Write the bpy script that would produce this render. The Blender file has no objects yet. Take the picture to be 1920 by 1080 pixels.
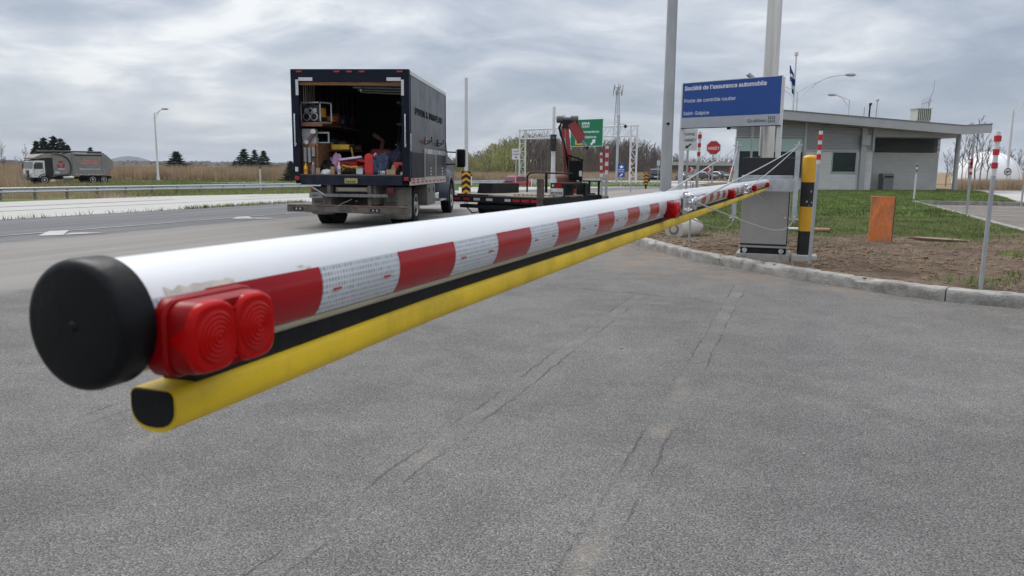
import bpy, math, random
import numpy as np
from mathutils import Vector, Matrix
random.seed(7); rng = np.random.default_rng(7)
from mathutils import noise as mnoise
SC = bpy.context.scene; COL = SC.collection
rad = math.radians

# ------------------------------------------------------------------ camera
FPX, CH = 1450.0, 1.2
pit = math.atan(224.5/FPX); rol = rad(.51)
cF = Vector((0, math.cos(pit), -math.sin(pit))); _r = Vector((1,0,0)); _u = Vector((0, math.sin(pit), math.cos(pit)))
cR = _r*math.cos(rol)+_u*math.sin(rol); cU = _u*math.cos(rol)-_r*math.sin(rol)
cam = bpy.data.cameras.new('camera'); co = bpy.data.objects.new('camera', cam); COL.objects.link(co)
mw = Matrix((cR, cU, -cF)).transposed().to_4x4(); mw.translation = (0,0,CH); co.matrix_world = mw
cam.sensor_width = 36; cam.lens = FPX/1920*36; cam.clip_start = .05; cam.clip_end = 12000
cam.dof.use_dof = True; cam.dof.focus_distance = 7.0; cam.dof.aperture_fstop = 13
SC.camera = co
def W(x, y, Y):            # survey: the point seen at photo pixel (x, y), Y metres ahead
    d = cF+cR*((x-960)/FPX)-cU*((y-540)/FPX)
    return Vector((0,0,CH))+d*(Y/d.y)

# ------------------------------------------------------------------ sky and sun
SUN_EL, SUN_AZ = rad(52), rad(-35)       # azimuth from +Y towards +X
w = bpy.data.worlds.new('World'); SC.world = w; w.use_nodes = True
T = w.node_tree; T.nodes.clear()
def N(t, ty, **k):
    n = t.nodes.new(ty)
    for a, b in k.items():
        if a[0] == '_': n.inputs[int(a[1:])].default_value = b
        else: setattr(n, a, b)
    return n
def L(t, a, b): t.links.new(a, b)
def MA(t, op, a, b=None, c=None, clamp=False):
    n = N(t, 'ShaderNodeMath', operation=op, use_clamp=clamp)
    for i, s in enumerate((a, b, c)):
        if s is None: continue
        if isinstance(s, (int, float)): n.inputs[i].default_value = s
        else: L(t, s, n.inputs[i])
    return n.outputs[0]
def MIX(t, fac, a, b, mode='MIX'):
    n = N(t, 'ShaderNodeMix', data_type='RGBA', blend_type=mode)
    for i, s in ((0, fac), (6, a), (7, b)):
        if isinstance(s, (int, float)): n.inputs[i].default_value = s
        elif isinstance(s, tuple): n.inputs[i].default_value = (*s, 1) if len(s) == 3 else s
        else: L(t, s, n.inputs[i])
    return n.outputs[2]
def RAMP(t, fac, stops, interp='LINEAR'):
    n = N(t, 'ShaderNodeValToRGB'); e = n.color_ramp.elements; n.color_ramp.interpolation = interp
    while len(e) < len(stops): e.new(.5)
    for q, (p, c) in zip(e, stops):
        q.position = p; q.color = (c, c, c, 1) if isinstance(c, (int, float)) else (*c, 1)
    L(t, fac, n.inputs[0]); return n.outputs[0]
def SST(t, x, a, b):       # smoothstep a..b
    n = N(t, 'ShaderNodeMapRange', interpolation_type='SMOOTHSTEP', _1=a, _2=b, _3=0., _4=1.)
    L(t, x, n.inputs[0]); return n.outputs[0]
sky = N(T, 'ShaderNodeTexSky', sky_type='NISHITA', sun_disc=False, sun_elevation=SUN_EL, sun_rotation=SUN_AZ, dust_density=2.0)
tc = N(T, 'ShaderNodeTexCoord'); sp = N(T, 'ShaderNodeSeparateXYZ'); L(T, tc.outputs['Generated'], sp.inputs[0])
zc = MA(T, 'MAXIMUM', sp.outputs[2], 0.0); den = MA(T, 'ADD', zc, .24)
cx = MA(T, 'DIVIDE', sp.outputs[0], den); cy = MA(T, 'DIVIDE', sp.outputs[1], den)
cb = N(T, 'ShaderNodeCombineXYZ'); L(T, cx, cb.inputs[0]); L(T, cy, cb.inputs[1])
mp = N(T, 'ShaderNodeMapping'); mp.inputs['Rotation'].default_value = (0,0,rad(-24)); mp.inputs['Scale'].default_value = (.85,1.0,1); mp.inputs['Location'].default_value = (3.1,1.7,0)
L(T, cb.outputs[0], mp.inputs[0])
n1 = N(T, 'ShaderNodeTexNoise'); n1.inputs['Scale'].default_value = 1.05; n1.inputs['Detail'].default_value = 7; n1.inputs['Roughness'].default_value = .55; n1.inputs['Distortion'].default_value = .8; L(T, mp.outputs[0], n1.inputs['Vector'])
n2 = N(T, 'ShaderNodeTexNoise'); n2.inputs['Scale'].default_value = 4.2; n2.inputs['Detail'].default_value = 6; n2.inputs['Roughness'].default_value = .55; n2.inputs['Distortion'].default_value = .6; L(T, mp.outputs[0], n2.inputs['Vector'])
cl = MA(T, 'ADD', MA(T, 'MULTIPLY', n1.outputs[0], .76), MA(T, 'MULTIPLY', n2.outputs[0], .24))
ccol = RAMP(T, cl, [(.35,(2.25,2.65,3.35)), (.43,(2.85,3.25,3.95)), (.49,(3.65,4.02,4.65)), (.55,(4.65,4.93,5.4)), (.63,(6.7,6.85,6.95))])
hor = SST(T, sp.outputs[2], .0, .17)
ccol = MIX(T, MA(T, 'MULTIPLY', MA(T, 'SUBTRACT', 1.0, hor), .45), ccol, (3.6,4.0,4.55))
zen = SST(T, sp.outputs[2], .28, .95)
ccol = MIX(T, 1.0, ccol, MIX(T, zen, (1,1,1), (2.75,2.6,2.45)), 'MULTIPLY')
skc = MIX(T, .9, sky.outputs[0], ccol)
bg = N(T, 'ShaderNodeBackground'); bg.inputs[1].default_value = .1; L(T, skc, bg.inputs[0])
wo = N(T, 'ShaderNodeOutputWorld'); L(T, bg.outputs[0], wo.inputs[0])
sl = bpy.data.lights.new('sun', 'SUN'); sl.energy = 1.3; sl.angle = rad(35); sl.color = (1,.97,.92)
so = bpy.data.objects.new('sun', sl); COL.objects.link(so)
sd = Vector((math.cos(SUN_EL)*math.sin(SUN_AZ), math.cos(SUN_EL)*math.cos(SUN_AZ), math.sin(SUN_EL)))
so.rotation_euler = (-sd).to_track_quat('-Z', 'Y').to_euler(); so.location = (0,0,60)
SC.view_settings.view_transform = 'Standard'; SC.view_settings.look = 'None'
SC.view_settings.exposure = 0.48; SC.view_settings.gamma = 1; SC.view_settings.use_curve_mapping = False
SC.render.engine = 'CYCLES'; SC.render.filter_size = 1.0
SC.cycles.use_denoising = True; SC.cycles.max_bounces = 6; SC.cycles.diffuse_bounces = 3; SC.cycles.glossy_bounces = 3; SC.cycles.transmission_bounces = 5
SC.cycles.caustics_reflective = False; SC.cycles.caustics_refractive = False; SC.cycles.sample_clamp_indirect = 4

# ------------------------------------------------------------------ materials
MATS = {}
def newmat(name):
    m = bpy.data.materials.new(name); m.use_nodes = True; t = m.node_tree
    return m, t, t.nodes['Principled BSDF']
def pm(name, col, rough=.6, metal=0., var=.15, vs=6., bump=0., bs=60., grime=0., gcol=(.12,.1,.08), gs=3., coat=0., spec=.5, stretch=None, alpha=1):
    if name in MATS: return MATS[name]
    m, t, p = newmat(name)
    tcn = N(t, 'ShaderNodeTexCoord'); vec = tcn.outputs['Object']
    if stretch:
        mpn = N(t, 'ShaderNodeMapping'); mpn.inputs['Scale'].default_value = stretch; L(t, vec, mpn.inputs[0]); vec = mpn.outputs[0]
    nz = N(t, 'ShaderNodeTexNoise'); nz.inputs['Scale'].default_value = vs; nz.inputs['Detail'].default_value = 5; nz.inputs['Roughness'].default_value = .6; L(t, vec, nz.inputs['Vector'])
    f = SST(t, nz.outputs[0], .3, .7)
    c = MIX(t, f, tuple(max(0, x*(1-var)) for x in col), tuple(min(1, x*(1+var)) for x in col))
    if grime:
        gn = N(t, 'ShaderNodeTexNoise'); gn.inputs['Scale'].default_value = gs; gn.inputs['Detail'].default_value = 8; gn.inputs['Roughness'].default_value = .68; L(t, vec, gn.inputs['Vector'])
        g = MA(t, 'MULTIPLY', SST(t, gn.outputs[0], .42, .72), grime)
        c = MIX(t, g, c, gcol)
        r = MA(t, 'ADD', MA(t, 'MULTIPLY', g, .35), rough, clamp=True); L(t, r, p.inputs['Roughness'])
    else:
        r = MA(t, 'ADD', MA(t, 'MULTIPLY', MA(t, 'SUBTRACT', nz.outputs[0], .5), .25), rough, clamp=True); L(t, r, p.inputs['Roughness'])
    L(t, c, p.inputs['Base Color']); p.inputs['Metallic'].default_value = metal
    p.inputs['Specular IOR Level'].default_value = spec
    if coat: p.inputs['Coat Weight'].default_value = coat; p.inputs['Coat Roughness'].default_value = .08
    if bump:
        bn = N(t, 'ShaderNodeTexNoise'); bn.inputs['Scale'].default_value = bs; bn.inputs['Detail'].default_value = 4; L(t, vec, bn.inputs['Vector'])
        b = N(t, 'ShaderNodeBump'); b.inputs['Strength'].default_value = bump; b.inputs['Distance'].default_value = .01; L(t, bn.outputs[0], b.inputs['Height']); L(t, b.outputs[0], p.inputs['Normal'])
    MATS[name] = m; return m

black_plastic = pm('black plastic', (.004,.0045,.0055), .36, var=.3, vs=14, bump=.05, bs=120, grime=.2, gcol=(.012,.012,.012), gs=16, spec=.17)
black_rubber = pm('black rubber', (.009,.0095,.011), .7, var=.3, vs=20, bump=.15, bs=150, grime=.2, gcol=(.04,.038,.036), gs=7, spec=.25)
tyre_m = pm('tyre rubber', (.012,.012,.013), .85, var=.3, vs=8, grime=.3, gcol=(.055,.05,.045), gs=5, spec=.2)
galv = pm('galvanised steel', (.52,.54,.56), .45, .75, var=.14, vs=11, bump=.05, bs=40, grime=.15, gcol=(.33,.34,.35), gs=6)
galv_dull = pm('weathered galvanised steel', (.40,.42,.43), .6, .35, var=.12, vs=5, bump=.05, bs=30, grime=.25, gcol=(.28,.29,.3), gs=3, stretch=(1,1,.35))
zinc = pm('zinc hardware', (.7,.71,.73), .3, .95, var=.15, vs=30)
alu = pm('brushed aluminium', (.62,.6,.56), .33, .9, var=.1, vs=3, grime=.1, gcol=(.4,.39,.36), gs=2, stretch=(6,6,.3))
stainless = pm('stainless sheet', (.37,.355,.335), .45, .25, var=.06, vs=3, grime=.12, gcol=(.24,.225,.205), gs=4, stretch=(1,1,.5))
white_paint = pm('white enamel', (.8,.81,.82), .28, var=.03, vs=5, coat=.3, grime=.16, gcol=(.55,.54,.51), gs=9, stretch=(.35,1,1))
white_plain = pm('white painted steel', (.64,.65,.66), .45, var=.05, vs=3, grime=.12, gcol=(.45,.44,.42), gs=2)
cream = pm('cream strip', (.55,.52,.42), .5, var=.12, vs=20)
dark_steel = pm('dark painted steel', (.014,.015,.017), .6, .0, var=.3, vs=5, grime=.4, gcol=(.07,.06,.05), gs=4, spec=.25)
dirty_steel = pm('mud covered steel', (.13,.115,.1), .8, .1, var=.3, vs=5, grime=.7, gcol=(.22,.195,.165), gs=6)
dirt_flap = pm('mud covered rubber', (.24,.225,.195), .85, var=.25, vs=4, grime=.6, gcol=(.13,.12,.105), gs=5)
navy = pm('dark navy paint', (.005,.009,.021), .5, .0, var=.18, vs=3, grime=.25, gcol=(.016,.019,.026), gs=3, spec=.2)
navy_side = pm('dark navy side panel', (.006,.009,.016), .3, .0, var=.18, vs=1.5, coat=.08, grime=.25, gcol=(.02,.022,.026), gs=1.6, spec=.22)
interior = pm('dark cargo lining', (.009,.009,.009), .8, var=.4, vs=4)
ply = pm('brown plywood', (.26,.13,.06), .7, var=.25, vs=4, grime=.4, gcol=(.1,.055,.03), gs=5, stretch=(1,1,5))
deckwood = pm('weathered planks', (.3,.26,.21), .85, var=.22, vs=3, grime=.4, gcol=(.18,.15,.12), gs=5, stretch=(1,1,1))
cardboard = pm('cardboard', (.38,.26,.16), .8, var=.1)
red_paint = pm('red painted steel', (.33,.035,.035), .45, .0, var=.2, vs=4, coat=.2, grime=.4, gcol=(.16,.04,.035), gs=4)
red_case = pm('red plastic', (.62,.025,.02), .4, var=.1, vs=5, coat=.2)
red_car = pm('red car paint', (.42,.012,.022), .25, .1, var=.06, coat=1.)
dark_car = pm('charcoal car paint', (.05,.055,.065), .25, .3, var=.06, coat=1.)
silver_car = pm('grey car paint', (.13,.135,.145), .3, .4, var=.06, coat=1.)
glass_d = pm('dark glass', (.012,.016,.018), .06, var=.1, spec=.9)
red_refl = pm('red reflective sheet', (.5,.02,.03), .4, var=.08)
white_refl = pm('white reflective sheet', (.64,.65,.65), .4, var=.05)
yellow_p = pm('yellow paint', (.72,.38,.012), .45, var=.06, vs=6, grime=.1, gcol=(.35,.2,.05), gs=8)
black_p = pm('black paint', (.011,.011,.012), .5, var=.25, vs=7)
orange_p = pm('worn orange paint', (.74,.22,.06), .75, var=.2, vs=7, grime=1., gcol=(.26,.17,.12), gs=6, stretch=(1.,1,.4))
concrete_m = pm('concrete', (.42,.4,.37), .9, var=.14, vs=5, bump=.5, bs=70, grime=.35, gcol=(.25,.235,.21), gs=4)
block_m = pm('white block', (.58,.58,.57), .85, var=.05, vs=2, grime=.12, gcol=(.46,.45,.43), gs=1)
blue_sign = pm('blue sign sheet', (.012,.07,.30), .4, var=.05)
grey_sign = pm('grey sign band', (.42,.45,.49), .4, var=.04)
green_sign = pm('green sign sheet', (.0,.17,.075), .45, var=.05)
white_txt = pm('white lettering', (.85,.87,.9), .45, var=.02)
black_txt = pm('black lettering', (.02,.02,.025), .5, var=.05)
red_txt = pm('red lettering', (.5,.05,.04), .5, var=.1)
fascia_m = pm('grey metal trim', (.40,.41,.42), .45, .2, var=.05, vs=1)
siding_m = pm('corrugated grey cladding', (.36,.37,.38), .45, .3, var=.05, vs=1)
siding_dk = pm('dark louvre cladding', (.165,.17,.17), .55, .2, var=.1, vs=1)
paleglass = pm('frosted green glass', (.42,.57,.53), .25, var=.06, vs=.6)
greenglass = pm('dark green glass', (.004,.022,.018), .12, var=.3, vs=.8, spec=.4)
bark = pm('grey brown bark', (.10,.085,.075), .95, var=.3, vs=3)
bark_l = pm('pale grey bark', (.16,.14,.125), .95, var=.3, vs=3)
conif = pm('dark evergreen needles', (.022,.04,.024), .9, var=.45, vs=1.2)
leafy = pm('fresh spring leaves', (.30,.32,.10), .8, var=.4, vs=.5)
olive = pm('budding olive twigs', (.17,.15,.07), .9, var=.35, vs=.4)
twig = pm('brown twigs', (.13,.105,.09), .95, var=.3, vs=.3)
reed_m = pm('dry reed', (.42,.315,.21), .9, var=.3, vs=.35)
grass_m = pm('green grass', (.155,.22,.055), .85, var=.5, vs=1.1)
drygrass = pm('dry grass', (.30,.24,.13), .9, var=.35, vs=2)

# ------------------------------------------------------------------ mesh helpers
class M:
    def __init__(s): s.v = []; s.f = []; s.mi = []; s.m = 0; s.X = None
    def add(s, vs, fs):
        b = len(s.v)
        if s.X is not None: vs = [s.X @ Vector(q) for q in vs]
        s.v += [tuple(q) for q in vs]; s.f += [tuple(i+b for i in f) for f in fs]; s.mi += [s.m]*len(fs); return s
    def box(s, c, d, R=None):
        x, y, z = (k/2 for k in d); P = [(-x,-y,-z),(x,-y,-z),(x,y,-z),(-x,y,-z),(-x,-y,z),(x,-y,z),(x,y,z),(-x,y,z)]
        c = Vector(c); P = [(R @ Vector(q) if R else Vector(q))+c for q in P]
        return s.add(P, [(0,3,2,1),(4,5,6,7),(0,1,5,4),(1,2,6,5),(2,3,7,6),(3,0,4,7)])
    def bb(s, x0, x1, y0, y1, z0, z1): return s.box(((x0+x1)/2,(y0+y1)/2,(z0+z1)/2),(x1-x0,y1-y0,z1-z0))
    def tube(s, pts, r, n=10, caps=True):
        pts = [Vector(p) for p in pts]; k = len(pts); rs = r if isinstance(r, (list, tuple)) else [r]*k
        vs = []; fs = []; up = None
        for i, p in enumerate(pts):
            d = (pts[min(i+1,k-1)]-pts[max(i-1,0)]).normalized()
            if up is None: up = d.orthogonal().normalized()
            up = (up-d*up.dot(d)).normalized(); q = d.cross(up)
            vs += [p+(up*math.cos(2*math.pi*j/n)+q*math.sin(2*math.pi*j/n))*rs[i] for j in range(n)]
        for i in range(k-1):
            for j in range(n): fs.append((i*n+j, i*n+(j+1)%n, (i+1)*n+(j+1)%n, (i+1)*n+j))
        if caps: fs += [tuple(range(n-1,-1,-1)), tuple((k-1)*n+j for j in range(n))]
        return s.add(vs, fs)
    def cyl(s, a, b, r, r2=None, n=16): return s.tube([a,b],[r, r if r2 is None else r2], n)
    def lathe(s, prof, axis='Z', n=24, c=(0,0,0)):       # prof = [(radius, along)]
        vs = []; fs = []; c = Vector(c)
        for r, h in prof:
            for j in range(n):
                a = 2*math.pi*j/n; u, v = r*math.cos(a), r*math.sin(a)
                vs.append(c+Vector({'Z':(u,v,h),'X':(h,u,v),'Y':(v,h,u)}[axis]))
        for i in range(len(prof)-1):
            for j in range(n): fs.append((i*n+j, i*n+(j+1)%n, (i+1)*n+(j+1)%n, (i+1)*n+j))
        fs += [tuple(range(n-1,-1,-1)), tuple((len(prof)-1)*n+j for j in range(n))]
        return s.add(vs, fs)
    def prism(s, poly, a, b, axis='X'):                   # poly 2-D extruded along axis from a to b
        f3 = {'X': lambda p,h:(h,p[0],p[1]), 'Y': lambda p,h:(p[0],h,p[1]), 'Z': lambda p,h:(p[0],p[1],h)}[axis]
        k = len(poly); vs = [f3(p,a) for p in poly]+[f3(p,b) for p in poly]
        return s.add(vs, [tuple(range(k-1,-1,-1)), tuple(range(k,2*k))]+[(i,(i+1)%k,k+(i+1)%k,k+i) for i in range(k)])
    def grid(s, pts):                                     # rows of points
        r, c = len(pts), len(pts[0]); vs = [p for row in pts for p in row]
        return s.add(vs, [(i*c+j,i*c+j+1,(i+1)*c+j+1,(i+1)*c+j) for i in range(r-1) for j in range(c-1)])
    def mesh(s, name, mats, smooth=None):
        me = bpy.data.meshes.new(name); me.from_pydata([tuple(v) for v in s.v], [], s.f)
        for m in (mats if isinstance(mats, (list, tuple)) else [mats]): me.materials.append(m)
        me.polygons.foreach_set('material_index', s.mi)
        if smooth is not None:
            me.polygons.foreach_set('use_smooth', [True]*len(me.polygons)); me.set_sharp_from_angle(angle=rad(smooth))
        me.update(); return me
def link(name, me, parent=None):
    o = bpy.data.objects.new(name, me); COL.objects.link(o)
    if parent is not None: o.parent = parent
    return o
def part(name, mb, mats, parent=None, smooth=None, bevel=0, kind=None, label=None):
    o = link(name, mb.mesh(name, mats, smooth), parent)
    if bevel:
        b = o.modifiers.new('b', 'BEVEL'); b.width = bevel; b.segments = 2; b.limit_method = 'ANGLE'; b.angle_limit = rad(40)
    if kind: o['kind'] = kind
    if label: o['label'] = label
    return o
def tag(o, label, cat, group=None):
    o['label'] = label; o['category'] = cat
    if group: o['group'] = group
    return o
def thing(name, label, cat, loc=(0,0,0), rz=0, group=None):
    o = bpy.data.objects.new(name, None); COL.objects.link(o); o.location = loc; o.rotation_euler = (0,0,rz); o.empty_display_size = .2
    return tag(o, label, cat, group)
def dup(o, parent=None):
    c = o.copy(); COL.objects.link(c)
    if parent is not None: c.parent = parent
    for ch in list(o.children): dup(ch, c)
    return c
def struct(name, mb, mats, parent=None, smooth=None):
    o = part(name, mb, mats, parent, smooth); o['kind'] = 'structure'; return o
def stuff(name, mb, mats, parent=None, smooth=None):
    o = part(name, mb, mats, parent, smooth); o['kind'] = 'stuff'; return o
def raw(name, verts, faces, mat):                         # big numpy meshes (all triangles or all quads)
    me = bpy.data.meshes.new(name); nv, nf, k = len(verts), len(faces), faces.shape[1]
    me.vertices.add(nv); me.vertices.foreach_set('co', verts.astype(np.float32).ravel())
    me.loops.add(nf*k); me.loops.foreach_set('vertex_index', faces.astype(np.int32).ravel())
    me.polygons.add(nf); me.polygons.foreach_set('loop_start', np.arange(nf, dtype=np.int32)*k); me.polygons.foreach_set('loop_total', np.full(nf, k, np.int32))
    me.materials.append(mat); me.update(calc_edges=True); me.validate(); return me
import os
FONT = None
try: FONT = bpy.data.fonts.load(os.path.join(bpy.utils.system_resource('DATAFILES'), 'fonts', 'Inter.woff2'))
except Exception: FONT = None
def text(name, s, h, o, right, up, mat, parent, wx=1., bold=0., align='LEFT', gap=1.0, depth=0.002, label=None):
    cu = bpy.data.curves.new(name, 'FONT'); cu.font = FONT or cu.font; cu.body = s; cu.size = 1; cu.align_x = align; cu.offset = bold; cu.space_character = gap; cu.resolution_u = 2; cu.extrude = .002/h
    ob = bpy.data.objects.new(name, cu); COL.objects.link(ob); me = bpy.data.meshes.new_from_object(ob)
    bpy.data.objects.remove(ob); bpy.data.curves.remove(cu)
    R, U = Vector(right).normalized(), Vector(up).normalized(); Nn = R.cross(U); k = h/.73
    for v in me.vertices: v.co = Vector(o)+R*(v.co.x*k*wx)+U*(v.co.y*k)+Nn*(v.co.z*k+depth)
    me.materials.clear(); me.materials.append(mat); me.update()
    q = link(name, me, parent)
    if label: q['label'] = label
    return q
def catmull(P, n=8):
    P = [Vector(p) for p in P]; out = []
    for i in range(len(P)-1):
        a, b, c, d = P[max(i-1,0)], P[i], P[i+1], P[min(i+2,len(P)-1)]
        for k in range(n):
            t = k/n; out.append(.5*((2*b)+(c-a)*t+(2*a-5*b+4*c-d)*t*t+(3*b-a-3*c+d)*t**3))
    return out+[P[-1]]
def smooth01(x): x = min(1, max(0, x)); return x*x*(3-2*x)

# ------------------------------------------------------------------ terrain
A0 = Vector((-11.11,16.775)); U1 = Vector((.376,.9266)); NL = Vector((-.9266,.376))
def sof(x, y): return (x-A0.x)*NL.x+(y-A0.y)*NL.y
def tz(x, y):
    s = sof(x, y); k = min(1, max(0, s/25))
    a = .86*k; b = .75*smooth01((y-35)/70)*(1-k)
    return -(a+b+.24*smooth01((s-25)/12)*1)
def us(u, s): p = A0+U1*u+NL*s; return p
def sheet(u0, u1, nu, s0, s1, ns, off):
    m = M(); rows = []
    for i in range(nu+1):
        row = []
        for j in range(ns+1):
            p = us(u0+(u1-u0)*i/nu, s0+(s1-s0)*j/ns); row.append((p.x, p.y, tz(p.x,p.y)+off))
        rows.append(row)
    m.grid(rows); return m
exec_order = []
# ------------------------------------------------------------------ ground sheets
def asphalt_mat():
    m, t, p = newmat('asphalt'); tcn = N(t, 'ShaderNodeTexCoord'); P = tcn.outputs['Object']
    sx = N(t, 'ShaderNodeSeparateXYZ'); L(t, P, sx.inputs[0]); X, Y = sx.outputs[0], sx.outputs[1]
    def noise(sc, det=4, ro=.6, vec=None):
        n = N(t, 'ShaderNodeTexNoise'); n.inputs['Scale'].default_value = sc; n.inputs['Detail'].default_value = det; n.inputs['Roughness'].default_value = ro; L(t, vec or P, n.inputs['Vector']); return n.outputs[0]
    wob = MA(t, 'SUBTRACT', noise(1.3, 5), .5); fine = MA(t, 'SUBTRACT', noise(9, 5, .7), .5)
    def vor(sc):
        v = N(t, 'ShaderNodeTexVoronoi'); v.inputs['Scale'].default_value = sc; L(t, P, v.inputs['Vector'])
        s = N(t, 'ShaderNodeSeparateColor'); L(t, v.outputs['Color'], s.inputs[0]); return s.outputs[0], v.outputs['Distance']
    v1, d1 = vor(150); v2, d2 = vor(310)
    stone = MA(t, 'ADD', MA(t, 'MULTIPLY', v1, .6), MA(t, 'MULTIPLY', v2, .4))
    c = RAMP(t, stone, [(0,(.122,.119,.115)), (.42,(.180,.175,.168)), (.68,(.22,.214,.205)), (.92,(.34,.331,.318))])
    c = MIX(t, SST(t, d1, .45, .75), c, (.085,.084,.082))
    blot = SST(t, noise(.55, 6, .62), .3, .7); c = MIX(t, 1., c, RAMP(t, blot, [(0,.84),(1,1.12)]), 'MULTIPLY')
    blot2 = SST(t, noise(3.2, 5, .7), .35, .68); c = MIX(t, 1., c, RAMP(t, blot2, [(0,.9),(1,1.06)]), 'MULTIPLY')
    q = MA(t, 'SUBTRACT', MA(t, 'MULTIPLY', X, .937), MA(t, 'MULTIPLY', Y, .35))          # across the old paving seams
    a = MA(t, 'ADD', MA(t, 'MULTIPLY', X, .35), MA(t, 'MULTIPLY', Y, .937))
    bumpseam = None
    for q0, wid, a0, a1, tanw in ((-.565, .055, -3., 8.4, .9), (-1.43, .05, -3., 7.3, .8), (-3.145, .06, 1.5, 3.0, .9)):
        qq = MA(t, 'ABSOLUTE', MA(t, 'SUBTRACT', MA(t, 'ADD', q, MA(t, 'ADD', MA(t, 'MULTIPLY', wob, .08), MA(t, 'MULTIPLY', fine, .05))), q0))
        ends = MA(t, 'MULTIPLY', SST(t, a, a0-.3, a0+.3), SST(t, MA(t, 'MULTIPLY', a, -1.), -a1-.2, -a1+.2))
        band = MA(t, 'MULTIPLY', MA(t, 'SUBTRACT', 1., SST(t, qq, wid*.55, wid*1.25)), ends)
        pat = SST(t, noise(1.25, 5, .65), .44, .64)
        flat = MIX(t, MA(t, 'MULTIPLY', pat, tanw), (.20,.193,.182), (.30,.268,.225))
        flat = MIX(t, 1., flat, RAMP(t, stone, [(.2,.72),(.8,1.12)]), 'MULTIPLY')
        c = MIX(t, MA(t, 'MULTIPLY', band, MA(t, 'ADD', .06, MA(t, 'MULTIPLY', pat, .42))), c, flat)
        edge = MA(t, 'MULTIPLY', MA(t, 'SUBTRACT', 1., SST(t, MA(t, 'ABSOLUTE', MA(t, 'SUBTRACT', qq, wid*1.1)), .002, .009)), ends)
        edge = MA(t, 'MULTIPLY', edge, MA(t, 'ADD', .12, MA(t, 'MULTIPLY', SST(t, noise(1.7, 4), .42, .6), .88)))
        c = MIX(t, MA(t, 'MULTIPLY', edge, .6), c, (.05,.048,.046))
        bumpseam = edge if bumpseam is None else MA(t, 'ADD', bumpseam, edge)
    # one transverse crack and the dirt tracked off the island
    cr = MA(t, 'ABSOLUTE', MA(t, 'SUBTRACT', MA(t, 'ADD', a, MA(t, 'ADD', MA(t, 'MULTIPLY', q, .18), MA(t, 'MULTIPLY', wob, .5))), 7.15))
    crm = MA(t, 'MULTIPLY', MA(t, 'SUBTRACT', 1., SST(t, cr, .004, .02)), SST(t, MA(t, 'MULTIPLY', q, -1.), .55, .8)); crm = MA(t, 'MULTIPLY', crm, SST(t, q, -2.6, -2.2))
    c = MIX(t, MA(t, 'MULTIPLY', crm, .6), c, (.05,.048,.046))
    # distance to the kerb line is close to  x*.72+y*.69 beyond ~7.2 on this side
    kd = MA(t, 'ADD', MA(t, 'MULTIPLY', X, .66), MA(t, 'MULTIPLY', Y, .75))
    dirt = MA(t, 'MULTIPLY', SST(t, MA(t, 'ADD', kd, MA(t, 'MULTIPLY', wob, 1.6)), 7.0, 8.7), SST(t, noise(2.1, 6, .68), .38, .66))
    dirt = MA(t, 'MULTIPLY', dirt, SST(t, X, .6, 1.6))
    c = MIX(t, MA(t, 'MULTIPLY', dirt, .62), c, (.27,.205,.145))
    oil = SST(t, noise(.42, 7, .7), .56, .70); c = MIX(t, MA(t, 'MULTIPLY', oil, .32), c, (.085,.083,.08)); spots = SST(t, noise(.8, 6, .7), .58, .72); c = MIX(t, MA(t, 'MULTIPLY', spots, .3), c, (.28,.235,.18))
    # lanes: s = distance left of the concrete road edge
    s = MA(t, 'ADD', MA(t, 'MULTIPLY', MA(t, 'SUBTRACT', X, A0.x), NL.x), MA(t, 'MULTIPLY', MA(t, 'SUBTRACT', Y, A0.y), NL.y))
    sw = MA(t, 'ADD', s, MA(t, 'MULTIPLY', wob, .7))
    dusty = MA(t, 'MULTIPLY', SST(t, sw, -9.6, -9.1), MA(t, 'SUBTRACT', 1., SST(t, sw, -5.0, -4.5)))
    streak = N(t, 'ShaderNodeMapping'); streak.inputs['Rotation'].default_value = (0,0,-math.atan2(U1.y, U1.x)); streak.inputs['Scale'].default_value = (.12,1.6,1); 
    vr = N(t, 'ShaderNodeVectorRotate', rotation_type='Z_AXIS'); vr.inputs['Angle'].default_value = -math.atan2(U1.y, U1.x); L(t, P, vr.inputs['Vector']); streak.inputs['Rotation'].default_value = (0,0,0); L(t, vr.outputs[0], streak.inputs[0])
    st = SST(t, noise(1.1, 6, .65, streak.outputs[0]), .3, .7)
    c = MIX(t, MA(t, 'MULTIPLY', dusty, .85), c, MIX(t, st, (.235,.222,.204), (.30,.286,.264)))
    dark = SST(t, sw, -5.0, -4.7)
    c = MIX(t, MA(t, 'MULTIPLY', dark, .8), c, MIX(t, st, (.125,.128,.135), (.185,.188,.195)))
    L(t, c, p.inputs['Base Color']); p.inputs['Roughness'].default_value = .9; p.inputs['Specular IOR Level'].default_value = .2
    h = MA(t, 'ADD', MA(t, 'MULTIPLY', d1, -.8), MA(t, 'MULTIPLY', d2, -.4)); h = MA(t, 'SUBTRACT', h, MA(t, 'MULTIPLY', bumpseam, 1.2))
    b = N(t, 'ShaderNodeBump'); b.inputs['Strength'].default_value = .55; b.inputs['Distance'].default_value = .006; L(t, h, b.inputs['Height']); L(t, b.outputs[0], p.inputs['Normal'])
    return m
asphalt = asphalt_mat()
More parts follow.
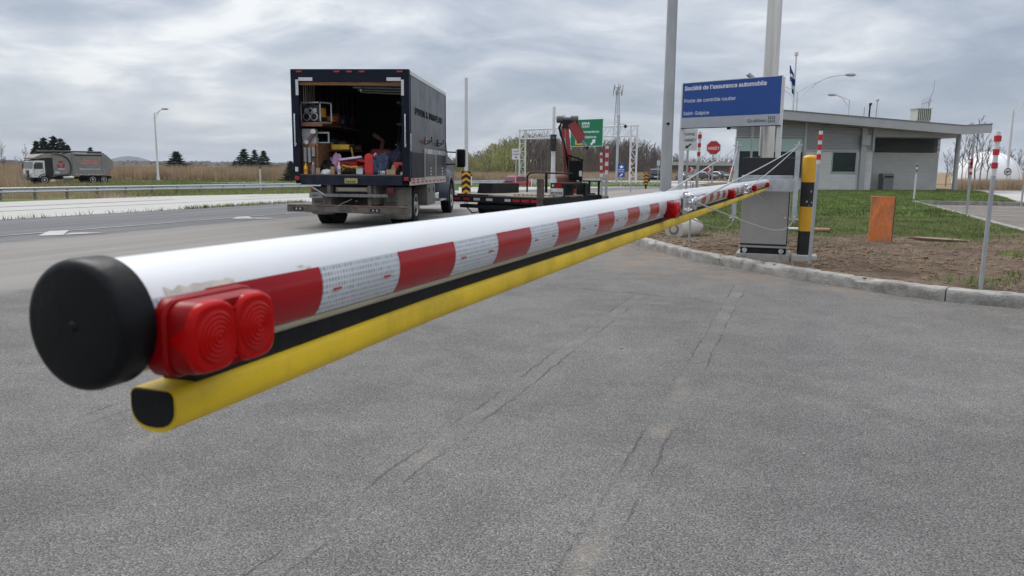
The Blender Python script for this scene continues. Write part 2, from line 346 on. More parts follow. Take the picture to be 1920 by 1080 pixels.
def ground_mat(name, stops, sc, sc2, bump=.4, rough=.95):
    m, t, p = newmat(name); tcn = N(t, 'ShaderNodeTexCoord'); P = tcn.outputs['Object']
    n = N(t, 'ShaderNodeTexNoise'); n.inputs['Scale'].default_value = sc; n.inputs['Detail'].default_value = 8; n.inputs['Roughness'].default_value = .65; L(t, P, n.inputs['Vector'])
    n2_ = N(t, 'ShaderNodeTexNoise'); n2_.inputs['Scale'].default_value = sc2; n2_.inputs['Detail'].default_value = 6; n2_.inputs['Roughness'].default_value = .7; L(t, P, n2_.inputs['Vector'])
    f = MA(t, 'ADD', MA(t, 'MULTIPLY', n.outputs[0], .55), MA(t, 'MULTIPLY', n2_.outputs[0], .45))
    L(t, RAMP(t, f, stops), p.inputs['Base Color']); p.inputs['Roughness'].default_value = rough; p.inputs['Specular IOR Level'].default_value = .2
    b = N(t, 'ShaderNodeBump'); b.inputs['Strength'].default_value = bump; b.inputs['Distance'].default_value = .03; L(t, n2_.outputs[0], b.inputs['Height']); L(t, b.outputs[0], p.inputs['Normal'])
    return m
field_m = ground_mat('field earth', [(.3,(.12,.09,.05)), (.5,(.26,.185,.105)), (.7,(.34,.25,.15))], .05, .6)
verge_m = ground_mat('verge turf', [(.3,(.06,.09,.022)), (.5,(.10,.14,.035)), (.62,(.2,.17,.08)), (.75,(.3,.22,.13))], .25, 3.)
cement_m = ground_mat('concrete road', [(.3,(.36,.35,.33)), (.5,(.43,.42,.40)), (.7,(.50,.49,.47))], .12, 2.5, .15)
dirt_m = ground_mat('bare dirt', [(.28,(.075,.05,.034)), (.45,(.17,.118,.08)), (.58,(.25,.18,.125)), (.74,(.33,.255,.185))], 1.1, 9., 1.0)
lawn_m = ground_mat('lawn soil', [(.3,(.03,.05,.012)), (.5,(.06,.095,.02)), (.7,(.1,.12,.04))], .8, 9., .8)

# the countryside: one sheet out to the horizon
g = M(); ax = sorted(set([-6000,-3500,-2000,-1200,-700,-400,-250]+list(range(-180,181,6))+[250,400,700,1200,2000,3500,6000]))
ay = sorted(set([-1500,-600,-200,-80]+list(range(-40,241,6))+[300,400,600,1000,1800,3000,4500,6000]))
g.grid([[(x, y, tz(x,y)-.05 if (abs(x) < 200 and y < 260) else -1.15) for x in ax] for y in ay]); struct('ground', g, field_m)
struct('asphalt_lot', sheet(-45, 95, 70, 0, -45, 24, -.004), asphalt)
struct('concrete_road', sheet(-45, 150, 60, 25, .0, 10, .0), cement_m)
struct('verge', sheet(-45, 150, 60, 74, 25, 24, .0), verge_m)
# joints and paint on the road
ln = M()
for s0, s1, a, b in ((12.2,12.7,-30,17),(12.2,12.6,22,52),(6.35,6.55,-30,60)):
    n = max(2, int((b-a)/4))
    ln.grid([[(*us(a+(b-a)*i/n, s1), tz(*us(a+(b-a)*i/n, s1))+.006), (*us(a+(b-a)*i/n, s0), tz(*us(a+(b-a)*i/n, s0))+.006)] for i in range(n+1)])
struct('road_joint_sealant', ln, pm('joint sealant', (.05,.05,.052), .8, var=.2))
paint_m = pm('worn road paint', (.42,.42,.41), .8, var=.12, vs=3, grime=.75, gcol=(.26,.26,.26), gs=2.2)
ln = M()
for s0, s1, a, b in ((-3.81,-3.71,-40,70),):
    n = 30; ln.grid([[(*us(a+(b-a)*i/n, s1), tz(*us(a+(b-a)*i/n, s1))+.004), (*us(a+(b-a)*i/n, s0), tz(*us(a+(b-a)*i/n, s0))+.004)] for i in range(n+1)])
struct('lane_line', ln, pm('thin road paint', (.34,.34,.34), .85, var=.1, vs=2, grime=.8, gcol=(.22,.22,.22), gs=1.5))
def gp(x, y, z=.005):
    d = cF+cR*((x-960)/FPX)-cU*((y-540)/FPX); k = (z-CH)/d.z; return (d.x*k, d.y*k, z)
for blk_, tail in ((((71,442),(92,433),(129,431.5),(119,440.5)),((121,440),(130,436.5),(160,435.6),(194,436.3))), (((436,410),(445,406.2),(465,405.6),(478,409.8)),((479,409.7),(476,408),(505,408.4),(530,409.8)))):
    a = M(); a.add([gp(*q) for q in blk_], [(0,1,2,3)]); a.add([gp(*q) for q in tail], [(0,1,2,3)]); struct('lane_arrow', a, paint_m)
# grass growing in the joint between asphalt and concrete
def blades(name, pts, hmin, hmax, wid, mat, lean=.35, kind=True, parent=None):
    n = len(pts); h = rng.uniform(hmin, hmax, n); a = rng.uniform(0, 2*np.pi, n); le = rng.uniform(0, lean, n)*h; b = rng.uniform(0, 2*np.pi, n)
    dx, dy = np.cos(a)*wid*.5, np.sin(a)*wid*.5
    V = np.zeros((n,3,3)); V[:,0] = pts; V[:,1] = pts; V[:,2] = pts
    V[:,0,0] -= dx; V[:,0,1] -= dy; V[:,1,0] += dx; V[:,1,1] += dy; V[:,2,0] += np.cos(b)*le; V[:,2,1] += np.sin(b)*le; V[:,2,2] += h
    o = link(name, raw(name, V.reshape(-1,3), np.arange(n*3).reshape(-1,3), mat), parent)
    if kind: o['kind'] = 'stuff'
    return o
pts = []
for k in range(14000):
    u = rng.uniform(-12, 26); dens = .05+.5*max(0, mnoise.noise(Vector((u*.8,0,0)))+.1)**1.5+(1.3 if 5.2 < u < 10.5 else 0)*(.4+max(0,mnoise.noise(Vector((u*1.6,3,0)))+.3))
    if rng.uniform() > dens/1.8: continue
    p = us(u, rng.normal(.0, .13)); pts.append((p.x, p.y, 0))
blades('joint_grass', np.array(pts), .03, .13, .02, grass_m, .8)

# ------------------------------------------------------------------ the island: kerb, dirt, lawn
kerb_pts = [(6.6,5.55),(5.6,6.15),(4.62,6.82),(4.23,7.08),(3.88,7.42),(3.52,7.98),(3.15,8.7),(2.83,9.42),(2.55,10.05),(2.28,11.0),(2.02,12.4),(1.85,13.6),(2.1,15.6),(3.0,19),(5.2,26),(8.6,36),(11.4,46),(13.5,58)]
kc = catmull([(x,y,0) for x,y in kerb_pts], 10)
def offs(path, d):
    out = []
    for i, p in enumerate(path):
        t_ = (path[min(i+1,len(path)-1)]-path[max(i-1,0)]).normalized(); out.append(p+Vector((t_.y,-t_.x,0))*d)
    return out
kerb_root = bpy.data.objects.new('kerb', None); COL.objects.link(kerb_root); kerb_root['kind'] = 'structure'
def resample(path, step):
    out = [path[0]]; acc = 0
    for a, b in zip(path, path[1:]):
        l = (b-a).length; d = step-acc
        while d <= l: out.append(a+(b-a)*(d/l)); d += step
        acc = l-(d-step)
    return out
kerb_m = pm('kerb concrete', (.33,.32,.295), .92, var=.16, vs=4, bump=1.0, bs=45, grime=.9, gcol=(.17,.15,.125), gs=7)
kr = resample(kc, .07)
prof = [(-.004,-.05),(-.002,.03),(.0,.07),(.006,.104),(.018,.113),(.06,.117),(.11,.118),(.150,.117),(.158,.10),(.158,-.05)]
seg = 43; i0 = 0
from mathutils import noise as mnoise
while i0 < len(kr)-3 and kr[i0].y < 24 :
    i1 = min(i0+seg, len(kr)-1); m = M(); rows = []
    for i in range(i0, i1+1):
        p = kr[i]; t_ = (kr[min(i+1,len(kr)-1)]-kr[max(i-1,0)]).normalized(); nn = Vector((t_.y,-t_.x,0))
        if i == i0: p = p+t_*.006
        if i == i1: p = p-t_*.006
        row = []
        for o_, h in prof:
            nz = mnoise.noise(Vector((p.x*6, p.y*6, h*20+o_*15)))*.009+mnoise.noise(Vector((p.x*19,p.y*19,h*40+o_*30)))*.009
            chip = max(0, mnoise.noise(Vector((p.x*3.1,p.y*3.1,7)))-.12)*.09 if .09 < h and o_ < .09 else 0
            q = p+nn*(-o_*-1)*1 if False else p-nn*o_*-1
            row.append((q.x+nn.x*nz, q.y+nn.y*nz, h+nz*.6-chip))
        rows.append(row)
    m.grid(rows); k = len(prof); m.f += [tuple(range(k)), tuple(len(m.v)-1-j for j in range(k))]; m.mi += [0,0]
    part('kerb_stone', m, kerb_m, kerb_root, smooth=50); i0 = i1
m = M(); far = kr[i0::8]; m.grid([[(p+ (0 if False else 1)*Vector((0,0,h))+o2).to_tuple() for o2, h in ((Vector((0,0,0)),.0),(Vector((.01,0,0)),.12),(Vector((.16,0,0)),.125))] for p in far]); part('kerb_run', m, kerb_m, kerb_root)

# island surface: lofted from the kerb to the far side
inner = offs(kc, .12)
opp_key = [(7.2,5.8),(7.3,7.2),(8.2,10.6),(9.72,14.7),(11.0,18.2),(12.6,22.6),(14.99,29.1),(15.2,29.3),(18.7,28.9),(21.5,34),(25.5,42),(28,47),(29,54),(24,60),(18,62),(14,60)]
opp = catmull([(x,y,0) for x,y in opp_key], 12)
def arcsample(path, n):
    d = [0]
    for a, b in zip(path, path[1:]): d.append(d[-1]+(b-a).length)
    out = []; j = 0
    for i in range(n):
        t_ = d[-1]*i/(n-1)
        while j < len(path)-2 and d[j+1] < t_: j += 1
        out.append(path[j].lerp(path[j+1], (t_-d[j])/max(1e-6, d[j+1]-d[j])))
    return out
def poly_in(x, y, P):
    c = False; j = len(P)-1
    for i in range(len(P)):
        if (P[i][1] > y) != (P[j][1] > y) and x < (P[j][0]-P[i][0])*(y-P[i][1])/(P[j][1]-P[i][1])+P[i][0]: c = not c
        j = i
    return c
ISL = [(p.x,p.y) for p in inner]+[(x,y) for x,y in [(14,60),(18,62),(24,60),(29,54),(28,47),(25.5,42),(21.5,34),(18.7,28.9),(15.2,29.3),(14.95,29.1),(9.65,14.7),(7.55,9.0),(6.9,6.4)]]
def grassness(x, y):       # 0 bare dirt ... 1 lawn
    # boundary seen in the photograph: bare ground around the cabinet, lawn beyond
    lim = 13.6 if x < 4 else (13.6-.35*(x-4) if x < 7 else 12.6+.15*(x-7))
    if x > 7.4: lim = 12.3+.95*(x-7.4)
    if x < 4: lim = 13.3+.5*(4-x)
    return smooth01((y-lim+1.1*mnoise.noise(Vector((x*.55,y*.55,2)))+.5*mnoise.noise(Vector((x*2.1,y*2.1,5))))/1.3+.5)
CABP = (3.37, 10.05)
def isl_z(x, y):
    z = .115+.03*mnoise.noise(Vector((x*.9,y*.9,1)))+.022*mnoise.noise(Vector((x*3.4,y*3.4,3)))+.014*mnoise.noise(Vector((x*9,y*9,4)))
    d = math.hypot(x-CABP[0], y-CABP[1]+.1)
    z += -.10*math.exp(-(d/.55)**2)+.05*math.exp(-((d-.95)/.3)**2)-.09*math.exp(-(((x-2.98)/.22)**2+((y-9.95)/.3)**2))
    e = min((Vector((x,y,0))-p).length for p in kc[::2]) if y < 20 else 3
    return .11+(z-.11)*smooth01((e-.1)/.5)
def cellgrid(name, x0, x1, y0, y1, st, test, mat):
    nx, ny = int((x1-x0)/st)+1, int((y1-y0)/st)+1; idx = {}; v = []; f = []
    def vid(i, j):
        if (i,j) not in idx: x, y = x0+i*st, y0+j*st; idx[i,j] = len(v); v.append((x,y,isl_z(x,y)))
        return idx[i,j]
    for i in range(nx):
        for j in range(ny):
            if test(x0+(i+.5)*st, y0+(j+.5)*st): f.append((vid(i,j),vid(i+1,j),vid(i+1,j+1),vid(i,j+1)))
    m = M(); m.add(v, f); return struct(name, m, mat, smooth=80)
def island_mat():
    m, t, p = newmat('island ground')
    at_ = N(t, 'ShaderNodeAttribute', attribute_name='lawn')
    tcn = N(t, 'ShaderNodeTexCoord'); P = tcn.outputs['Object']
    def noise(sc, det=6, ro=.65):
        n = N(t, 'ShaderNodeTexNoise'); n.inputs['Scale'].default_value = sc; n.inputs['Detail'].default_value = det; n.inputs['Roughness'].default_value = ro; L(t, P, n.inputs['Vector']); return n.outputs[0]
    a, b, c3 = noise(1.0, 8), noise(7, 7, .72), noise(38, 4, .7)
    f = MA(t, 'ADD', MA(t, 'MULTIPLY', a, .42), MA(t, 'ADD', MA(t, 'MULTIPLY', b, .38), MA(t, 'MULTIPLY', c3, .2)))
    d = RAMP(t, f, [(.36,(.055,.037,.026)), (.44,(.12,.084,.058)), (.51,(.185,.135,.095)), (.58,(.25,.19,.14)), (.68,(.36,.30,.235))])
    g_ = RAMP(t, f, [(.3,(.045,.05,.018)), (.5,(.085,.095,.03)), (.7,(.16,.14,.065))])
    col = MIX(t, at_.outputs['Fac'], d, g_); L(t, col, p.inputs['Base Color']); p.inputs['Roughness'].default_value = .95; p.inputs['Specular IOR Level'].default_value = .2
    bb_ = N(t, 'ShaderNodeBump'); bb_.inputs['Strength'].default_value = 1.; bb_.inputs['Distance'].default_value = .06; L(t, MA(t, 'ADD', b, MA(t, 'MULTIPLY', c3, .6)), bb_.inputs['Height']); L(t, bb_.outputs[0], p.inputs['Normal'])
    return m
isl_m = island_mat()
near = lambda x, y: y < 16 and poly_in(x, y, ISL)
far_ = lambda x, y: y >= 16 and poly_in(x, y, ISL)
for nm, args in (('island_ground', (1.4,10.6,5.2,16,.08,near)), ('island_lawn', (1.4,30,16,62.4,.4,far_))):
    o = cellgrid(nm, *args, isl_m); me = o.data
    at_ = me.attributes.new('lawn', 'FLOAT', 'POINT'); at_.data.foreach_set('value', [grassness(v.co.x, v.co.y) for v in me.vertices])
# lawn blades, thinner with distance, ragged tufts on the bare ground
pts = []
for k in range(330000):
    r_ = rng.uniform(); y = 9.0+ (46-9)*r_**1.7; x = rng.uniform(1.5, 27)
    if abs(x/y-.42) > .30: continue
    if not poly_in(x, y, ISL): continue
    gq = grassness(x, y)
    if rng.uniform() < gq*gq*gq: pts.append((x,y,isl_z(x,y) if y < 15 else .11))
P_ = np.array(pts); nearp = P_[P_[:,1] < 19]; farp = P_[P_[:,1] >= 19]
blades('lawn_grass', nearp, .02, .07, .011, grass_m, 1.1); blades('lawn_grass', farp, .03, .085, .028, grass_m, 1.)
pts = []
for cx_, cy_, n_, r_ in ((7.35,12.3,160,.22),(6.45,11.5,70,.1),(6.6,10.15,110,.1),(4.55,7.45,90,.15),(7.6,11.1,80,.13),(5.4,8.2,40,.08),(4.7,11.9,120,.3),(8.4,12.4,300,.6),(7.2,9.4,60,.1),(2.9,13.2,300,.7),(4.85,7.75,120,.2),(5.2,7.3,60,.2)):
    for k in range(n_):
        x, y = rng.normal(cx_, r_), rng.normal(cy_, r_)
        if poly_in(x, y, ISL): pts.append((x,y,isl_z(x,y)))
blades('weed_tuft', np.array(pts), .03, .09, .012, grass_m, .9)
pts = []
for k in range(2600):
    x, y = rng.uniform(2, 8.6), rng.uniform(6.5, 14)
    if poly_in(x, y, ISL) and grassness(x,y) < .6 and mnoise.noise(Vector((x*.8,y*.8,9))) > -.1: pts.append((x,y,isl_z(x,y)+.003))
blades('dry_straw', np.array(pts), .01, .035, .012, drygrass, 3.5)
# clods of earth and pebbles
V, F_ = [], []
ico = [(0,0,1),(.894,0,.447),(.276,.85,.447),(-.724,.526,.447),(-.724,-.526,.447),(.276,-.85,.447),(.724,.526,-.447),(-.276,.85,-.447),(-.894,0,-.447),(-.276,-.85,-.447),(.724,-.526,-.447),(0,0,-1)]
icf = [(0,1,2),(0,2,3),(0,3,4),(0,4,5),(0,5,1),(1,6,2),(2,7,3),(3,8,4),(4,9,5),(5,10,1),(2,6,7),(3,7,8),(4,8,9),(5,9,10),(1,10,6),(6,11,7),(7,11,8),(8,11,9),(9,11,10),(10,11,6)]
for k in range(5200):
    if k < 1700: an, dd = rng.uniform(0,6.28), abs(rng.normal(.85,.45)); x, y = CABP[0]+math.cos(an)*dd*1.6, CABP[1]+math.sin(an)*dd
    else: x, y = rng.uniform(1.9,9), rng.uniform(6.3,14)
    if not poly_in(x,y,ISL) or grassness(x,y) > .6: continue
    if abs(x-CABP[0]) < .4 and abs(y-CABP[1]) < .4: continue
    r_ = min(.06, .006+rng.exponential(.009)); b = len(V); z = isl_z(x,y)
    V += [(x+q[0]*r_*rng.uniform(.7,1.4), y+q[1]*r_*rng.uniform(.7,1.4), z+q[2]*r_*rng.uniform(.5,.9)) for q in ico]; F_ += [tuple(i+b for i in f) for f in icf]
m = M(); m.add(V, F_); stuff('earth_clods', m, dirt_m)
# loose grit on the asphalt along the kerb
V, F_ = [], []
for k in range(660):
    p = kr[rng.integers(10, 190)]; d = abs(rng.normal(0,.35))+.03; q = p+Vector((-.72,-.69,0))*d
    if k > 600: q = Vector((rng.uniform(-3,4), rng.uniform(1.9,8), 0))
    r_ = min(.010, .002+rng.exponential(.0022)); b = len(V)
    V += [(q.x+c[0]*r_, q.y+c[1]*r_, c[2]*r_*.6+.002) for c in ico]; F_ += [tuple(i+b for i in f) for f in icf]
m = M(); m.add(V, F_); stuff('loose_grit', m, concrete_m)
# parking bay kerb and the strip of pavement behind it
def kerb_line(name, pts, w_, h, z0=0, parent=None):
    m = M()
    for a, b in zip(pts, pts[1:]):
        a, b = Vector(a), Vector(b); d = (b-a).normalized(); n = Vector((-d.y,d.x))*w_/2
        P = [a-n, b-n, b+n, a+n]; vs = [(*q,z0-.05) for q in P]+[(*q,z0+h) for q in P]
        m.add(vs, [(4,5,6,7),(0,1,5,4),(1,2,6,5),(2,3,7,6),(3,0,4,7)])
    return struct(name, m, kerb_m, parent)
kerb_line('parking_kerb', [(7.4,8.3),(9.72,14.7),(14.94,29.0)], .16, .135); kerb_line('parking_kerb', [(14.95,29.15),(16.9,28.9),(19.0,28.6),(23.5,28.2)], .16, .134)
wl = M()
for a, b in (((12.6,22.2),(19.5,20.2)),((13.6,25.2),(20.5,23.2)),((14.4,27.8),(20,26.5))):
    a, b = Vector(a), Vector(b); d = (b-a).normalized(); n = Vector((-d.y,d.x))*.05
    wl.add([(*q,.003) for q in (a-n,b-n,b+n,a+n)], [(0,1,2,3)])
struct('parking_line', wl, paint_m)
m = M(); m.add([(27.2,46.5,.02),(19.05,28.75,.02),(20.9,28.6,.02),(30.2,46.2,.02),(27.2,46.5,.1),(19.05,28.75,.1),(20.9,28.6,.1),(30.2,46.2,.1)], [(4,5,6,7),(0,1,5,4),(1,2,6,5),(2,3,7,6),(3,0,4,7)]); struct('pavement', m, cement_m)
# ------------------------------------------------------------------ barrier arm
def tape_mat(name, hi, lo, cell=True):
    m, t, p = newmat(name); tcn = N(t, 'ShaderNodeTexCoord'); sx = N(t, 'ShaderNodeSeparateXYZ'); L(t, tcn.outputs['Object'], sx.inputs[0])
    ang = MA(t, 'ARCTAN2', MA(t, 'MULTIPLY', sx.outputs[1], -1.), sx.outputs[2])
    u = MA(t, 'MULTIPLY', sx.outputs[0], 1/.0052); v = MA(t, 'MULTIPLY', ang, .0452/.0058)
    fu, fv = MA(t, 'FRACT', u), MA(t, 'FRACT', v)
    du = MA(t, 'ABSOLUTE', MA(t, 'SUBTRACT', fu, .5)); dv = MA(t, 'ABSOLUTE', MA(t, 'SUBTRACT', fv, .5))
    cellm = MA(t, 'SUBTRACT', 1., MA(t, 'MAXIMUM', SST(t, du, .24, .36), SST(t, dv, .26, .36)))
    cv = N(t, 'ShaderNodeCombineXYZ'); L(t, MA(t, 'FLOOR', u), cv.inputs[0]); L(t, MA(t, 'FLOOR', v), cv.inputs[1])
    wn = N(t, 'ShaderNodeTexWhiteNoise', noise_dimensions='2D'); L(t, cv.outputs[0], wn.inputs['Vector'])
    k = MA(t, 'MULTIPLY', cellm, MA(t, 'ADD', .45, MA(t, 'MULTIPLY', wn.outputs['Value'], .55)))
    nz = N(t, 'ShaderNodeTexNoise'); nz.inputs['Scale'].default_value = 9; nz.inputs['Detail'].default_value = 6; L(t, tcn.outputs['Object'], nz.inputs['Vector'])
    c = MIX(t, k if cell else MA(t, 'MULTIPLY', k, .35), hi, lo)
    c = MIX(t, MA(t, 'MULTIPLY', SST(t, nz.outputs[0], .45, .75), .3), c, tuple(x*.62 for x in hi))
    L(t, c, p.inputs['Base Color']); p.inputs['Roughness'].default_value = .18; p.inputs['Specular IOR Level'].default_value = .22
    return m
tape_w = tape_mat('white retroreflective tape', (.62,.65,.68), (.24,.27,.31)); tape_r = tape_mat('red retroreflective tape', (.36,.006,.011), (.27,.004,.008), False)
yellow_rub = pm('yellow rubber', (.82,.56,.012), .5, var=.08, vs=5, grime=.5, gcol=(.42,.29,.04), gs=11, bump=.05, bs=60)
def lens_mat():
    m, t, p = newmat('red lens'); p.inputs['Base Color'].default_value = (.42,.002,.002,1); p.inputs['Roughness'].default_value = .18
    p.inputs['Coat Weight'].default_value = .0; p.inputs['Specular IOR Level'].default_value = .14
    p.inputs['Subsurface Weight'].default_value = .25; p.inputs['Subsurface Radius'].default_value = (.02,.002,.002); p.inputs['Subsurface Scale'].default_value = .5
    return m
lens_m = lens_mat(); lens_dk = pm('red lamp housing', (.22,.002,.003), .3, var=.1, spec=.15)
cable_m = pm('sheathed steel cable', (.45,.46,.47), .45, .3, var=.12, vs=30); cable_dk = pm('bare steel cable', (.30,.31,.31), .5, .6, var=.2, vs=40)
P0 = W(137,613,.53); P1 = W(1437,343,9.75); bd = (P1-P0).normalized(); bn = Vector((-bd.y,bd.x,0)).normalized(); bu = bd.cross(bn)
BL_ = (P1-P0).length
def barrier():
    R = thing('barrier_arm', 'white boom gate arm with red and white tape, yellow rubber edge and cable stays', 'barrier arm')
    mw = Matrix((bd,bn,bu)).transposed().to_4x4(); mw.translation = P0; R.matrix_world = mw
    tr = .0445
    m = M(); m.lathe([(tr,.01),(tr,2.6),(tr,5.4),(tr,BL_-.02)], 'X', 64); part('tube', m, white_paint, R, 40)
    c = M(); r = .0478
    c.lathe([(.0008,-.0018),(.0026,-.0015),(.0036,-.0005),(.0042,0),(.0405,.0),(.0432,.0006),(.0455,.0022),(.0470,.0048),(r,.0085),(r,.0275),(r-.0006,.0285),(r-.003,.0288)], 'X', 72); part('end_cap', c, black_plastic, R, 30)
    b0, st = .083, .1518; k = 0; a0, a1 = rad(66), rad(129)
    def strip(x0, x1, a, b, rr, n=14): 
        m = M(); m.grid([[(x, -rr*math.sin(a+(b-a)*j/n), rr*math.cos(a+(b-a)*j/n)) for j in range(n+1)] for x in (x0, x1)]); return m
    tape = [(.031, b0, 0)]
    x = b0; k = 1
    while x < 9.35: tape.append((x, min(x+st, 9.4), k%2)); x += st; k += 1
    for x0, x1, red in tape:
        part('reflective_tape', strip(x0+.0003, x1-.0003, a0, a1, tr+.0009), tape_r if red else tape_w, R, 60)
        if not red and x1-x0 > .1 and x0 < 3:
            for xx in (x0+.018, x1-.036):
                aa = rad(98); rr = tr+.0012
                text('tape_print', 'DOT-C2', .0028, (xx, -rr*math.sin(aa), rr*math.cos(aa)), (1,0,0), (0,math.cos(aa)*1,math.sin(aa)*1) if False else (0,-math.cos(aa),math.sin(aa)), red_txt, R, bold=.0, depth=.0003)
    m = strip(.030, 9.45, rad(130), rad(142), tr+.0014, 6); m2 = strip(.030, 9.45, rad(141.5), rad(142), tr+.0014, 1)
    part('edge_strip', m, cream, R, 60)
    droop = lambda x: .0075*smooth01((x-.06)/.55)-.0015; m = M(); m.grid([[(x,-.0175,-.037),(x,-.0175,-.066+droop(x)),(x,.0175,-.066+droop(x)),(x,.0175,-.037)] for x in [.095,.15,.2,.3,.4,.5,.6,.8,1.2,3,6,9.5]]); m.add([(.095,-.0175,-.037),(.095,-.0175,-.066),(.095,.0175,-.066),(.095,.0175,-.037)],[(0,1,2,3)]); part('rubber_web', m, black_rubber, R)
    yp = [(y, z-.002 if z > -.07 else z-.006) for y, z in [(-.018,-.0590),(-.0215,-.0608),(-.0232,-.0645),(-.0236,-.070),(-.0230,-.0765),(-.0208,-.0820),(-.0168,-.0864),(-.0110,-.0892),(-.0040,-.0903),(.0040,-.0903),(.0110,-.0892),(.0168,-.0864),(.0208,-.0820),(.0230,-.0765),(.0236,-.070),(.0232,-.0645),(.0215,-.0608),(.018,-.0590)]]
    for xa, xb in ((.066,4.36),(4.377,9.42)):
        m = M(); n = max(2, int((xb-xa)/.06)); rows = []
        for i in range(n+1):
            x = xa+(xb-xa)*i/n; wz = mnoise.noise(Vector((x*2.2,0,3)))*.0016; wy = mnoise.noise(Vector((x*1.7,4,3)))*.0012
            rows.append([(x, y+wy, z+wz+droop(x)) for y, z in yp+[yp[0]]])
        m.grid(rows); k = len(yp)+1; m.f += [tuple(range(k-1)), tuple(len(m.v)-1-j for j in range(1,k))]; m.mi += [0,0]
        part('rubber_edge', m, yellow_rub, R, 50)
    m = M(); cy = -.0745; m.prism([(y*.89, cy+(z-cy)*.86) for y, z in yp], .0635, .068, 'X'); part('edge_plug', m, black_rubber, R, bevel=.001)
    for xl in (.031, 2.20, 4.40, 6.52, 8.85):
        m = M(); h = .028; ZC = -.012
        # rounded housing hugging the tube, then a waisted lens cover with two round Fresnel lenses
        L2 = .096; poly = []
        for (sx, sz) in ((1,1),(-1,1),(-1,-1),(1,-1)):
            ccx, ccz = L2/2+sx*(L2/2-.014), sz*(h-.014)
            a00 = {(1,1):0,(-1,1):90,(-1,-1):180,(1,-1):270}[(sx,sz)]
            for q in range(0, 91, 15): poly.append((ccx+.014*math.cos(rad(a00+q)), ccz+.014*math.sin(rad(a00+q))))
        g = M(); n = len(poly)
        def ring(sc, y): 
            return [(xl+L2/2+(px_-L2/2)*sc, y, pz*sc+ZC) for px_, pz in poly]
        vs = ring(1.05,-.036)+ring(1.05,-.051)+ring(1.0,-.053)
        g.add(vs, [(k*n+j, k*n+(j+1)%n, (k+1)*n+(j+1)%n, (k+1)*n+j) for k in range(2) for j in range(n)]+[tuple(range(n)), tuple(2*n+j for j in range(n-1,-1,-1))])
        lamp = part('warning_light', g, lens_dk, R, 40)
        g = M(); vs = ring(.97,-.053)+ring(.96,-.066)+ring(.91,-.0705)
        g.add(vs, [(k*n+j, k*n+(j+1)%n, (k+1)*n+(j+1)%n, (k+1)*n+j) for k in range(2) for j in range(n)]+[tuple(2*n+j for j in range(n-1,-1,-1))])
        part('lens_cover', g, lens_dk, lamp, 40)
        for cxx in (.0255, .0705):                         # the two moulded pods that carry the lenses
            g = M(); q_ = [2*math.pi*j/40 for j in range(40)]; se = [(math.copysign(abs(math.cos(a))**.62, math.cos(a)), math.copysign(abs(math.sin(a))**.62, math.sin(a))) for a in q_]
            vs = [(xl+cxx+.0238*s_*u, yy, ZC+.0268*s_*v) for s_, yy in ((1.01,-.054),(1.0,-.0665),(.985,-.071),(.95,-.0738),(.88,-.0748)) for u, v in se]
            g.add(vs, [(k*40+j, k*40+(j+1)%40, (k+1)*40+(j+1)%40, (k+1)*40+j) for k in range(4) for j in range(40)]+[tuple(160+j for j in range(39,-1,-1))]); part('lens_pod', g, lens_m, lamp, 50)
        for cxx in (.0255, .0705):
            g = M(); pr = [(.0205,.0)]
            for q in range(1, 40):
                rr = .0205*(1-q/40); pr.append((rr, .0008+.0030*(1-(rr/.0205)**2)+.00045*math.sin(rr/.0205*math.pi*12)))
            g.lathe([(r_, -.0745-h_) for r_, h_ in pr], 'Y', 40, (xl+cxx, 0, ZC)); part('lens', g, lens_m, lamp, 60)
        g = M()
        for zz in (-.02,-.0075,.005,.0175): g.tube([(xl+.0455,-.071,zz+ZC),(xl+.048,-.0728,zz+ZC+.001),(xl+.0505,-.071,zz+ZC)], .0012, 6)
        part('lens_rib', g, lens_m, lamp, 60)
    for xc in (2.58, 5.52):
        for sgn in (-1, 1):
            m = M(); m.box((xc,sgn*.05,0),(.11,.006,.084)); c = part('cable_clamp', m, galv, R, bevel=.002)
            m = M()
            for dx in (-.038,.038):
                for dz in (-.028,.028): m.lathe([(.009,sgn*.053),(.009,sgn*.062),(.004,sgn*.063),(.004,sgn*.072)] if sgn > 0 else [(.009,-.053),(.009,-.062),(.004,-.063),(.004,-.072)], 'Y', 6, (xc+dx,0,dz))
            m.tube([(xc+.03,sgn*.056,.0),(xc+.03,sgn*.07,.0)], .005, 8)
            for q in range(10):
                a, b = 2*math.pi*q/10, 2*math.pi*(q+1)/10
                m.tube([(xc+.03+.012*math.cos(a),sgn*.074,.012*math.sin(a)),(xc+.03+.012*math.cos(b),sgn*.074,.012*math.sin(b))], .004, 6)
            m.tube([(xc+.025,sgn*.074,.008),(xc+.065,sgn*.08,.018)], .007, 8); m.tube([(xc+.025,sgn*.074,-.008),(xc+.06,sgn*.08,-.024)], .006, 8)
            part('clamp_bolt', m, zinc, c, 40, kind='stuff')
        m = M()
        for q in range(0):
            a, b = rad(-180+15*q), rad(-180+15*(q+1))
            m.tube([(xc-.03,.05*math.sin(a),.05*math.cos(a)) if False else (xc-.03,-.05*math.cos(a+math.pi),-.05*math.sin(a)),(xc-.03,-.05*math.cos(b+math.pi),-.05*math.sin(b))], .005, 6)
    fx = BL_-.20; fr = M()
    fr.bb(fx, fx+.006, -.38, .38, -.10, .05); fr.bb(fx+.006, fx+.05, -.38, .38, .043, .05); fr.bb(fx+.006, fx+.05, -.38, .38, -.10, -.093)
    part('mounting_channel', fr, galv, R, bevel=.002)
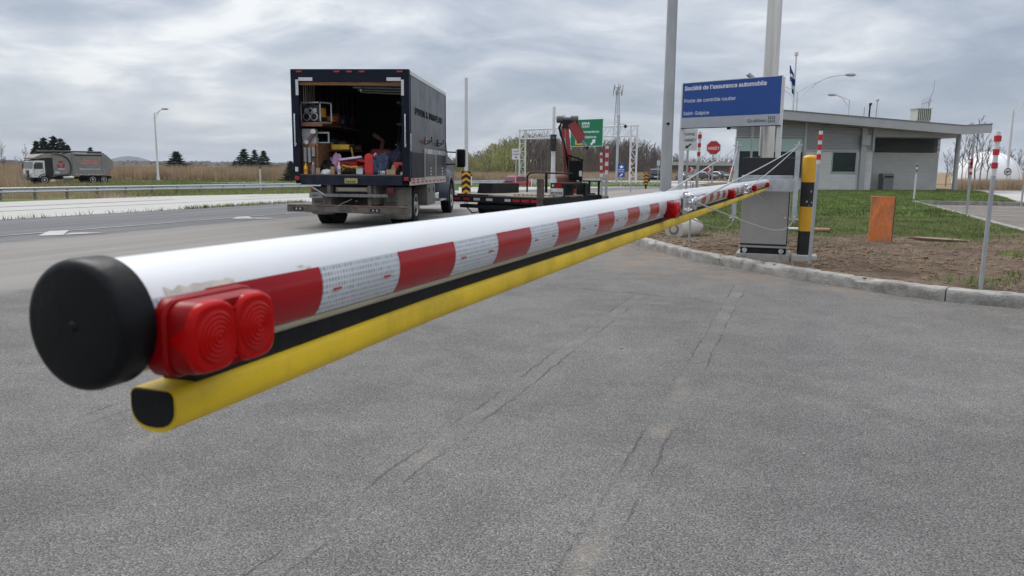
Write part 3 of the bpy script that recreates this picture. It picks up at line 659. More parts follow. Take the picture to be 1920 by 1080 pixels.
    for sgn in (-1, 1):
        y = sgn*.353; m = M(); m.bb(fx-.062, fx-.002, y-.028, y+.028, -.42, .445); st_ = part('stay_post', m, galv, R, bevel=.004)
        for z in (.455, -.43):
            m = M(); m.box((fx-.032,y,z),(.11,.10,.01)); m.lathe([(.012,z-.035),(.012,z-.015),(.006,z-.014),(.006,z+.03),(.014,z+.031),(.014,z+.045)], 'Z', 8, (fx-.06,y,0))
            m.tube([(fx-.1,y,z-.02),(fx-.02,y,z-.012)], .012, 8); part('eye_bracket', m, zinc, st_, 40)
        for xc in (2.60, 5.54):
            a = Vector((fx-.06,y*.98,.44)); b = Vector((xc,sgn*.078,.005)); n_ = 14
            m = M(); m.tube([a.lerp(b, i/n_)-Vector((0,0,.012*math.sin(math.pi*i/n_))) for i in range(n_+1)], .0038, 8); part('stay_cable', m, cable_m, R, 60)
            m = M(); m.tube([a.lerp(b, .02), a.lerp(b, .06)], .006, 8); part('cable_grip', m, zinc, R, 60); m = M(); m.tube([a.lerp(b,.97), b], .006, 8); part('cable_grip', m, zinc, R, 60)
            a = Vector((fx-.06,y*.98,-.42)); sag = .13 if xc < 4 else .03
            m = M(); m.tube([a.lerp(b, i/20)-Vector((0,0,sag*math.sin(math.pi*(i/20)**.62))) for i in range(21)], .0034, 8); part('slack_cable', m, cable_m if sgn < 0 and xc < 4 else cable_dk, R, 60)
    res = pm('tape glue residue', (.60,.57,.50), .7, var=.15, vs=60)
    for x0, x1, a, b in ((.045,.118,55,66),(.205,.2135,58,62.5),(.2165,.224,60.5,65.5)):
        m = M(); n = 10; m.grid([[(x0+(x1-x0)*i/n, -(tr+.0008)*math.sin(rad(aa)), (tr+.0008)*math.cos(rad(aa))) for aa in (a+(b-a)*(.55*abs(math.sin(i*1.7))+.3*(abs(i-n/2)/n)), b)] for i in range(n+1)]); part('glue_residue', m, res, R, 60)
    return R
BAR = barrier()

# ------------------------------------------------------------------ gate cabinet
ga = -math.atan2(bd.x, bd.y)
def cabinet():
    c0 = P0+bd*(BL_+.02); R = thing('gate_cabinet', 'stainless steel barrier cabinet with black top on a concrete footing in the dirt', 'control cabinet', (c0.x,c0.y,0), ga); R.scale = (1.05,1,1)
    m = M(); m.bb(-.31,.31,-.0,.56,-.08,.155); part('footing', m, concrete_m, R, bevel=.008)
    m = M(); m.bb(-.262,.262,.02,.5,.155,.228); part('plinth', m, dark_steel, R, bevel=.003)
    for x in (-.21,.21):
        m = M(); m.lathe([(.03,-.012),(.03,.0),(.018,.002),(.018,.012)], 'Y', 12, (x,.012,.195)); m.cyl((x,.0,.11),(x,.0,.21),.009); part('anchor_bolt', m, zinc, R, 40)
    m = M(); m.bb(-.274,.274,0,.52,.232,.258); part('base_rail', m, stainless, R, bevel=.002)
    m = M(); m.bb(-.268,.268,.006,.514,.258,.276); part('base_gap', m, black_p, R)
    m = M(); m.bb(-.274,.274,.012,.52,.276,1.065); part('body', m, stainless, R, bevel=.004)
    m = M(); m.bb(-.271,.262,0.0,.0105,.282,1.06); dr = part('door', m, stainless, R, bevel=.003)
    m = M(); m.bb(.266,.2735,-.001,.0115,.282,1.06); part('door_seal', m, black_p, R)
    m = M(); m.lathe([(.012,-.006),(.012,.001)], 'Y', 14, (.235,0,.62)); part('lock', m, zinc, dr, 40)
    m = M(); m.bb(-.285,.29,-.012,.53,1.067,1.142); part('lid', m, galv, R, bevel=.004)
    m = M(); m.bb(-.29,.31,.02,.54,1.144,1.36); part('top_box', m, pm('black powder coat', (.014,.015,.018), .45, var=.2), R, bevel=.006)
    return R
cabinet()

# ------------------------------------------------------------------ bollard and marker poles
def bollard():
    R = thing('bollard', 'thick yellow and black banded bollard on a concrete block beside the cabinet', 'bollard', (3.66,9.66,.09), rad(-18))
    m = M(); m.prism([(-.15,-.11),(-.11,-.15),(.11,-.15),(.15,-.11),(.15,.11),(.11,.15),(-.11,.15),(-.15,.11)], -.06, .075, 'Z'); part('base_block', m, pm('pale cast concrete', (.5,.49,.46), .9, var=.1, vs=6, bump=.3, bs=60, grime=.3, gcol=(.3,.27,.23)), R, bevel=.008)
    r = .088
    for z0, z1, mt in ((.072,.37,black_p),(.37,.672,yellow_p),(.672,.972,black_p)):
        m = M(); m.lathe([(r,z0),(r,z1)], 'Z', 40); part('band', m, mt, R, 40)
    m = M(); m.lathe([(r,.972),(r,1.262),(r*.985,1.272),(r*.86,1.288),(r*.55,1.301),(r*.2,1.305)], 'Z', 40); part('band', m, yellow_p, R, 40, label='domed yellow top band')
    chip = pm('bare chip', (.5,.52,.55), .5, var=.2, vs=40)
    for a, z, s in ((-70,.86,.011),(-98,.735,.014),(-60,.725,.01),(-80,.69,.006),(-118,1.08,.022)):
        m = M(); q = [(s*math.cos(t_)*random.uniform(.5,1), s*1.3*math.sin(t_)*random.uniform(.6,1)) for t_ in [i*.7 for i in range(9)]]; ca, sa = math.cos(rad(a)), math.sin(rad(a)); rr = r+.0008
        m.add([(ca*rr-sa*u, sa*rr+ca*u, z+v) for u, v in q], [tuple(range(9))]); part('paint_chip', m, chip if z < 1 else pm('faded yellow', (.6,.42,.12), .6), R)
bollard()
def marker_pole(label, base, h, r, bands, lean=(0,0), cap=None, red=None, sign=None):
    R = thing('marker_pole', label, 'marker pole', base, 0, None); R.rotation_euler = (lean[1], lean[0], 0)
    m = M(); m.lathe([(r,-.1),(r,h-.002),(r*.8,h)], 'Z', 14); part('pole', m, galv_dull, R, 40)
    for z0, z1, mt, k in bands:
        m = M(); m.lathe([(r*k,z0),(r*k,z1)], 'Z', 14); part('band', m, mt, R, 40)
    if sign: m = M(); m.bb(-.07,.19,-r-.02,-r-.008,h*.5,h*.5+.38); part('plate', m, sign, R)
    return R
def rw(top, b, gap, r=1.12): # three red sleeves with white between
    out = []
    for i in range(3): z = top-b*.7-i*(b+gap); out += [(z-b, z, red_refl, r*(1.28 if i in (0,) else 1.12)), (z-b-gap+.002, z-b-.002, white_refl, 1.06)]
    return out+[(top-b*.7, top, white_refl, 1.06)]
marker_pole('galvanized marker pole with three red bands leaning right behind the yellow bollard', (3.46,8.95,.1), 1.55, .0195, rw(1.55,.06,.05), (.02,0))
marker_pole('stout galvanized marker pole with wide red sleeves near the kerb', (4.41,7.2,.1), 1.47, .0195, rw(1.47,.052,.07,1.25), (.012,0))
q = W(1812,405,19.77); marker_pole('thin galvanized marker pole at the parking kerb with red bands halfway up', (q.x,q.y,.09), 2.0, .03, [(1.37,1.45,red_refl,1.2),(1.2,1.28,red_refl,1.2),(1.05,1.12,red_refl,1.2),(1.28,1.37,black_p,1.1),(1.12,1.2,white_refl,1.1)])
q = W(1713,375,30.5); marker_pole('slim white marker pole with black bands at the corner of the lawn', (q.x,q.y,.1), 1.38, .03, [(.02,1.02,white_plain,1.05),(1.3,1.36,black_p,1.1),(1.2,1.26,white_refl,1.1),(1.12,1.18,black_p,1.1),(1.26,1.3,white_refl,1.08)], (.02,0))
q = W(1915,381,27.9); marker_pole('marker pole carrying a small yellow plate at the pavement end', (q.x,q.y,.05), 1.6, .03, rw(1.6,.08,.06), (.02,0), sign=yellow_p)
q = W(1137,330,25); marker_pole('taller of two red and white marker poles beside the crane trailer', (q.x,q.y,0), 1.93, .048, rw(1.93,.13,.14))
q = W(1129,330,28); marker_pole('shorter of two red and white marker poles beside the crane trailer', (q.x,q.y,0), 1.78, .04, rw(1.78,.12,.14), (-.03,0))
q = W(1306,330,20); marker_pole('red and white marker pole left of the octagonal stop sign', (q.x,q.y,0), 2.16, .035, rw(2.16,.1,.12), (.02,0))
q = W(1183,340,43); marker_pole('slim marker pole in front of the gantry leg', (q.x,q.y,-.08), 1.98, .03, rw(1.98,.17,.17))
# thin stake under the arm, precast pipe, orange boards, conduit, manhole
R = thing('metal_stake', 'thin bent metal stake in the dirt in front of the concrete pipe', 'stake', (2.68,11.7,.1)); m = M(); m.tube([(0,0,-.1),(.0,0,.3),(.012,0,.62),(.016,0,.9)], .016, 10); part('rod', m, galv_dull, R, 40)
pale = pm('pale cast pipe', (.55,.52,.46), .85, var=.12, vs=4, grime=.6, gcol=(.3,.24,.17), gs=4, bump=.2, bs=50)
R = thing('concrete_pipe', 'dirty pale concrete cylinder lying on its side in the dirt', 'concrete pipe', (2.60,12.45,.25), rad(-38))
m = M(); m.lathe([(.05,-.02),(.052,-.005),(.13,-.004),(.163,.0),(.165,.02),(.165,.66),(.158,.68),(.1,.69),(.095,.9),(.06,.905)], 'Y', 36); part('body', m, pale, R, 35)
m = M(); m.lathe([(.085,-.008),(.09,-.006),(.09,.01)], 'Y', 28); part('core_ring', m, dirt_flap, R, 35)
R = thing('orange_board', 'upright scuffed orange plywood panel standing on the dirt', 'board', (5.80,12.2,.09), rad(-22)); R.rotation_euler = (rad(-1.5),rad(.4),rad(-20))
m = M(); m.bb(-.165,.165,-.03,.03,-.03,.71); part('panel', m, orange_p, R, bevel=.004)
m = M(); m.bb(-.17,.17,-.034,.036,.711,.728); part('top_edge', m, pm('bright orange edge', (.8,.3,.12), .6, var=.1), R)
m = M(); m.bb(.1658,.178,-.028,.032,-.03,.709); part('side_edge', m, pm('dark board edge', (.1,.07,.05), .8, var=.3), R)
R = thing('orange_board', 'small orange board half hidden under the barrier arm', 'board', (2.49,13.75,.02), rad(12)); m = M(); m.bb(-.13,.13,-.03,.03,0,.36); part('panel', m, orange_p, R, bevel=.004); m = M(); m.bb(-.14,.14,-.05,.05,-.002,.018); part('foot', m, orange_p, R)
R = thing('conduit_pipe', 'short length of grey and copper coloured conduit lying in the grass edge', 'pipe', (0,0,0)); a, b = Vector((4.55,14.1,.155)), Vector((5.62,13.72,.165)); mid = a.lerp(b,.62)
m = M(); m.cyl(a, mid, .036, n=16); part('pipe', m, galv, R, 40); m = M(); m.cyl(mid, b, .038, n=16); part('sleeve', m, pm('copper brown plastic', (.42,.22,.15), .5, var=.15), R, 40); m = M(); d = (b-a).normalized(); m.cyl(b, b+d*.003, .029, n=16); part('bore', m, black_p, R)
R = thing('manhole_cover', 'round flat brown manhole lid with a raised rim lying in the dirt', 'manhole cover', (6.95,12.5,.105), 0); R.rotation_euler = (rad(-1.5),rad(2.2),0)
rust = pm('dusty concrete lid', (.28,.22,.165), .9, var=.15, vs=4, bump=.4, bs=40, grime=.4, gcol=(.18,.125,.09))
m = M(); m.lathe([(.44,-.04),(.44,.026),(.42,.03),(.1,.036)], 'Z', 48); part('lid', m, rust, R, 40); m = M(); m.lathe([(.441,-.05),(.478,-.05),(.478,.03),(.47,.037),(.45,.037),(.441,.028)], 'Z', 48); part('rim', m, pm('rusty iron rim', (.13,.075,.05), .8, .2, var=.3), R, 40)

# ------------------------------------------------------------------ big poles and the blue sign
R = thing('lamp_column', 'tall galvanized steel column with a small black hole cover, left of the blue sign', 'pole', (W(1248,345,14).x,W(1248,345,14).y,.08))
m = M(); m.lathe([(.11,0),(.108,.02),(.088,4.4),(.078,8.2),(.02,8.22)], 'Z', 12); part('column', m, galv_dull, R, 20); m = M(); m.lathe([(.18,-.01),(.18,.02),(.12,.03)], 'Z', 12); part('base_flange', m, galv_dull, R)
hc = W(1249,232,13.9); m = M(); m.lathe([(.023,-.012),(.023,0)], 'Y', 16, (-.012,-.096,hc.z-.08)); m.cyl((-.05,-.1,hc.z-.075),(-.012,-.1,hc.z-.08),.008,n=8); part('hole_cover', m, black_plastic, R, 40)
m = M(); m.tube([(0,0,8.1),(0,.4,8.5),(0,1.2,8.6)], .03, 8); ar = part('arm', m, galv_dull, R, 40); m = M(); m.box((0,1.5,8.58),(.2,.6,.1)); part('lamp_head', m, galv_dull, ar, bevel=.03)
b = W(1436,300,16.2)
R = thing('aluminium_mast', 'wide shiny aluminium mast standing behind the blue sign and black cabinet top', 'pole', (b.x,b.y,.08)); 
m = M(); m.lathe([(.155,0),(.15,1.3),(.14,6),(.125,9.3),(.03,9.33)], 'Z', 40); part('mast', m, alu, R, 30); m = M(); m.lathe([(.24,-.02),(.24,.03),(.16,.04)], 'Z', 24); part('base_flange', m, galv_dull, R, 30)
m = M(); m.lathe([(.152,1.02),(.164,1.03),(.164,1.28),(.151,1.29)], 'Z', 40); col = part('collar', m, alu, R, 30)
for sx in (-1,1): m = M(); m.bb(sx*.165-.012,sx*.165+.012,-.03,.03,1.06,1.42); part('hinge_lug', m, dark_steel, col)
m = M(); m.tube([(0,0,9.2),(-.3,.5,9.5),(-1,1.2,9.6)], .04, 8); part('arm', m, alu, R, 40)
def info_sign():
    Lb, Rb = W(1279,204,15.4), W(1464,190,14.0); o = Vector((Lb.x,Lb.y,0)); d = Vector((Rb.x-Lb.x,Rb.y-Lb.y,0)); wd = d.length; ang = math.atan2(d.y,d.x)
    R = thing('roadside_sign', 'blue and grey information board on two white posts facing the road', 'sign', (o.x,o.y,.1), ang)
    z0, z1 = 1.90, 2.745; zb = z0+(z1-z0)*.235
    m = M(); m.bb(0,wd,.0,.03,zb,z1); bp = part('blue_panel', m, blue_sign, R, bevel=.002)
    m = M(); m.bb(0,wd,.0,.03,z0,zb-.002); gp = part('grey_panel', m, grey_sign, R, bevel=.002)
    for a, c in ((-.012,.0),(wd,wd+.012)): m = M(); m.bb(a,c,-.004,.034,z0,z1); part('trim', m, white_plain, R)
    m = M(); m.bb(-.012,wd+.012,-.004,.034,z1+.001,z1+.012); part('trim', m, white_plain, R)
    m = M(); m.bb(-.012,wd+.012,-.004,.034,z0-.012,z0-.001); part('trim', m, dark_steel, R)
    for x in (-.02, wd-.03): m = M(); m.bb(x-.035,x+.045,.036,.10,-.25,z1-.01); part('post', m, white_plain, R, bevel=.006)
    H = z1-z0
    def line(s, x0, x1, base, h, bold, mt, par): text_fit('lettering', s, h, (wd*x0,-.0,z1-H*base), wd*(x1-x0), bold, mt, par)
    line("Société de l'assurance automobile", .022, .86, .158, .106, .018, white_txt, bp)
    line("Poste de contrôle routier", .022, .565, .43, .094, .0, white_txt, bp)
    line("Saint-Sulpice", .018, .295, .71, .094, .0, white_txt, bp)
    line("Québec", .688, .878, .925, .082, -.004, black_txt, gp)
    flag = M(); fd = M()
    for i in range(2):
        for j in range(2):
            x, z = wd*.905+i*.072, z0+.075+j*.062
            flag.bb(x-.027,x+.027,-.0025,-.0005,z-.022,z+.022); fd.bb(x-.017,x+.017,-.0040,-.003,z-.011,z+.011)
            fd.bb(x-.005,x+.005,-.0040,-.003,z+.011,z+.018)
    part('emblem_square', flag, black_txt, gp); part('emblem_mark', fd, grey_sign, gp)
    m = M(); m.bb(wd*.5-.03,wd*.5+.03,.01,.05,z0-.05,z0-.013); part('clip', m, dark_steel, R)
    return R
def text_fit(name, s, h, o, width, bold, mat, par, right=(1,0,0), up=(0,0,1), depth=.0008):
    t_ = text(name, s, h, o, right, up, mat, par, 1., bold, depth=depth); Rr = Vector(right).normalized(); xs = [(v.co-Vector(o)).dot(Rr) for v in t_.data.vertices]
    k = width/max(1e-4, max(xs)-min(xs)); x0 = min(xs)
    for v in t_.data.vertices: d = (v.co-Vector(o)).dot(Rr); v.co += Rr*((d-x0)*k-d)
    return t_
info_sign()
q = W(1414,150,14.6); R = thing('floodlight', 'grey floodlight on a bent stem above the blue sign', 'floodlight', (q.x,q.y+.12,0))
m = M(); m.tube([(.06,0,.1),(.06,0,q.z-.02),(.05,0,q.z+.04)], .02, 10); part('stem', m, galv_dull, R, 40); m = M(); m.box((-.03,-.02,q.z+.07),(.18,.1,.07),Matrix.Rotation(rad(38),3,'Y')); part('lamp_head', m, galv_dull, R, bevel=.02)

# ------------------------------------------------------------------ road signs
def octo(r, y0, y1, cz): m = M(); m.prism([(r*math.cos(rad(22.5+45*i)), cz+r*math.sin(rad(22.5+45*i))) for i in range(8)], y0, y1, 'Y'); return m
def arrow(mb, c, ang, ln_, wd_, y):
    ca, sa = math.cos(ang), math.sin(ang); pl = [(-.5,-.16),(.05,-.16),(.05,-.42),(.5,0),(.05,.42),(.05,.16),(-.5,.16)]
    q = [(c[0]+ln_*(u*ca)-wd_*v*sa, c[1]+ln_*u*sa+wd_*v*ca) for u, v in pl]
    mb.add([(a,y,b_) for a, b_ in q], [(0,1,5,6),(2,3,4)])
q = W(1338,277,33); R = thing('stop_sign', 'red octagonal stop sign with white ARRÊT lettering on a grey post', 'stop sign', (q.x,q.y,0), rad(-10))
cz = q.z; pl = part('plate', octo(.315,-.012,-.004,cz), white_refl, R); part('face', octo(.288,-.016,-.013,cz), red_refl, R); text_fit('lettering', 'ARRÊT', .165, (-.235,-.016,cz-.085), .47, .01, white_txt, R)
m = M(); m.bb(-.03,.03,0,.04,tz(q.x,q.y),cz+.2); part('post', m, galv_dull, R)
def stopline(px0, px1, py0, py1, Y, ang, ar, label):
    a, b = W(px0,py1,Y), W(px1,py0,Y); wd = b.x-a.x; z0, z1 = a.z, b.z; R = thing('stop_line_sign', label, 'sign', ((a.x+b.x)/2,a.y,0), ang)
    m = M(); m.bb(-wd/2,wd/2,-.01,0,z0,z1); pl = part('plate', m, white_refl, R); h = z1-z0
    text_fit('lettering', 'LIGNE', h*.17, (-wd*.36,-.01,z0+h*.7), wd*.72, .01, black_txt, pl); text_fit('lettering', "D'ARRÊT", h*.17, (-wd*.42,-.01,z0+h*.42), wd*.86, .01, black_txt, pl)
    g = M(); arrow(g, (wd*.0,z0+h*.2), ar, wd*.42, h*.22, -.013); part('arrow', g, black_txt, pl)
    m = M(); m.bb(-.03,.03,.001,.05,tz(a.x,a.y)-.1,z1-.05); part('post', m, galv_dull, R)
stopline(1273,1308,242,282,24,rad(-14),rad(218),'white stop line sign with arrow pointing down left, under the blue board')
stopline(960,975,279,299,46,rad(0),rad(-40),'small white stop line sign with arrow pointing down right, beside the gantry leg')
# hazard boards with chevrons
def hazard(px_, py0, py1, Y, wd, label, base_z, r=None, pole=None):
    a = W(px_,py1,Y); h = W(px_,py0,Y).z-a.z; R = thing('hazard_board' if not pole else 'raised_barrier', label, 'hazard board' if not pole else 'barrier', (a.x,a.y,0))
    m = M(); m.bb(-wd/2,wd/2,-.02,0,a.z,a.z+h); pl = part('board', m, black_p, R); n = max(3, round(h/wd/.62)); m = M(); sp = h/n
    for i in range(n):
        z = a.z+sp*(i+.12)
        for sgn in (-1,1):
            P_ = [(0,z+sp*.42),(sgn*wd*.46,z-.02*sp),(sgn*wd*.46,z+sp*.42),(0,z+sp*.86)]
            P_ = [(x, min(max(zz,a.z+.005),a.z+h-.005)) for x, zz in P_]; m.add([(x,-.023,zz) for x, zz in P_], [(0,1,2,3)])
    part('chevron', m, pm('amber reflective sheet', (.75,.36,.02), .4, var=.05), pl)
    if pole: m = M(); m.lathe([(.062,a.z-.4),(.062,2.2),(.052,pole),(.02,pole+.02)], 'Z', 16, (0,.08,0)); part('raised_arm', m, white_plain, R, 40)
    m = M(); m.bb(-.06,.06,.0 if not pole else .02,.08,base_z,a.z+h*.5); part('post', m, dark_steel if not pole else galv_dull, R)
    return R
hazard(874,321,366,26,.30,'raised white barrier pole with black and amber chevron board at its foot',-.05,pole=4.12)
hazard(1211,324,348,55,.33,'black and amber chevron board at the road edge left of the steel column',-.3)
for px_, Y, lb in ((1296,62,'leftmost'),(1330,70,'middle'),(1371,76,'rightmost')):
    a = W(px_,318,Y); R = thing('chevron_sign', '%s of three small red and white chevron signs on the curve'%lb, 'sign', (a.x,a.y,0)); s = .2
    m = M(); m.bb(-s,s,-.01,0,a.z-s,a.z+s); part('plate', m, red_refl, R)
    m = M(); m.add([(x,-.013,a.z+z) for x, z in ((-.5*s,.95*s),(.2*s,.95*s),(.9*s,0),(.2*s,-.95*s),(-.5*s,-.95*s),(.2*s,0))], [(0,1,2,5),(5,2,3,4)]); part('chevron', m, white_refl, R)
    m = M(); m.bb(-.03,.03,.0,.05,tz(a.x,a.y)-.2,a.z); part('post', m, galv_dull, R)
# camera pole with the blue tourist sign
a = W(1156,343,90); R = thing('camera_pole', 'grey pole with a dome camera arm standing by the right gantry leg', 'pole', (a.x,a.y,a.z)); hp = W(1158,218,90).z-a.z
m = M(); m.lathe([(.16,0),(.13,hp-.3),(.1,hp-.25),(.1,hp)], 'Z', 12); part('pole', m, galv_dull, R, 40); m = M(); m.tube([(0,-.1,hp-1.0),(.4,-.2,hp-.85),(.75,-.2,hp-.95)], .05, 8); ar = part('arm', m, galv_dull, R, 40); m = M(); m.lathe([(.05,.2),(.15,.16),(.17,0),(.13,-.12),(.05,-.18)], 'Z', 14, (.8,-.2,hp-1.15)); part('dome_camera', m, black_plastic, ar, 40)
a, b = W(1158,332,78), W(1172,307,78); wd = b.x-a.x; h = b.z-a.z; R = thing('route_sign', 'blue tourist route sign with crown and arrow beside the camera pole', 'sign', ((a.x+b.x)/2,a.y,0))
m = M(); m.bb(-wd/2,wd/2,-.02,0,a.z+h*.345,b.z); pl = part('plate', m, blue_sign, R); m = M(); m.bb(-wd/2,wd/2,-.02,0,a.z,a.z+h*.32); p2 = part('arrow_plate', m, blue_sign, R)
m = M(); z = a.z+h*.72
m.add([(x*wd,-.025,z+zz*h) for x, zz in ((-.28,.12),(-.2,-.02),(.2,-.02),(.28,.12),(.14,.06),(.0,.2),(-.14,.06))], [(0,1,6),(1,2,6),(2,4,6),(4,2,3),(4,5,6)]); m.bb(-.2*wd,.2*wd,-.026,-.022,z-.05*h,z-.025*h); part('crown', m, white_txt, pl)
text_fit('lettering', 'CHEMIN', h*.085, (-wd*.4,-.02,a.z+h*.52), wd*.8, .02, white_txt, pl, depth=.004); text_fit('lettering', 'DU ROY', h*.085, (-wd*.4,-.02,a.z+h*.39), wd*.8, .02, white_txt, pl, depth=.004)
m = M(); arrow(m, (0,a.z+h*.16), rad(42), wd*.6, wd*.35, -.024); part('arrow', m, white_txt, p2)
m = M(); m.bb(-.05,.05,.001,.07,tz(a.x,a.y)-.3,b.z-.1); part('post', m, galv_dull, R)
a = W(1233.5,337,70); R = thing('small_sign', 'small pale green plate on a thin post left of the steel column', 'sign', (a.x,a.y,0)); m = M(); m.bb(-.14,.14,-.01,0,W(1234,310,70).z,W(1234,301,70).z); part('plate', m, pm('pale green plate', (.45,.6,.52), .5), R); m = M(); m.bb(-.03,.03,.001,.06,-.5,W(1234,303,70).z); part('post', m, galv_dull, R)
# ------------------------------------------------------------------ guardrail
def guardrail():
    a, b = Vector((-29.14,45)), Vector((-17.6,64)); d = (b-a).normalized(); n = Vector((-d.y,d.x)); a0 = a-d*18; ang = math.atan2(d.y,d.x)
    R = thing('guardrail', 'long galvanized highway guardrail with steel posts beyond the concrete road', 'guardrail', (a0.x,a0.y,-.87), ang); tot = 92
    prof = [(-.0,.40),(.03,.415),(.045,.45),(.03,.48),(-.02,.515),(-.035,.555),(-.02,.595),(.03,.63),(.045,.66),(.03,.70),(.0,.715)]
    for x in np.arange(0, tot, 7.62):
        m = M(); m.grid([[(xx,-.06-o_,z) for o_, z in prof] for xx in (x+.004, x+7.64)]); part('rail', m, galv, R, 60)
    pm_ = M(); pm_.bb(-.06,.06,.0,.13,-.4,.70); pm_.bb(-.07,.07,-.05,.0,.42,.68); pme = pm_.mesh('post', pm('weathered post', (.2,.19,.17), .8, .1, var=.15, grime=.4, gcol=(.13,.11,.09)))
    for x in np.arange(.4, tot, 1.905): o = link('post', pme, R); o.location = (float(x),0,0)
    return R
guardrail()
def delineator(px_, py_top, Y, lb, zb=None, h=None):
    t_ = W(px_, py_top, Y); zb = tz(t_.x,t_.y)-.05; R = thing('delineator_post', lb, 'road marker post', (t_.x,t_.y,zb)); hh = t_.z-zb
    m = M(); m.bb(-.055,.055,-.02,.02,0,hh-.18); part('post', m, white_plain, R); m = M(); m.bb(-.056,.056,-.021,.021,hh-.18,hh); part('cap', m, black_p, R)
delineator(487,312.5,67,'slim white road post standing behind the guardrail in front of the spruces'); delineator(884,327,82,'slim white road post behind the amber chevron board'); delineator(997,331,84,'slim white road post right of the red car'); delineator(1046,330,86,'slim white road post behind the crane trailer')

# ------------------------------------------------------------------ lamps
def lamp(label, base, h, arms, r=.09):
    R = thing('street_lamp', label, 'street lamp', base)
    m = M(); m.lathe([(r*1.9,0),(r*1.9,.4),(r*1.15,.6),(r,h*.5),(r*.7,h)], 'Z', 10); part('pole', m, white_plain, R, 40)
    for dx, dy, up, lo in arms:
        P_ = [(0,0,h-lo)]; Q_ = [(0,0,h-lo-.75)]
        for i in range(1, 9):
            t_ = i/8; zz = h-lo+up*math.sin(t_*math.pi/2); P_.append((dx*t_*.92,dy*t_*.92,zz)); Q_.append((dx*t_*.75,dy*t_*.75,h-lo-.75+(up+.68)*math.sin(t_*math.pi/2)))
        m = M(); m.tube(P_, .035, 6); m.tube(Q_, .03, 6)
        for i in (3,6): m.tube([P_[i],Q_[i]], .025, 6)
        ar = part('arm', m, white_plain, R, 40)
        e = Vector((dx,dy,h-lo+up+.02)); d = Vector((dx,dy,0)).normalized(); m = M(); m.tube([e-d*.55,e-d*.3,e+d*.2,e+d*.42],[.05,.13,.15,.05],8); part('lamp_head', m, galv_dull, ar, 40)
def lampW(label, bx_, by_, Y, ty, arms, r=.09): b = W(bx_,by_,Y); lamp(label, (b.x,b.y,b.z), W(bx_,ty,Y).z-b.z, arms, r)
lampW('white street lamp with one curved arm standing alone beyond the guardrail', 297,338,108, 212, [(1.55,0,.75,.2)], .12)
b = W(1485,335,70); lamp('white street lamp with two long arms behind the roof edge and flag', (b.x,b.y,-.3), 8.35, [(-4.25,0,1.05,.0),(4.6,0,1.5,.0)])
b = W(1582,335,86); lamp('white street lamp with one short arm showing above the middle of the roof', (b.x,b.y,-.5), 9.3, [(-2.0,0,.55,.0)])
b = W(1885,355,88); lamp('white street lamp with a curved arm at the far right by the white dome', (b.x,b.y,-.75), 8.9, [(2.9,0,1.5,.0)], .14)
c = W(1889.5,322,87.5); R = thing('round_sign', 'small round black and white sign fixed to the far right lamp', 'sign', (c.x,c.y,c.z)); m = M(); m.lathe([(.42,.0),(.42,.03)], 'Y', 20); part('disc', m, white_refl, R); m = M()
for q in range(20):
    a0, a1 = 2*math.pi*q/20, 2*math.pi*(q+1)/20; m.add([(r_*math.cos(a),-.01,r_*math.sin(a)) for r_, a in ((.42,a0),(.42,a1),(.33,a1),(.33,a0))], [(0,1,2,3)])
arrow(m, (0,0), rad(200), .5, .35, -.012); part('symbol', m, black_txt, R)

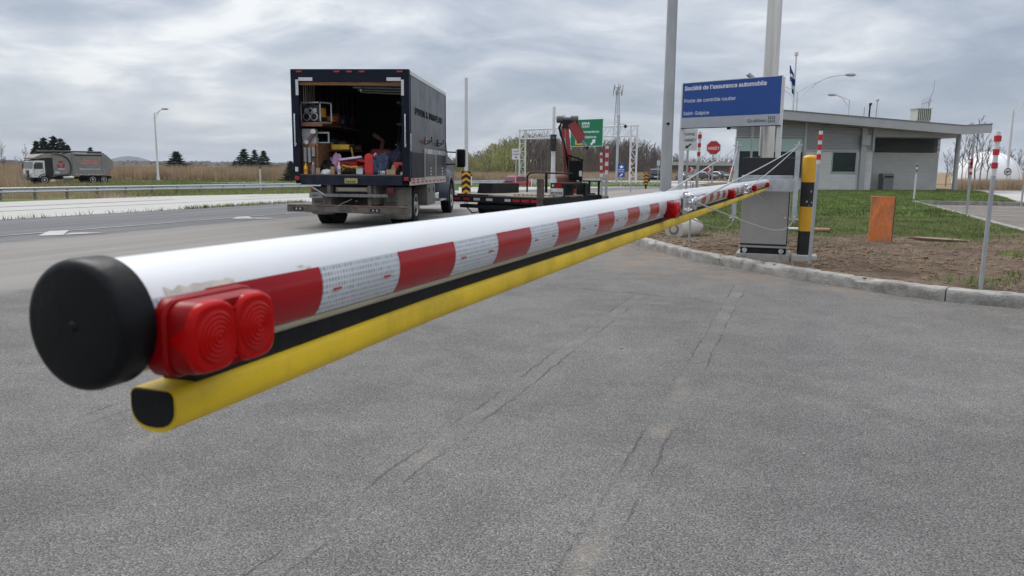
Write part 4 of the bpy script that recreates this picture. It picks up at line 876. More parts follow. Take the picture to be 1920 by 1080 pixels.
# ------------------------------------------------------------------ station building
B0 = W(1377,322,44.3); B0.z = 0; B1 = W(1790,322,45.4); e_ = Vector((B1.x-B0.x,B1.y-B0.y)); bang = math.atan2(e_.y,e_.x); e_.normalize(); nrm = Vector((-e_.y,e_.x))
def bx(px_, yo=0.):
    d = cF+cR*((px_-960)/FPX)-cU*((322-540)/FPX); k = d.x/d.y; ox, oy = B0.x+nrm.x*yo, B0.y+nrm.y*yo
    return (k*oy-ox)/(e_.x-k*e_.y)
def bz(py_, px_=1600, yo=0.):
    x = bx(px_, yo); return W(px_, py_, B0.y+nrm.y*yo+e_.y*x).z
def building():
    R = thing('station_building', 'low grey control station with butterfly roof, block walls and green glazing', 'building', (B0.x,B0.y,0), bang)
    xw, xs, xr = bx(1634), bx(1506), bx(1790); zb = 2.32; zs = bz(257.5,1440); zt = 4.15
    F = -1.15
    tops = [(bx(1366,F), bz(200.5,1366,F)), (bx(1480,F), bz(210,1480,F)), (bx(1802,F), bz(237.3,1802,F)), (bx(1852,F), bz(234,1852,F))]
    bots = [(bx(1366,F), bz(216,1366,F)), (bx(1480,F), bz(224.6,1480,F)), (bx(1802,F), bz(251.8,1802,F)), (bx(1852,F), bz(248.5,1852,F))]
    def zr(x):
        for (xa,za),(xb,zb_) in zip(bots, bots[1:]):
            if xa <= x <= xb: return za+(zb_-za)*(x-xa)/(xb-xa)
        return bots[0][1]
    m = M(); m.prism([(x,z) for x, z in tops]+[(x,z) for x, z in bots[::-1]], F+.03, 8.6, 'Y'); m.v = [(x+max(0,y-.2)*.36 if x < 1 else x, y, z) for x, y, z in m.v]; rf = part('roof', m, pm('grey roof soffit', (.46,.46,.45), .7, var=.05, vs=1), R)
    m = M(); m.prism([(x,z+.03) for x, z in tops]+[(x,z-.01) for x, z in bots[::-1]], F, F+.028, 'Y'); part('fascia', m, fascia_m, rf)
    m = M()
    for (xa,za),(xb,zb_) in zip(tops, tops[1:]): m.add([(xa,F-.03,za+.03),(xb,F-.03,zb_+.03),(xb,F-.03,zb_+.085),(xa,F-.03,za+.085),(xa,F+.1,za+.03),(xb,F+.1,zb_+.03),(xb,F+.1,zb_+.085),(xa,F+.1,za+.085)], [(0,1,2,3),(3,2,6,7),(4,5,1,0)])
    part('drip_edge', m, pm('dark roof edge', (.16,.165,.17), .5), rf)
    m = M()
    for xj in np.arange(tops[0][0]+2.4, tops[2][0], 3.05):
        z1 = np.interp(xj,[t[0] for t in tops],[t[1] for t in tops]); m.bb(xj-.02,xj+.02,F-.006,F-.001,zr(xj),z1)
    part('fascia_joint', m, fascia_m, rf)
    # walls
    m = M(); m.bb(0,xw,.02,.3,-.1,.74); m.bb(xs+.02,bx(1560)-.06,.02,.3,.742,zb); m.bb(bx(1603)+.06,xw,.02,.3,.742,zb); zw0, zw1 = bz(322,1580), bz(286,1580)
    m.bb(bx(1560)-.058,bx(1603)+.058,.02,.3,.742,zw0-.03); m.bb(bx(1560)-.058,bx(1603)+.058,.02,.3,zw1+.03,zb)
    blk, t, p = newmat('white block wall'); tcn = N(t,'ShaderNodeTexCoord'); mp_ = N(t,'ShaderNodeMapping'); mp_.inputs['Rotation'].default_value = (rad(90),0,0); L(t,tcn.outputs['Object'],mp_.inputs[0])
    bk = N(t,'ShaderNodeTexBrick'); bk.inputs['Scale'].default_value = 1; bk.inputs['Brick Width'].default_value = .4; bk.inputs['Row Height'].default_value = .2; bk.inputs['Mortar Size'].default_value = .008; bk.inputs['Color1'].default_value = (.62,.62,.605,1); bk.inputs['Color2'].default_value = (.66,.66,.645,1); bk.inputs['Mortar'].default_value = (.55,.55,.54,1); L(t,mp_.outputs[0],bk.inputs['Vector'])
    nz = N(t,'ShaderNodeTexNoise'); nz.inputs['Scale'].default_value = .9; nz.inputs['Detail'].default_value = 7; L(t,tcn.outputs['Object'],nz.inputs['Vector']); L(t, MIX(t, MA(t,'MULTIPLY',SST(t,nz.outputs[0],.4,.7),.3), bk.outputs['Color'], (.42,.41,.38)), p.inputs['Base Color']); p.inputs['Roughness'].default_value = .9
    bm_ = N(t,'ShaderNodeBump'); bm_.inputs['Distance'].default_value = .01; bm_.inputs['Strength'].default_value = .6; bm_.invert = True; L(t,bk.outputs['Fac'],bm_.inputs['Height']); L(t,bm_.outputs[0],p.inputs['Normal'])
    part('block_wall', m, blk, R)
    m = M(); m.bb(xw+.012,xr,1.6,1.8,-.1,zb); m.bb(xw-.28,xw+.01,.302,1.6,-.1,zb); m.bb(xr-.25,xr,1.801,8.2,-.1,4.0); m.add([(x+y*.40,y,z) for x, y in ((.0,.302),(.25,.302),(.25,8.2),(.0,8.2)) for z in (-.1,3.9)],[(0,1,3,2),(2,3,5,4),(4,5,7,6),(6,7,1,0)]); m.bb(3.3,xr,8.2,8.4,-.1,3.9); part('block_wall', m, blk, R, label='shaded back wall of the covered recess')
    # corrugated cladding: one row per rib, cut to the roof slope
    m = M(); z = zb+.09
    while z < 4.5:
        x0 = xs+.05 if z < zs else .0
        x1 = xw-.04
        if zr(x1) < z: 
            lo, hi = bots[0][0], x1
            for _ in range(30):
                mid = (lo+hi)/2
                if zr(mid) > z: lo = mid
                else: hi = mid
            x1 = lo
        if x1 > x0+.05: m.add([(x0,.03,z-.05),(x1,.03,z-.05),(x1,-.012,z-.03),(x0,-.012,z-.03),(x0,-.012,z+.012),(x1,-.012,z+.012),(x0,.03,z+.03),(x1,.03,z+.03),(x0,.03,z+.05),(x1,.03,z+.05)], [(0,1,2,3),(3,2,5,4),(4,5,7,6),(6,7,9,8)])
        z += .1
    part('cladding', m, siding_m, R)
    m = M(); z = zb+.06
    while z < bz(257,1700): m.add([(xw+.02,1.6,z-.03),(xr,1.6,z-.03),(xr,1.54,z-.02),(xw+.02,1.54,z-.02),(xw+.02,1.57,z+.03),(xr,1.57,z+.03)], [(0,1,2,3),(3,2,5,4)]); z += .075
    part('louvre_cladding', m, siding_dk, R); zl = bz(257,1700)
    m = M(); m.prism([(xw+.02,zl),(xr,zl)]+[(x, zr(x)-.0) for x in (xr, xw+.02)], -.02, .0, 'Y'); part('header_panel', m, fascia_m, R)
    m = M(); m.bb(xw+.02,xr,.0,1.6,zl-.012,zl-.002); part('soffit', m, fascia_m, R)
    for xx, w_, z0 in ((xs,.16,.1),(xw-.02,.13,zb),):
        m = M(); m.bb(xx-w_/2,xx+w_/2,-.045,.02,z0,zr(xx)); part('corner_trim', m, fascia_m, R)
    for x0, x1, z in ((xs,xw,zb),(0,xs,zs)): m = M(); m.bb(x0,x1,-.03,.02,z,z+.06); part('flashing', m, fascia_m, R)
    # glazing
    xm = bx(1440); zg = bz(284.5,1440)
    for x0, x1 in ((.06,xm-.03),(xm+.03,xs-.1)):
        m = M(); m.bb(x0,x1,.06,.09,zg+.02,zs-.03); part('upper_pane', m, paleglass, R); m = M(); m.bb(x0,x1,.06,.09,.80,zg-.02); part('lower_pane', m, greenglass, R)
    m = M(); m.bb(.0,.06,.0,.12,.745,zs); m.bb(xm-.03,xm+.03,.0,.12,.745,zs); m.bb(xs-.1,xs-.082,.0,.12,.745,zs); m.bb(.061,xs-.101,.02,.11,zg-.02,zg+.02) if False else None; m.bb(.06,xm-.03,.0,.12,.745,.80); m.bb(xm+.03,xs-.1,.0,.12,.745,.80); part('window_frame', m, fascia_m, R)
    m = M(); m.add([(.02,.12,.75),(.42,1.2,.75),(.42,1.2,zs),(.02,.12,zs)],[(0,1,2,3)]); part('side_glazing', m, greenglass, R)
    m = M(); x0, x1 = bx(1560), bx(1603)
    m.bb(x0-.05,x0,.0,.12,zw0,zw1); m.bb(x1,x1+.05,.0,.12,zw0,zw1); m.bb(x0-.05,x1+.05,.0,.12,zw1,zw1+.03) if True else None; m.bb(x0-.08,x1+.08,-.03,.12,zw0-.07,zw0-.001); wf = part('window', m, fascia_m, R)
    m = M(); m.bb(x0,x1,.07,.09,zw0,zw1); part('pane', m, greenglass, wf)
    xc = bx(1614.5); m = M(); m.bb(xc-.16,xc+.16,-.14,-.02,-.05,zr(xc)); cd = part('downpipe', m, fascia_m, R); m = M(); m.bb(xc-.2,xc+.27,-.26,-.141,bz(272.5,1615),bz(254,1615)); part('junction_box', m, fascia_m, cd)
    xk = bx(1799); m = M(); m.lathe([(.13,-.05),(.13,zr(xk)-.0)], 'Z', 16, (xk,.35,0)); cl = part('column', m, fascia_m, R, 40); m = M(); m.bb(xk-.3,xk+.3,.05,.65,-.06,.03); part('base_plate', m, dark_steel, cl)
    # roof gear
    U = R
    xa0, xa1, yy = bx(1709,2.2), bx(1738,2.2), 2.2; za0, za1 = bz(228,1720,yy), bz(204,1720,yy)
    m = M(); m.bb(xa0+.06,xa1-.06,yy+.05,yy+.75,za0,za1); ac = part('air_conditioner', m, pm('beige grey casing', (.42,.44,.39), .6, var=.06), R)
    m = M(); n = 8
    for i in range(n): x = xa0+.08+(xa1-xa0-.16)*i/(n-1); m.bb(x-.02,x+.02,yy-.02,yy+.05,za0+.1,za1-.06)
    part('fin', m, pm('beige grey casing', (1,1,1)), ac); m = M(); m.bb(xa0+.1,xa1-.1,yy+.01,yy+.048,za0+.1,za1-.06); part('coil', m, pm('dark green coil', (.07,.09,.06), .7), ac)
    m = M(); m.bb(xa0,xa1,yy-.04,yy+.8,za1,za1+.05); part('lid', m, pm('beige grey casing', (1,1,1)), ac); m = M(); m.bb(xa0+.1,xa1-.1,yy,yy+.75,za0-.45,za0); part('skid', m, dark_steel, ac)
    m = M(); ym = 2.6; xm_ = bx(1729,ym); m.tube([(xm_,ym,3.6),(bx(1731,ym),ym,bz(190,1731,ym)),(bx(1737,ym),ym,bz(166,1737,ym)),(bx(1737,ym),ym,bz(150,1737,ym))],[.03,.025,.02,.012],6); an = part('antenna', m, galv_dull, R, 40)
    m = M(); a, b = Vector((bx(1717,ym),ym,bz(195,1717,ym))), Vector((bx(1736,ym),ym,bz(188,1736,ym))); m.tube([a,b],.03,6)
    for i in range(6): q = a.lerp(b,i/5*.8); m.tube([q-Vector((0,0,.28)),q+Vector((.03,0,.30))],.012,5)
    part('antenna_element', m, galv_dull, an)
    for px_, py_, r_, k in ((1612,201,.03,0),(1622,196,.05,1),(1635,186,.03,2)):
        ym = 3.4; x = bx(px_-1,ym); m = M(); zt_ = bz(py_,px_,ym); m.tube([(x,ym,3.7),(x+.03,ym,zt_)], r_, 8)
        if k == 1: m.tube([(x+.03,ym,zt_-.1),(x+.03,ym,zt_+.05),(x+.03,ym-.12,zt_+.03)], .07, 8)
        if k == 2: m.lathe([(.05,zt_-.15),(.1,zt_-.12),(.1,zt_),(.04,zt_+.06)], 'Z', 8, (x+.03,ym,0))
        part('vent_pipe', m, galv_dull if k != 1 else dark_steel, R, 40)
    return R
building()
def bpos(px_, yo): x = bx(px_, yo); return (B0.x+e_.x*x+nrm.x*yo, B0.y+e_.y*x+nrm.y*yo)
x, y = bpos(1662.5,.75); R = thing('litter_bin', 'dark grey litter bin with an open hood against the recess wall', 'litter bin', (x,y,.03), bang)
bin_m = pm('bin grey', (.2,.2,.195), .6, var=.1)
m = M(); m.bb(-.31,.31,-.28,.28,0,.78); part('body', m, bin_m, R, bevel=.03); m = M(); m.prism([(-.28,.785),(.28,.785),(.28,1.0),(.2,1.06),(-.16,1.06),(-.28,.94)], -.33, .33, 'X'); hd = part('hood', m, bin_m, R, bevel=.015); m = M(); m.bb(-.24,.24,-.285,-.25,.82,.93); part('opening', m, black_p, hd)
b = W(1479,330,66); zt_ = W(1480,97,66).z; R = thing('flagpole', 'tall white flagpole with a square cap rising behind the sign', 'flagpole', (b.x,b.y,-.3)); m = M(); m.lathe([(.1,0),(.07,zt_+.0),(.05,zt_+.3)], 'Z', 12); part('pole', m, white_plain, R, 40); m = M(); m.lathe([(.16,zt_),(.17,zt_+.04),(.15,zt_+.28),(.06,zt_+.33)], 'Z', 10); part('cap', m, white_plain, R)
fl = M(); a = W(1480.5,122,65.9); n = 16; rows = []
for i in range(n+1):
    t_ = i/n; z = a.z-2.05*t_; wv = (.05+.34*math.sin(min(1,t_*1.25)*math.pi*.8)); row = []
    for j in range(7): u = j/6; row.append((a.x+.04+.1*t_+wv*u+(.12*t_*t_), a.y+.12*math.sin(u*9+t_*4), z-.35*u*(.3+t_)))
    rows.append(row)
fl.grid(rows); fl.mi = [1 if (i//6 in (5,6,11,12) or i%6 == 0 and i//6 > 9) else 0 for i in range(len(fl.f))]
tag(part('flag', fl, [pm('blue flag cloth', (.015,.06,.26), .8), pm('white flag cloth', (.7,.72,.75), .8)], None, 70), 'blue and white flag hanging limp from the tall flagpole', 'flag')

# ------------------------------------------------------------------ gantry, tower, overpass, dome
def gantry():
    Lp, Rp = W(979,331,122), W(1186,342.5,107); zL = W(979,241,122).z; zR = W(1186,238.5,107).z; zt_ = (zL+zR)/2
    o = Vector((Lp.x,Lp.y)); d = Vector((Rp.x-Lp.x,Rp.y-Lp.y)); ln_ = d.length; ang = math.atan2(d.y,d.x); R = thing('sign_gantry', 'white lattice highway gantry spanning the road', 'gantry', (Lp.x,Lp.y,0), ang)
    zb0 = min(Lp.z,Rp.z)-.2; h0 = zt_-1.36; hw = .42
    for x in (0, ln_):
        for y in (-hw, hw): m = M(); m.cyl((x+(y*.5),y,zb0),(x+y*.5,y,zt_+.1),.13,n=8); part('column', m, white_plain, R, 40)
        zz = zb0+1; k = 0
        while zz < h0-.6:
            m = M(); s = 1 if k%2 else -1; m.tube([(x-hw*.5*s,-hw*s,zz),(x+hw*.5*s,hw*s,zz+1.2)],.05,5); part('brace', m, white_plain, R); m = M(); m.tube([(x-hw*.5,-hw,zz),(x+hw*.5,hw,zz)],.05,5); part('brace', m, white_plain, R); zz += 1.2; k += 1
    for y in (-hw, hw):
        for z in (h0, zt_): m = M(); m.cyl((-.4,y,z),(ln_+.5,y,z),.09,n=8); part('chord', m, white_plain, R, 40)
        n = 20
        for i in range(n):
            a, b = (h0,zt_) if i%2 else (zt_,h0); m = M(); m.tube([(ln_*i/n,y,a),(ln_*(i+1)/n,y,b)],.05,5); part('brace', m, white_plain, R)
    return R
gantry()
def build_direction_sign():
    a, b = W(1069,275,112.0), W(1131.5,222,108.6); R_d = Vector((b.x-a.x,b.y-a.y)); wd = R_d.length; ang = math.atan2(R_d.y,R_d.x); R = thing('direction_sign', 'large green direction sign with white text and arrow hung on the gantry', 'sign', (a.x,a.y,0), ang); z0, z1 = a.z, b.z; h = z1-z0
    m = M(); m.bb(0,wd,0,.08,z0,z1); part('board', m, pm('pale sign edge', (.6,.75,.66), .5), R, bevel=.03); m = M(); m.bb(.07,wd-.07,-.012,-.001,z0+.07,z1-.07); pl = part('face', m, green_sign, R)
    text_fit('lettering', "L'Assomption", h*.105, (wd*.07,-.013,z0+h*.50), wd*.81, .012, white_txt, pl, depth=.006); text_fit('lettering', 'St-Sulpice', h*.105, (wd*.13,-.013,z0+h*.31), wd*.67, .012, white_txt, pl, depth=.006)
    m = M(); arrow(m, (wd*.71,z0+h*.16), rad(45), wd*.19, wd*.16, -.02); part('arrow', m, white_txt, pl)
    m = M(); m.bb(wd*.16,wd*.40,-.02,-.013,z0+h*.07,z0+h*.25); ep = part('yellow_panel', m, pm('amber panel', (.8,.45,.02), .5), pl); m = M(); m.bb(wd*.2,wd*.3,-.024,-.021,z0+h*.11,z0+h*.2); m.bb(wd*.305,wd*.35,-.024,-.021,z0+h*.11,z0+h*.17); part('symbol', m, black_txt, ep)
    cx_ = wd*.47; m = M(); m.bb(cx_-wd*.11,cx_+wd*.11,-.018,-.013,z1-h*.31,z1-h*.12); sh = part('route_shield', m, white_txt, pl); m = M(); m.bb(cx_-wd*.1,cx_+wd*.1,-.022,-.0185,z1-h*.30,z1-h*.19); part('shield_field', m, green_sign, sh)
    for i in range(3): m = M(); m.bb(cx_-wd*.075+i*wd*.058,cx_-wd*.04+i*wd*.058,-.022,-.0185,z1-h*.17,z1-h*.13); part('shield_mark', m, green_sign, sh)
    [text_fit('digit', ch_, h*.07, (cx_-wd*.085+wd*.06*k_,-.022,z1-h*.28), wd*.05, .02, white_txt, sh, depth=.006) for k_, ch_ in enumerate('343')]
    for x in (wd*.2,wd*.8): m = M(); m.bb(x-.06,x+.06,.081,.2,z0+.2,z1-.2); part('hanger', m, white_plain, R)
build_direction_sign()
def tower():
    b = W(1154.5,325,300); zt_ = W(1155,163,300).z; R = thing('radio_tower', 'thin lattice radio mast with antenna arrays rising behind the wood', 'radio mast', (b.x,b.y,-1.2)); H_ = zt_+1.2
    def leg(i, z): a = 2*math.pi*i/3+.5; r_ = 1.9*(1-z/H_)+.45; return Vector((r_*math.cos(a),r_*math.sin(a),z))
    for i in range(3): m = M(); m.tube([leg(i,0),leg(i,H_)],[.14,.1],5); part('leg', m, galv_dull, R)
    zs_ = [0]
    while zs_[-1] < H_-1: zs_.append(zs_[-1]+max(1.0,2.6*(1-zs_[-1]/H_)+.8))
    for za, zb_ in zip(zs_, zs_[1:]):
        m = M()
        for i in range(3): m.tube([leg(i,za),leg((i+1)%3,min(zb_,H_))],.07,4); m.tube([leg(i,min(zb_,H_)),leg((i+1)%3,min(zb_,H_))],.06,4)
        part('bracing', m, galv_dull, R)
    for k in range(10):
        a = 2*math.pi*k/10; m = M(); zc_ = H_-2.2 if k%2 else H_-.3; m.box((1.75*math.cos(a),1.75*math.sin(a),zc_),(.28,.28,2.0)); m.tube([(0,0,zc_),(1.75*math.cos(a),1.75*math.sin(a),zc_)],.07,4); part('antenna', m, galv_dull, R)
    m = M(); m.tube([(0,0,H_-3),(0,0,H_+1.8)],.07,5); part('lightning_rod', m, galv_dull, R)
tower()
def overpass():
    a = W(1338,312,150); b = W(1400,312,150); R = thing('overpass', 'dark road overpass on a pale pier beyond the parked traffic', 'bridge', (a.x,a.y,0), rad(4))
    m = M(); z = a.z; m.bb(-9,14,0,9,z-.55,z+.15); part('deck', m, pm('dark girder', (.06,.06,.065), .7), R); m = M(); m.bb(-9,14,-.2,.0,z+.15,z+.75); part('parapet', m, concrete_m, R); m = M(); m.bb(1.1,1.7,1,8,-1.4,z-.55); m.bb(-4,-2.9,0,9,-1.4,z-.55); part('pier', m, concrete_m, R)
    m = M(); m.prism([(-9,-1.4),(-3.2,-1.4),(-4.5,z-.6),(-9,z-.6)],.2,9,'Y'); part('abutment', m, field_m, R)
overpass()
def dome():
    c = W(1849,335,142); R = thing('air_dome', 'white fabric dome shelter with seams behind the leafless trees', 'dome', (c.x,c.y,-1.1), rad(-8)); a_, b_, h_ = 5.3, 6.5, 6.1
    nu, nv = 28, 12
    for k in range(7):
        m = M(); rows = []
        for i in range(k*4, k*4+5):
            u = 2*math.pi*i/nu; rows.append([(a_*math.cos(u)*math.cos(v), b_*math.sin(u)*math.cos(v), h_*math.sin(v)**.8) for v in [math.pi/2*j/nv for j in range(nv+1)]])
        m.grid(rows); part('fabric_panel', m, pm('white dome fabric', (.8,.81,.82), .6, var=.04, vs=.6, grime=.15, gcol=(.5,.5,.5), gs=.5), R, 60)
    m = M(); v_ = [math.pi/2*j/nv for j in range(nv+1)]
    for i in range(0, nu, 2): u = 2*math.pi*i/nu; m.tube([(1.004*a_*math.cos(u)*math.cos(v), 1.004*b_*math.sin(u)*math.cos(v), h_*math.sin(v)**.8) for v in v_], .05, 4)
    part('seam', m, pm('dome seam', (.5,.5,.5), .7), R)
dome()
# ------------------------------------------------------------------ far background
hl = M(); c = W(233,294,4800); rows = []
for i in range(41):
    row = []
    for j in range(9):
        x = c.x-260+520*i/40; y = 4500+700*j/8; k = (x-c.x)/62; hgt = (c.z+6)*(math.exp(-k*k*.9)*.86+.3*math.exp(-((k-.95)/.55)**2)*.55+.12*math.exp(-(k/2.4)**2))*math.sin(math.pi*j/8)**.8
        row.append((x,y,-2+max(0,hgt*(1+.08*mnoise.noise(Vector((x*.02,y*.02,1)))))))
    rows.append(row)
hl.grid(rows); struct('hill', hl, pm('wooded hill', (.05,.065,.04), .95, var=.2, vs=.02), smooth=80)
V, F_ = [], []
for k in range(2200):
    y = rng.uniform(1150,1900); pxv = rng.uniform(-150,1000); x = (pxv-960)/FPX*y; hh = rng.uniform(5,9.5)*(1+.25*mnoise.noise(Vector((pxv*.03,0,0))))*y/1300; r_ = rng.uniform(6,11); b = len(V)
    V += [(x+q[0]*r_*rng.uniform(.7,1.2), y+q[1]*r_, -1.2+(q[2]*.5+.5)*hh*rng.uniform(.8,1.1)) for q in ico]; F_ += [tuple(i+b for i in f) for f in icf]
m = M(); m.add(V, F_); stuff('distant_woods', m, pm('distant twigs', (.06,.055,.048), .95, var=.35, vs=.03))
for i, (pxv, Y, w_, col) in enumerate(((222,720,9,0),(236,760,12,1),(249,700,8,0),(262,740,10,2),(274,690,7,0),(288,800,12,1),(401,760,9,0),(416,780,8,1),(1192,430,3,0),(201,800,9,2))):
    c = W(pxv,310,Y); wall = [white_plain, pm('beige siding', (.5,.45,.38), .8), pm('grey siding', (.35,.36,.37), .8)][col]
    R = thing('house', 'tiny distant house on the plain, %s'%['white, right of the refuse lorry','beige, below the blue hill','white, small, right of the blue hill','grey, between two white houses','white, leftmost beside the lone lamp','beige, wide, behind the lone lamp','white, right of the lone spruce','beige, nearer the spruce group','white, at the wood edge by the tourist sign','grey, partly behind the refuse lorry'][i], 'house', (c.x,c.y,-1.2), rng.uniform(-.4,.4))
    m = M(); m.bb(-w_/2,w_/2,-3.5,3.5,0,2.6); part('wall', m, wall, R); m = M(); m.prism([(-3.9,2.6),(3.9,2.6),(0,4.4)],-w_/2-.3,w_/2+.3,'X'); part('roof', m, pm('dark shingle roof', (.08,.075,.075), .9), R)
# ------------------------------------------------------------------ vegetation
def bare_tree(seed, n1=15, n2=5, n3=3, spread=.34, rmin=.028, crown0=.28):
    rg = random.Random(seed); m = M(); tk = M()
    pts = [Vector((0,0,0))]; H_ = 10.
    for i in range(1, 8): pts.append(Vector((rg.gauss(0,.12)*i*.35, rg.gauss(0,.12)*i*.35, H_*i/7)))
    tk.tube(pts, [.17*(1-.88*i/7) for i in range(8)], 5, False)
    def on(t_): f = t_*7; i = min(6,int(f)); return pts[i].lerp(pts[i+1], f-i)
    for i in range(n1):
        t_ = crown0+(1-crown0)*.95*(i+rg.random())/n1; o = on(t_); az = rg.random()*6.283; ln_ = H_*spread*(1.05-t_*.75)*rg.uniform(.6,1.15); d = Vector((math.cos(az),math.sin(az),rg.uniform(.7,1.7))).normalized()
        e = o+d*ln_; mid = o.lerp(e,.5)+Vector((0,0,-.08*ln_)); m.tube([o,mid,e],[.075*(1.1-t_),.05*(1.1-t_)+.01,rmin*.8],3,False)
        for j in range(n2):
            s_ = rg.uniform(.25,1.); o2 = mid.lerp(e,(s_-.5)*2) if s_ > .5 else o.lerp(mid,s_*2); d2 = (d+Vector((rg.gauss(0,.6),rg.gauss(0,.6),rg.uniform(.0,.9)))).normalized(); l2 = ln_*rg.uniform(.25,.55); e2 = o2+d2*l2
            m.tube([o2,e2],[rmin*1.1,rmin*.6],3,False)
            for k in range(n3):
                o3 = o2.lerp(e2,rg.uniform(.3,1)); d3 = (d2+Vector((rg.gauss(0,.6),rg.gauss(0,.6),rg.uniform(-.1,.9)))).normalized(); m.tube([o3,o3+d3*l2*rg.uniform(.3,.7)],[rmin*.75,rmin*.35],3,False)
    return tk, m
def leaf_cloud(m, n, rg, f, size):
    for i in range(n):
        c = f(rg); s = size*rg.uniform(.5,1.4); u = Vector((rg.gauss(0,1),rg.gauss(0,1),rg.gauss(0,1))).normalized(); v = u.orthogonal().normalized()*s; w_ = u.cross(v)
        m.add([c+v, c-v*.4+w_*.8, c-v*.5-w_*.7], [(0,1,2)])
BARE = []
for i in range(6):
    tk, br = bare_tree(20+i, n1=[17,14,20,12,16,22][i], spread=[.30,.36,.26,.4,.3,.24][i], crown0=[.3,.2,.35,.22,.4,.3][i]); bm = bark if i%2 else bark_l
    BARE.append((tk.mesh('trunk', bm), br.mesh('crown', twig)))
GREEN = []
for i in range(4):
    rg = random.Random(70+i); tk, br = bare_tree(60+i, n1=14, n2=4, n3=2, spread=.36, crown0=.12)
    def fc(rg):
        t_ = rg.random()**.8; r_ = 3.3*(math.sin(math.pi*min(1,.14+t_*.86))**.7)*(1-.45*t_); a = rg.random()*6.283; q = r_*rg.random()**.55
        k = 1+.75*mnoise.noise(Vector((math.cos(a)*2.2,math.sin(a)*2.2,t_*6+i*5))); return Vector((q*k*math.cos(a),q*k*math.sin(a),.5+9.6*t_))
    leaf_cloud(br, 1700, rg, fc, .095); GREEN.append((tk.mesh('trunk', bark), br.mesh('crown', leafy if i < 2 else olive)))
def tree(label, px_, ytop, Y, kind, group=None, zb=None, wid=1., cat='tree', nm='bare_tree'):
    t_ = W(px_, ytop, Y); zb = tz(t_.x,t_.y)-.1 if zb is None else zb; k = (t_.z-zb)/10.2
    R = thing(nm, label, cat, (t_.x,t_.y,zb), random.uniform(0,6.28), group); R.scale = (k*wid,k*wid,k)
    for n_, me in zip(('trunk','crown'), kind): link(n_, me, R)
    return R
def topline(px_):   # skyline of the wood in photo pixels
    xs = [830,850,880,905,930,960,985,1010,1040,1080,1110,1150,1190,1215,1240,1260]; ys = [300,289,284,279,270,262,256,258,262,268,272,270,266,272,284,296]
    return float(np.interp(px_, xs, ys))-9*smooth01((px_-880)/80)
rg = random.Random(5)
for i in range(74):
    px_ = 832+i*5.75+rg.uniform(-2,2)
    yt = topline(px_)+rg.uniform(-4,9); Y = rg.uniform(190,225)
    if px_ < 980 and rg.random() < .72: tree('bushy tree in fresh pale green leaf at the wood edge left of the gantry' , px_, yt+rg.uniform(0,14), Y-6, GREEN[rg.randrange(2)], 'green trees at the wood edge', wid=rg.uniform(1.,1.4), nm='green_tree')
    elif px_ < 1120 and rg.random() < .36: tree('olive budding tree standing among the leafless wood behind the gantry', px_, yt+8, Y-3, GREEN[2+rg.randrange(2)], 'budding trees in the wood', wid=rg.uniform(.8,1.1), nm='budding_tree')
    else: tree('leafless brown tree of the wood, '+('left of the gantry' if px_ < 972 else 'between the gantry left leg and the crane' if px_ < 1060 else 'behind the green direction sign' if px_ < 1132 else 'between the green sign and the gantry right leg' if px_ < 1190 else 'between the gantry right leg and the steel column'), px_, yt, Y, BARE[rg.randrange(6)], 'leafless trees of the wood', wid=rg.uniform(.65,1.0))
# the mass of the wood behind the front trees: trunks and twigs too dense to count
V, F_ = [], []
def addmesh(me, o, k, wid, rz):
    b = len(V); c, s = math.cos(rz)*k*wid, math.sin(rz)*k*wid
    for v in me.vertices: V.append((o[0]+v.co.x*c-v.co.y*s, o[1]+v.co.x*s+v.co.y*c, o[2]+v.co.z*k))
    for p_ in me.polygons: F_.append(tuple(i+b for i in p_.vertices))
for i in range(430):
    px_ = rg.uniform(832,1256); Y = rg.uniform(226,290); yt = topline(px_)+rg.uniform(2,16); t_ = W(px_,yt,Y); q = rg.randrange(6)
    for me in BARE[q]: addmesh(me, (t_.x,t_.y,-1.25), (t_.z+1.25)/10.2, rg.uniform(.7,1.1), rg.uniform(0,6.28))
for i in range(60):
    px_ = rg.uniform(1258,1420); Y = rg.uniform(240,300); yt = 291+rg.uniform(-3,9); t_ = W(px_,yt,Y); q = rg.randrange(6)
    for me in BARE[q]: addmesh(me, (t_.x,t_.y,-1.25), (t_.z+1.25)/10.2, rg.uniform(.9,1.4), rg.uniform(0,6.28))
for i in range(60):
    px_ = rg.uniform(1835,2050); Y = rg.uniform(170,230); yt = 283+rg.uniform(-8,14); t_ = W(px_,yt,Y); q = rg.randrange(6)
    for me in BARE[q]: addmesh(me, (t_.x,t_.y,-1.25), (t_.z+1.25)/10.2, rg.uniform(.7,1.1), rg.uniform(0,6.28))
m = M(); m.v = V; m.f = F_; m.mi = [0]*len(F_); stuff('woods', m, twig)
V, F_ = [], []
for k in range(3200):                       # low undergrowth that closes the foot of the wood
    y = rng.uniform(215,300); pxv = rng.uniform(826,1430); x = (pxv-960)/FPX*y; hh = rng.uniform(1.4,5.2); r_ = rng.uniform(.7,1.8); b = len(V)
    for _ in range(9):
        a = rng.uniform(0,6.28); q = r_*rng.uniform(.1,1); zz = rng.uniform(.1,1)*hh; s = rng.uniform(.25,.7); cx_, cy_ = x+q*math.cos(a), y+q*math.sin(a); b = len(V); V += [(cx_-s,cy_,-1.2+zz*.6),(cx_+s,cy_+.2,-1.2+zz*.5),(cx_+rng.uniform(-.4,.4),cy_,-1.2+zz+.5)]; F_.append((b,b+1,b+2))
m = M(); m.add(V, F_); stuff('undergrowth', m, twig)
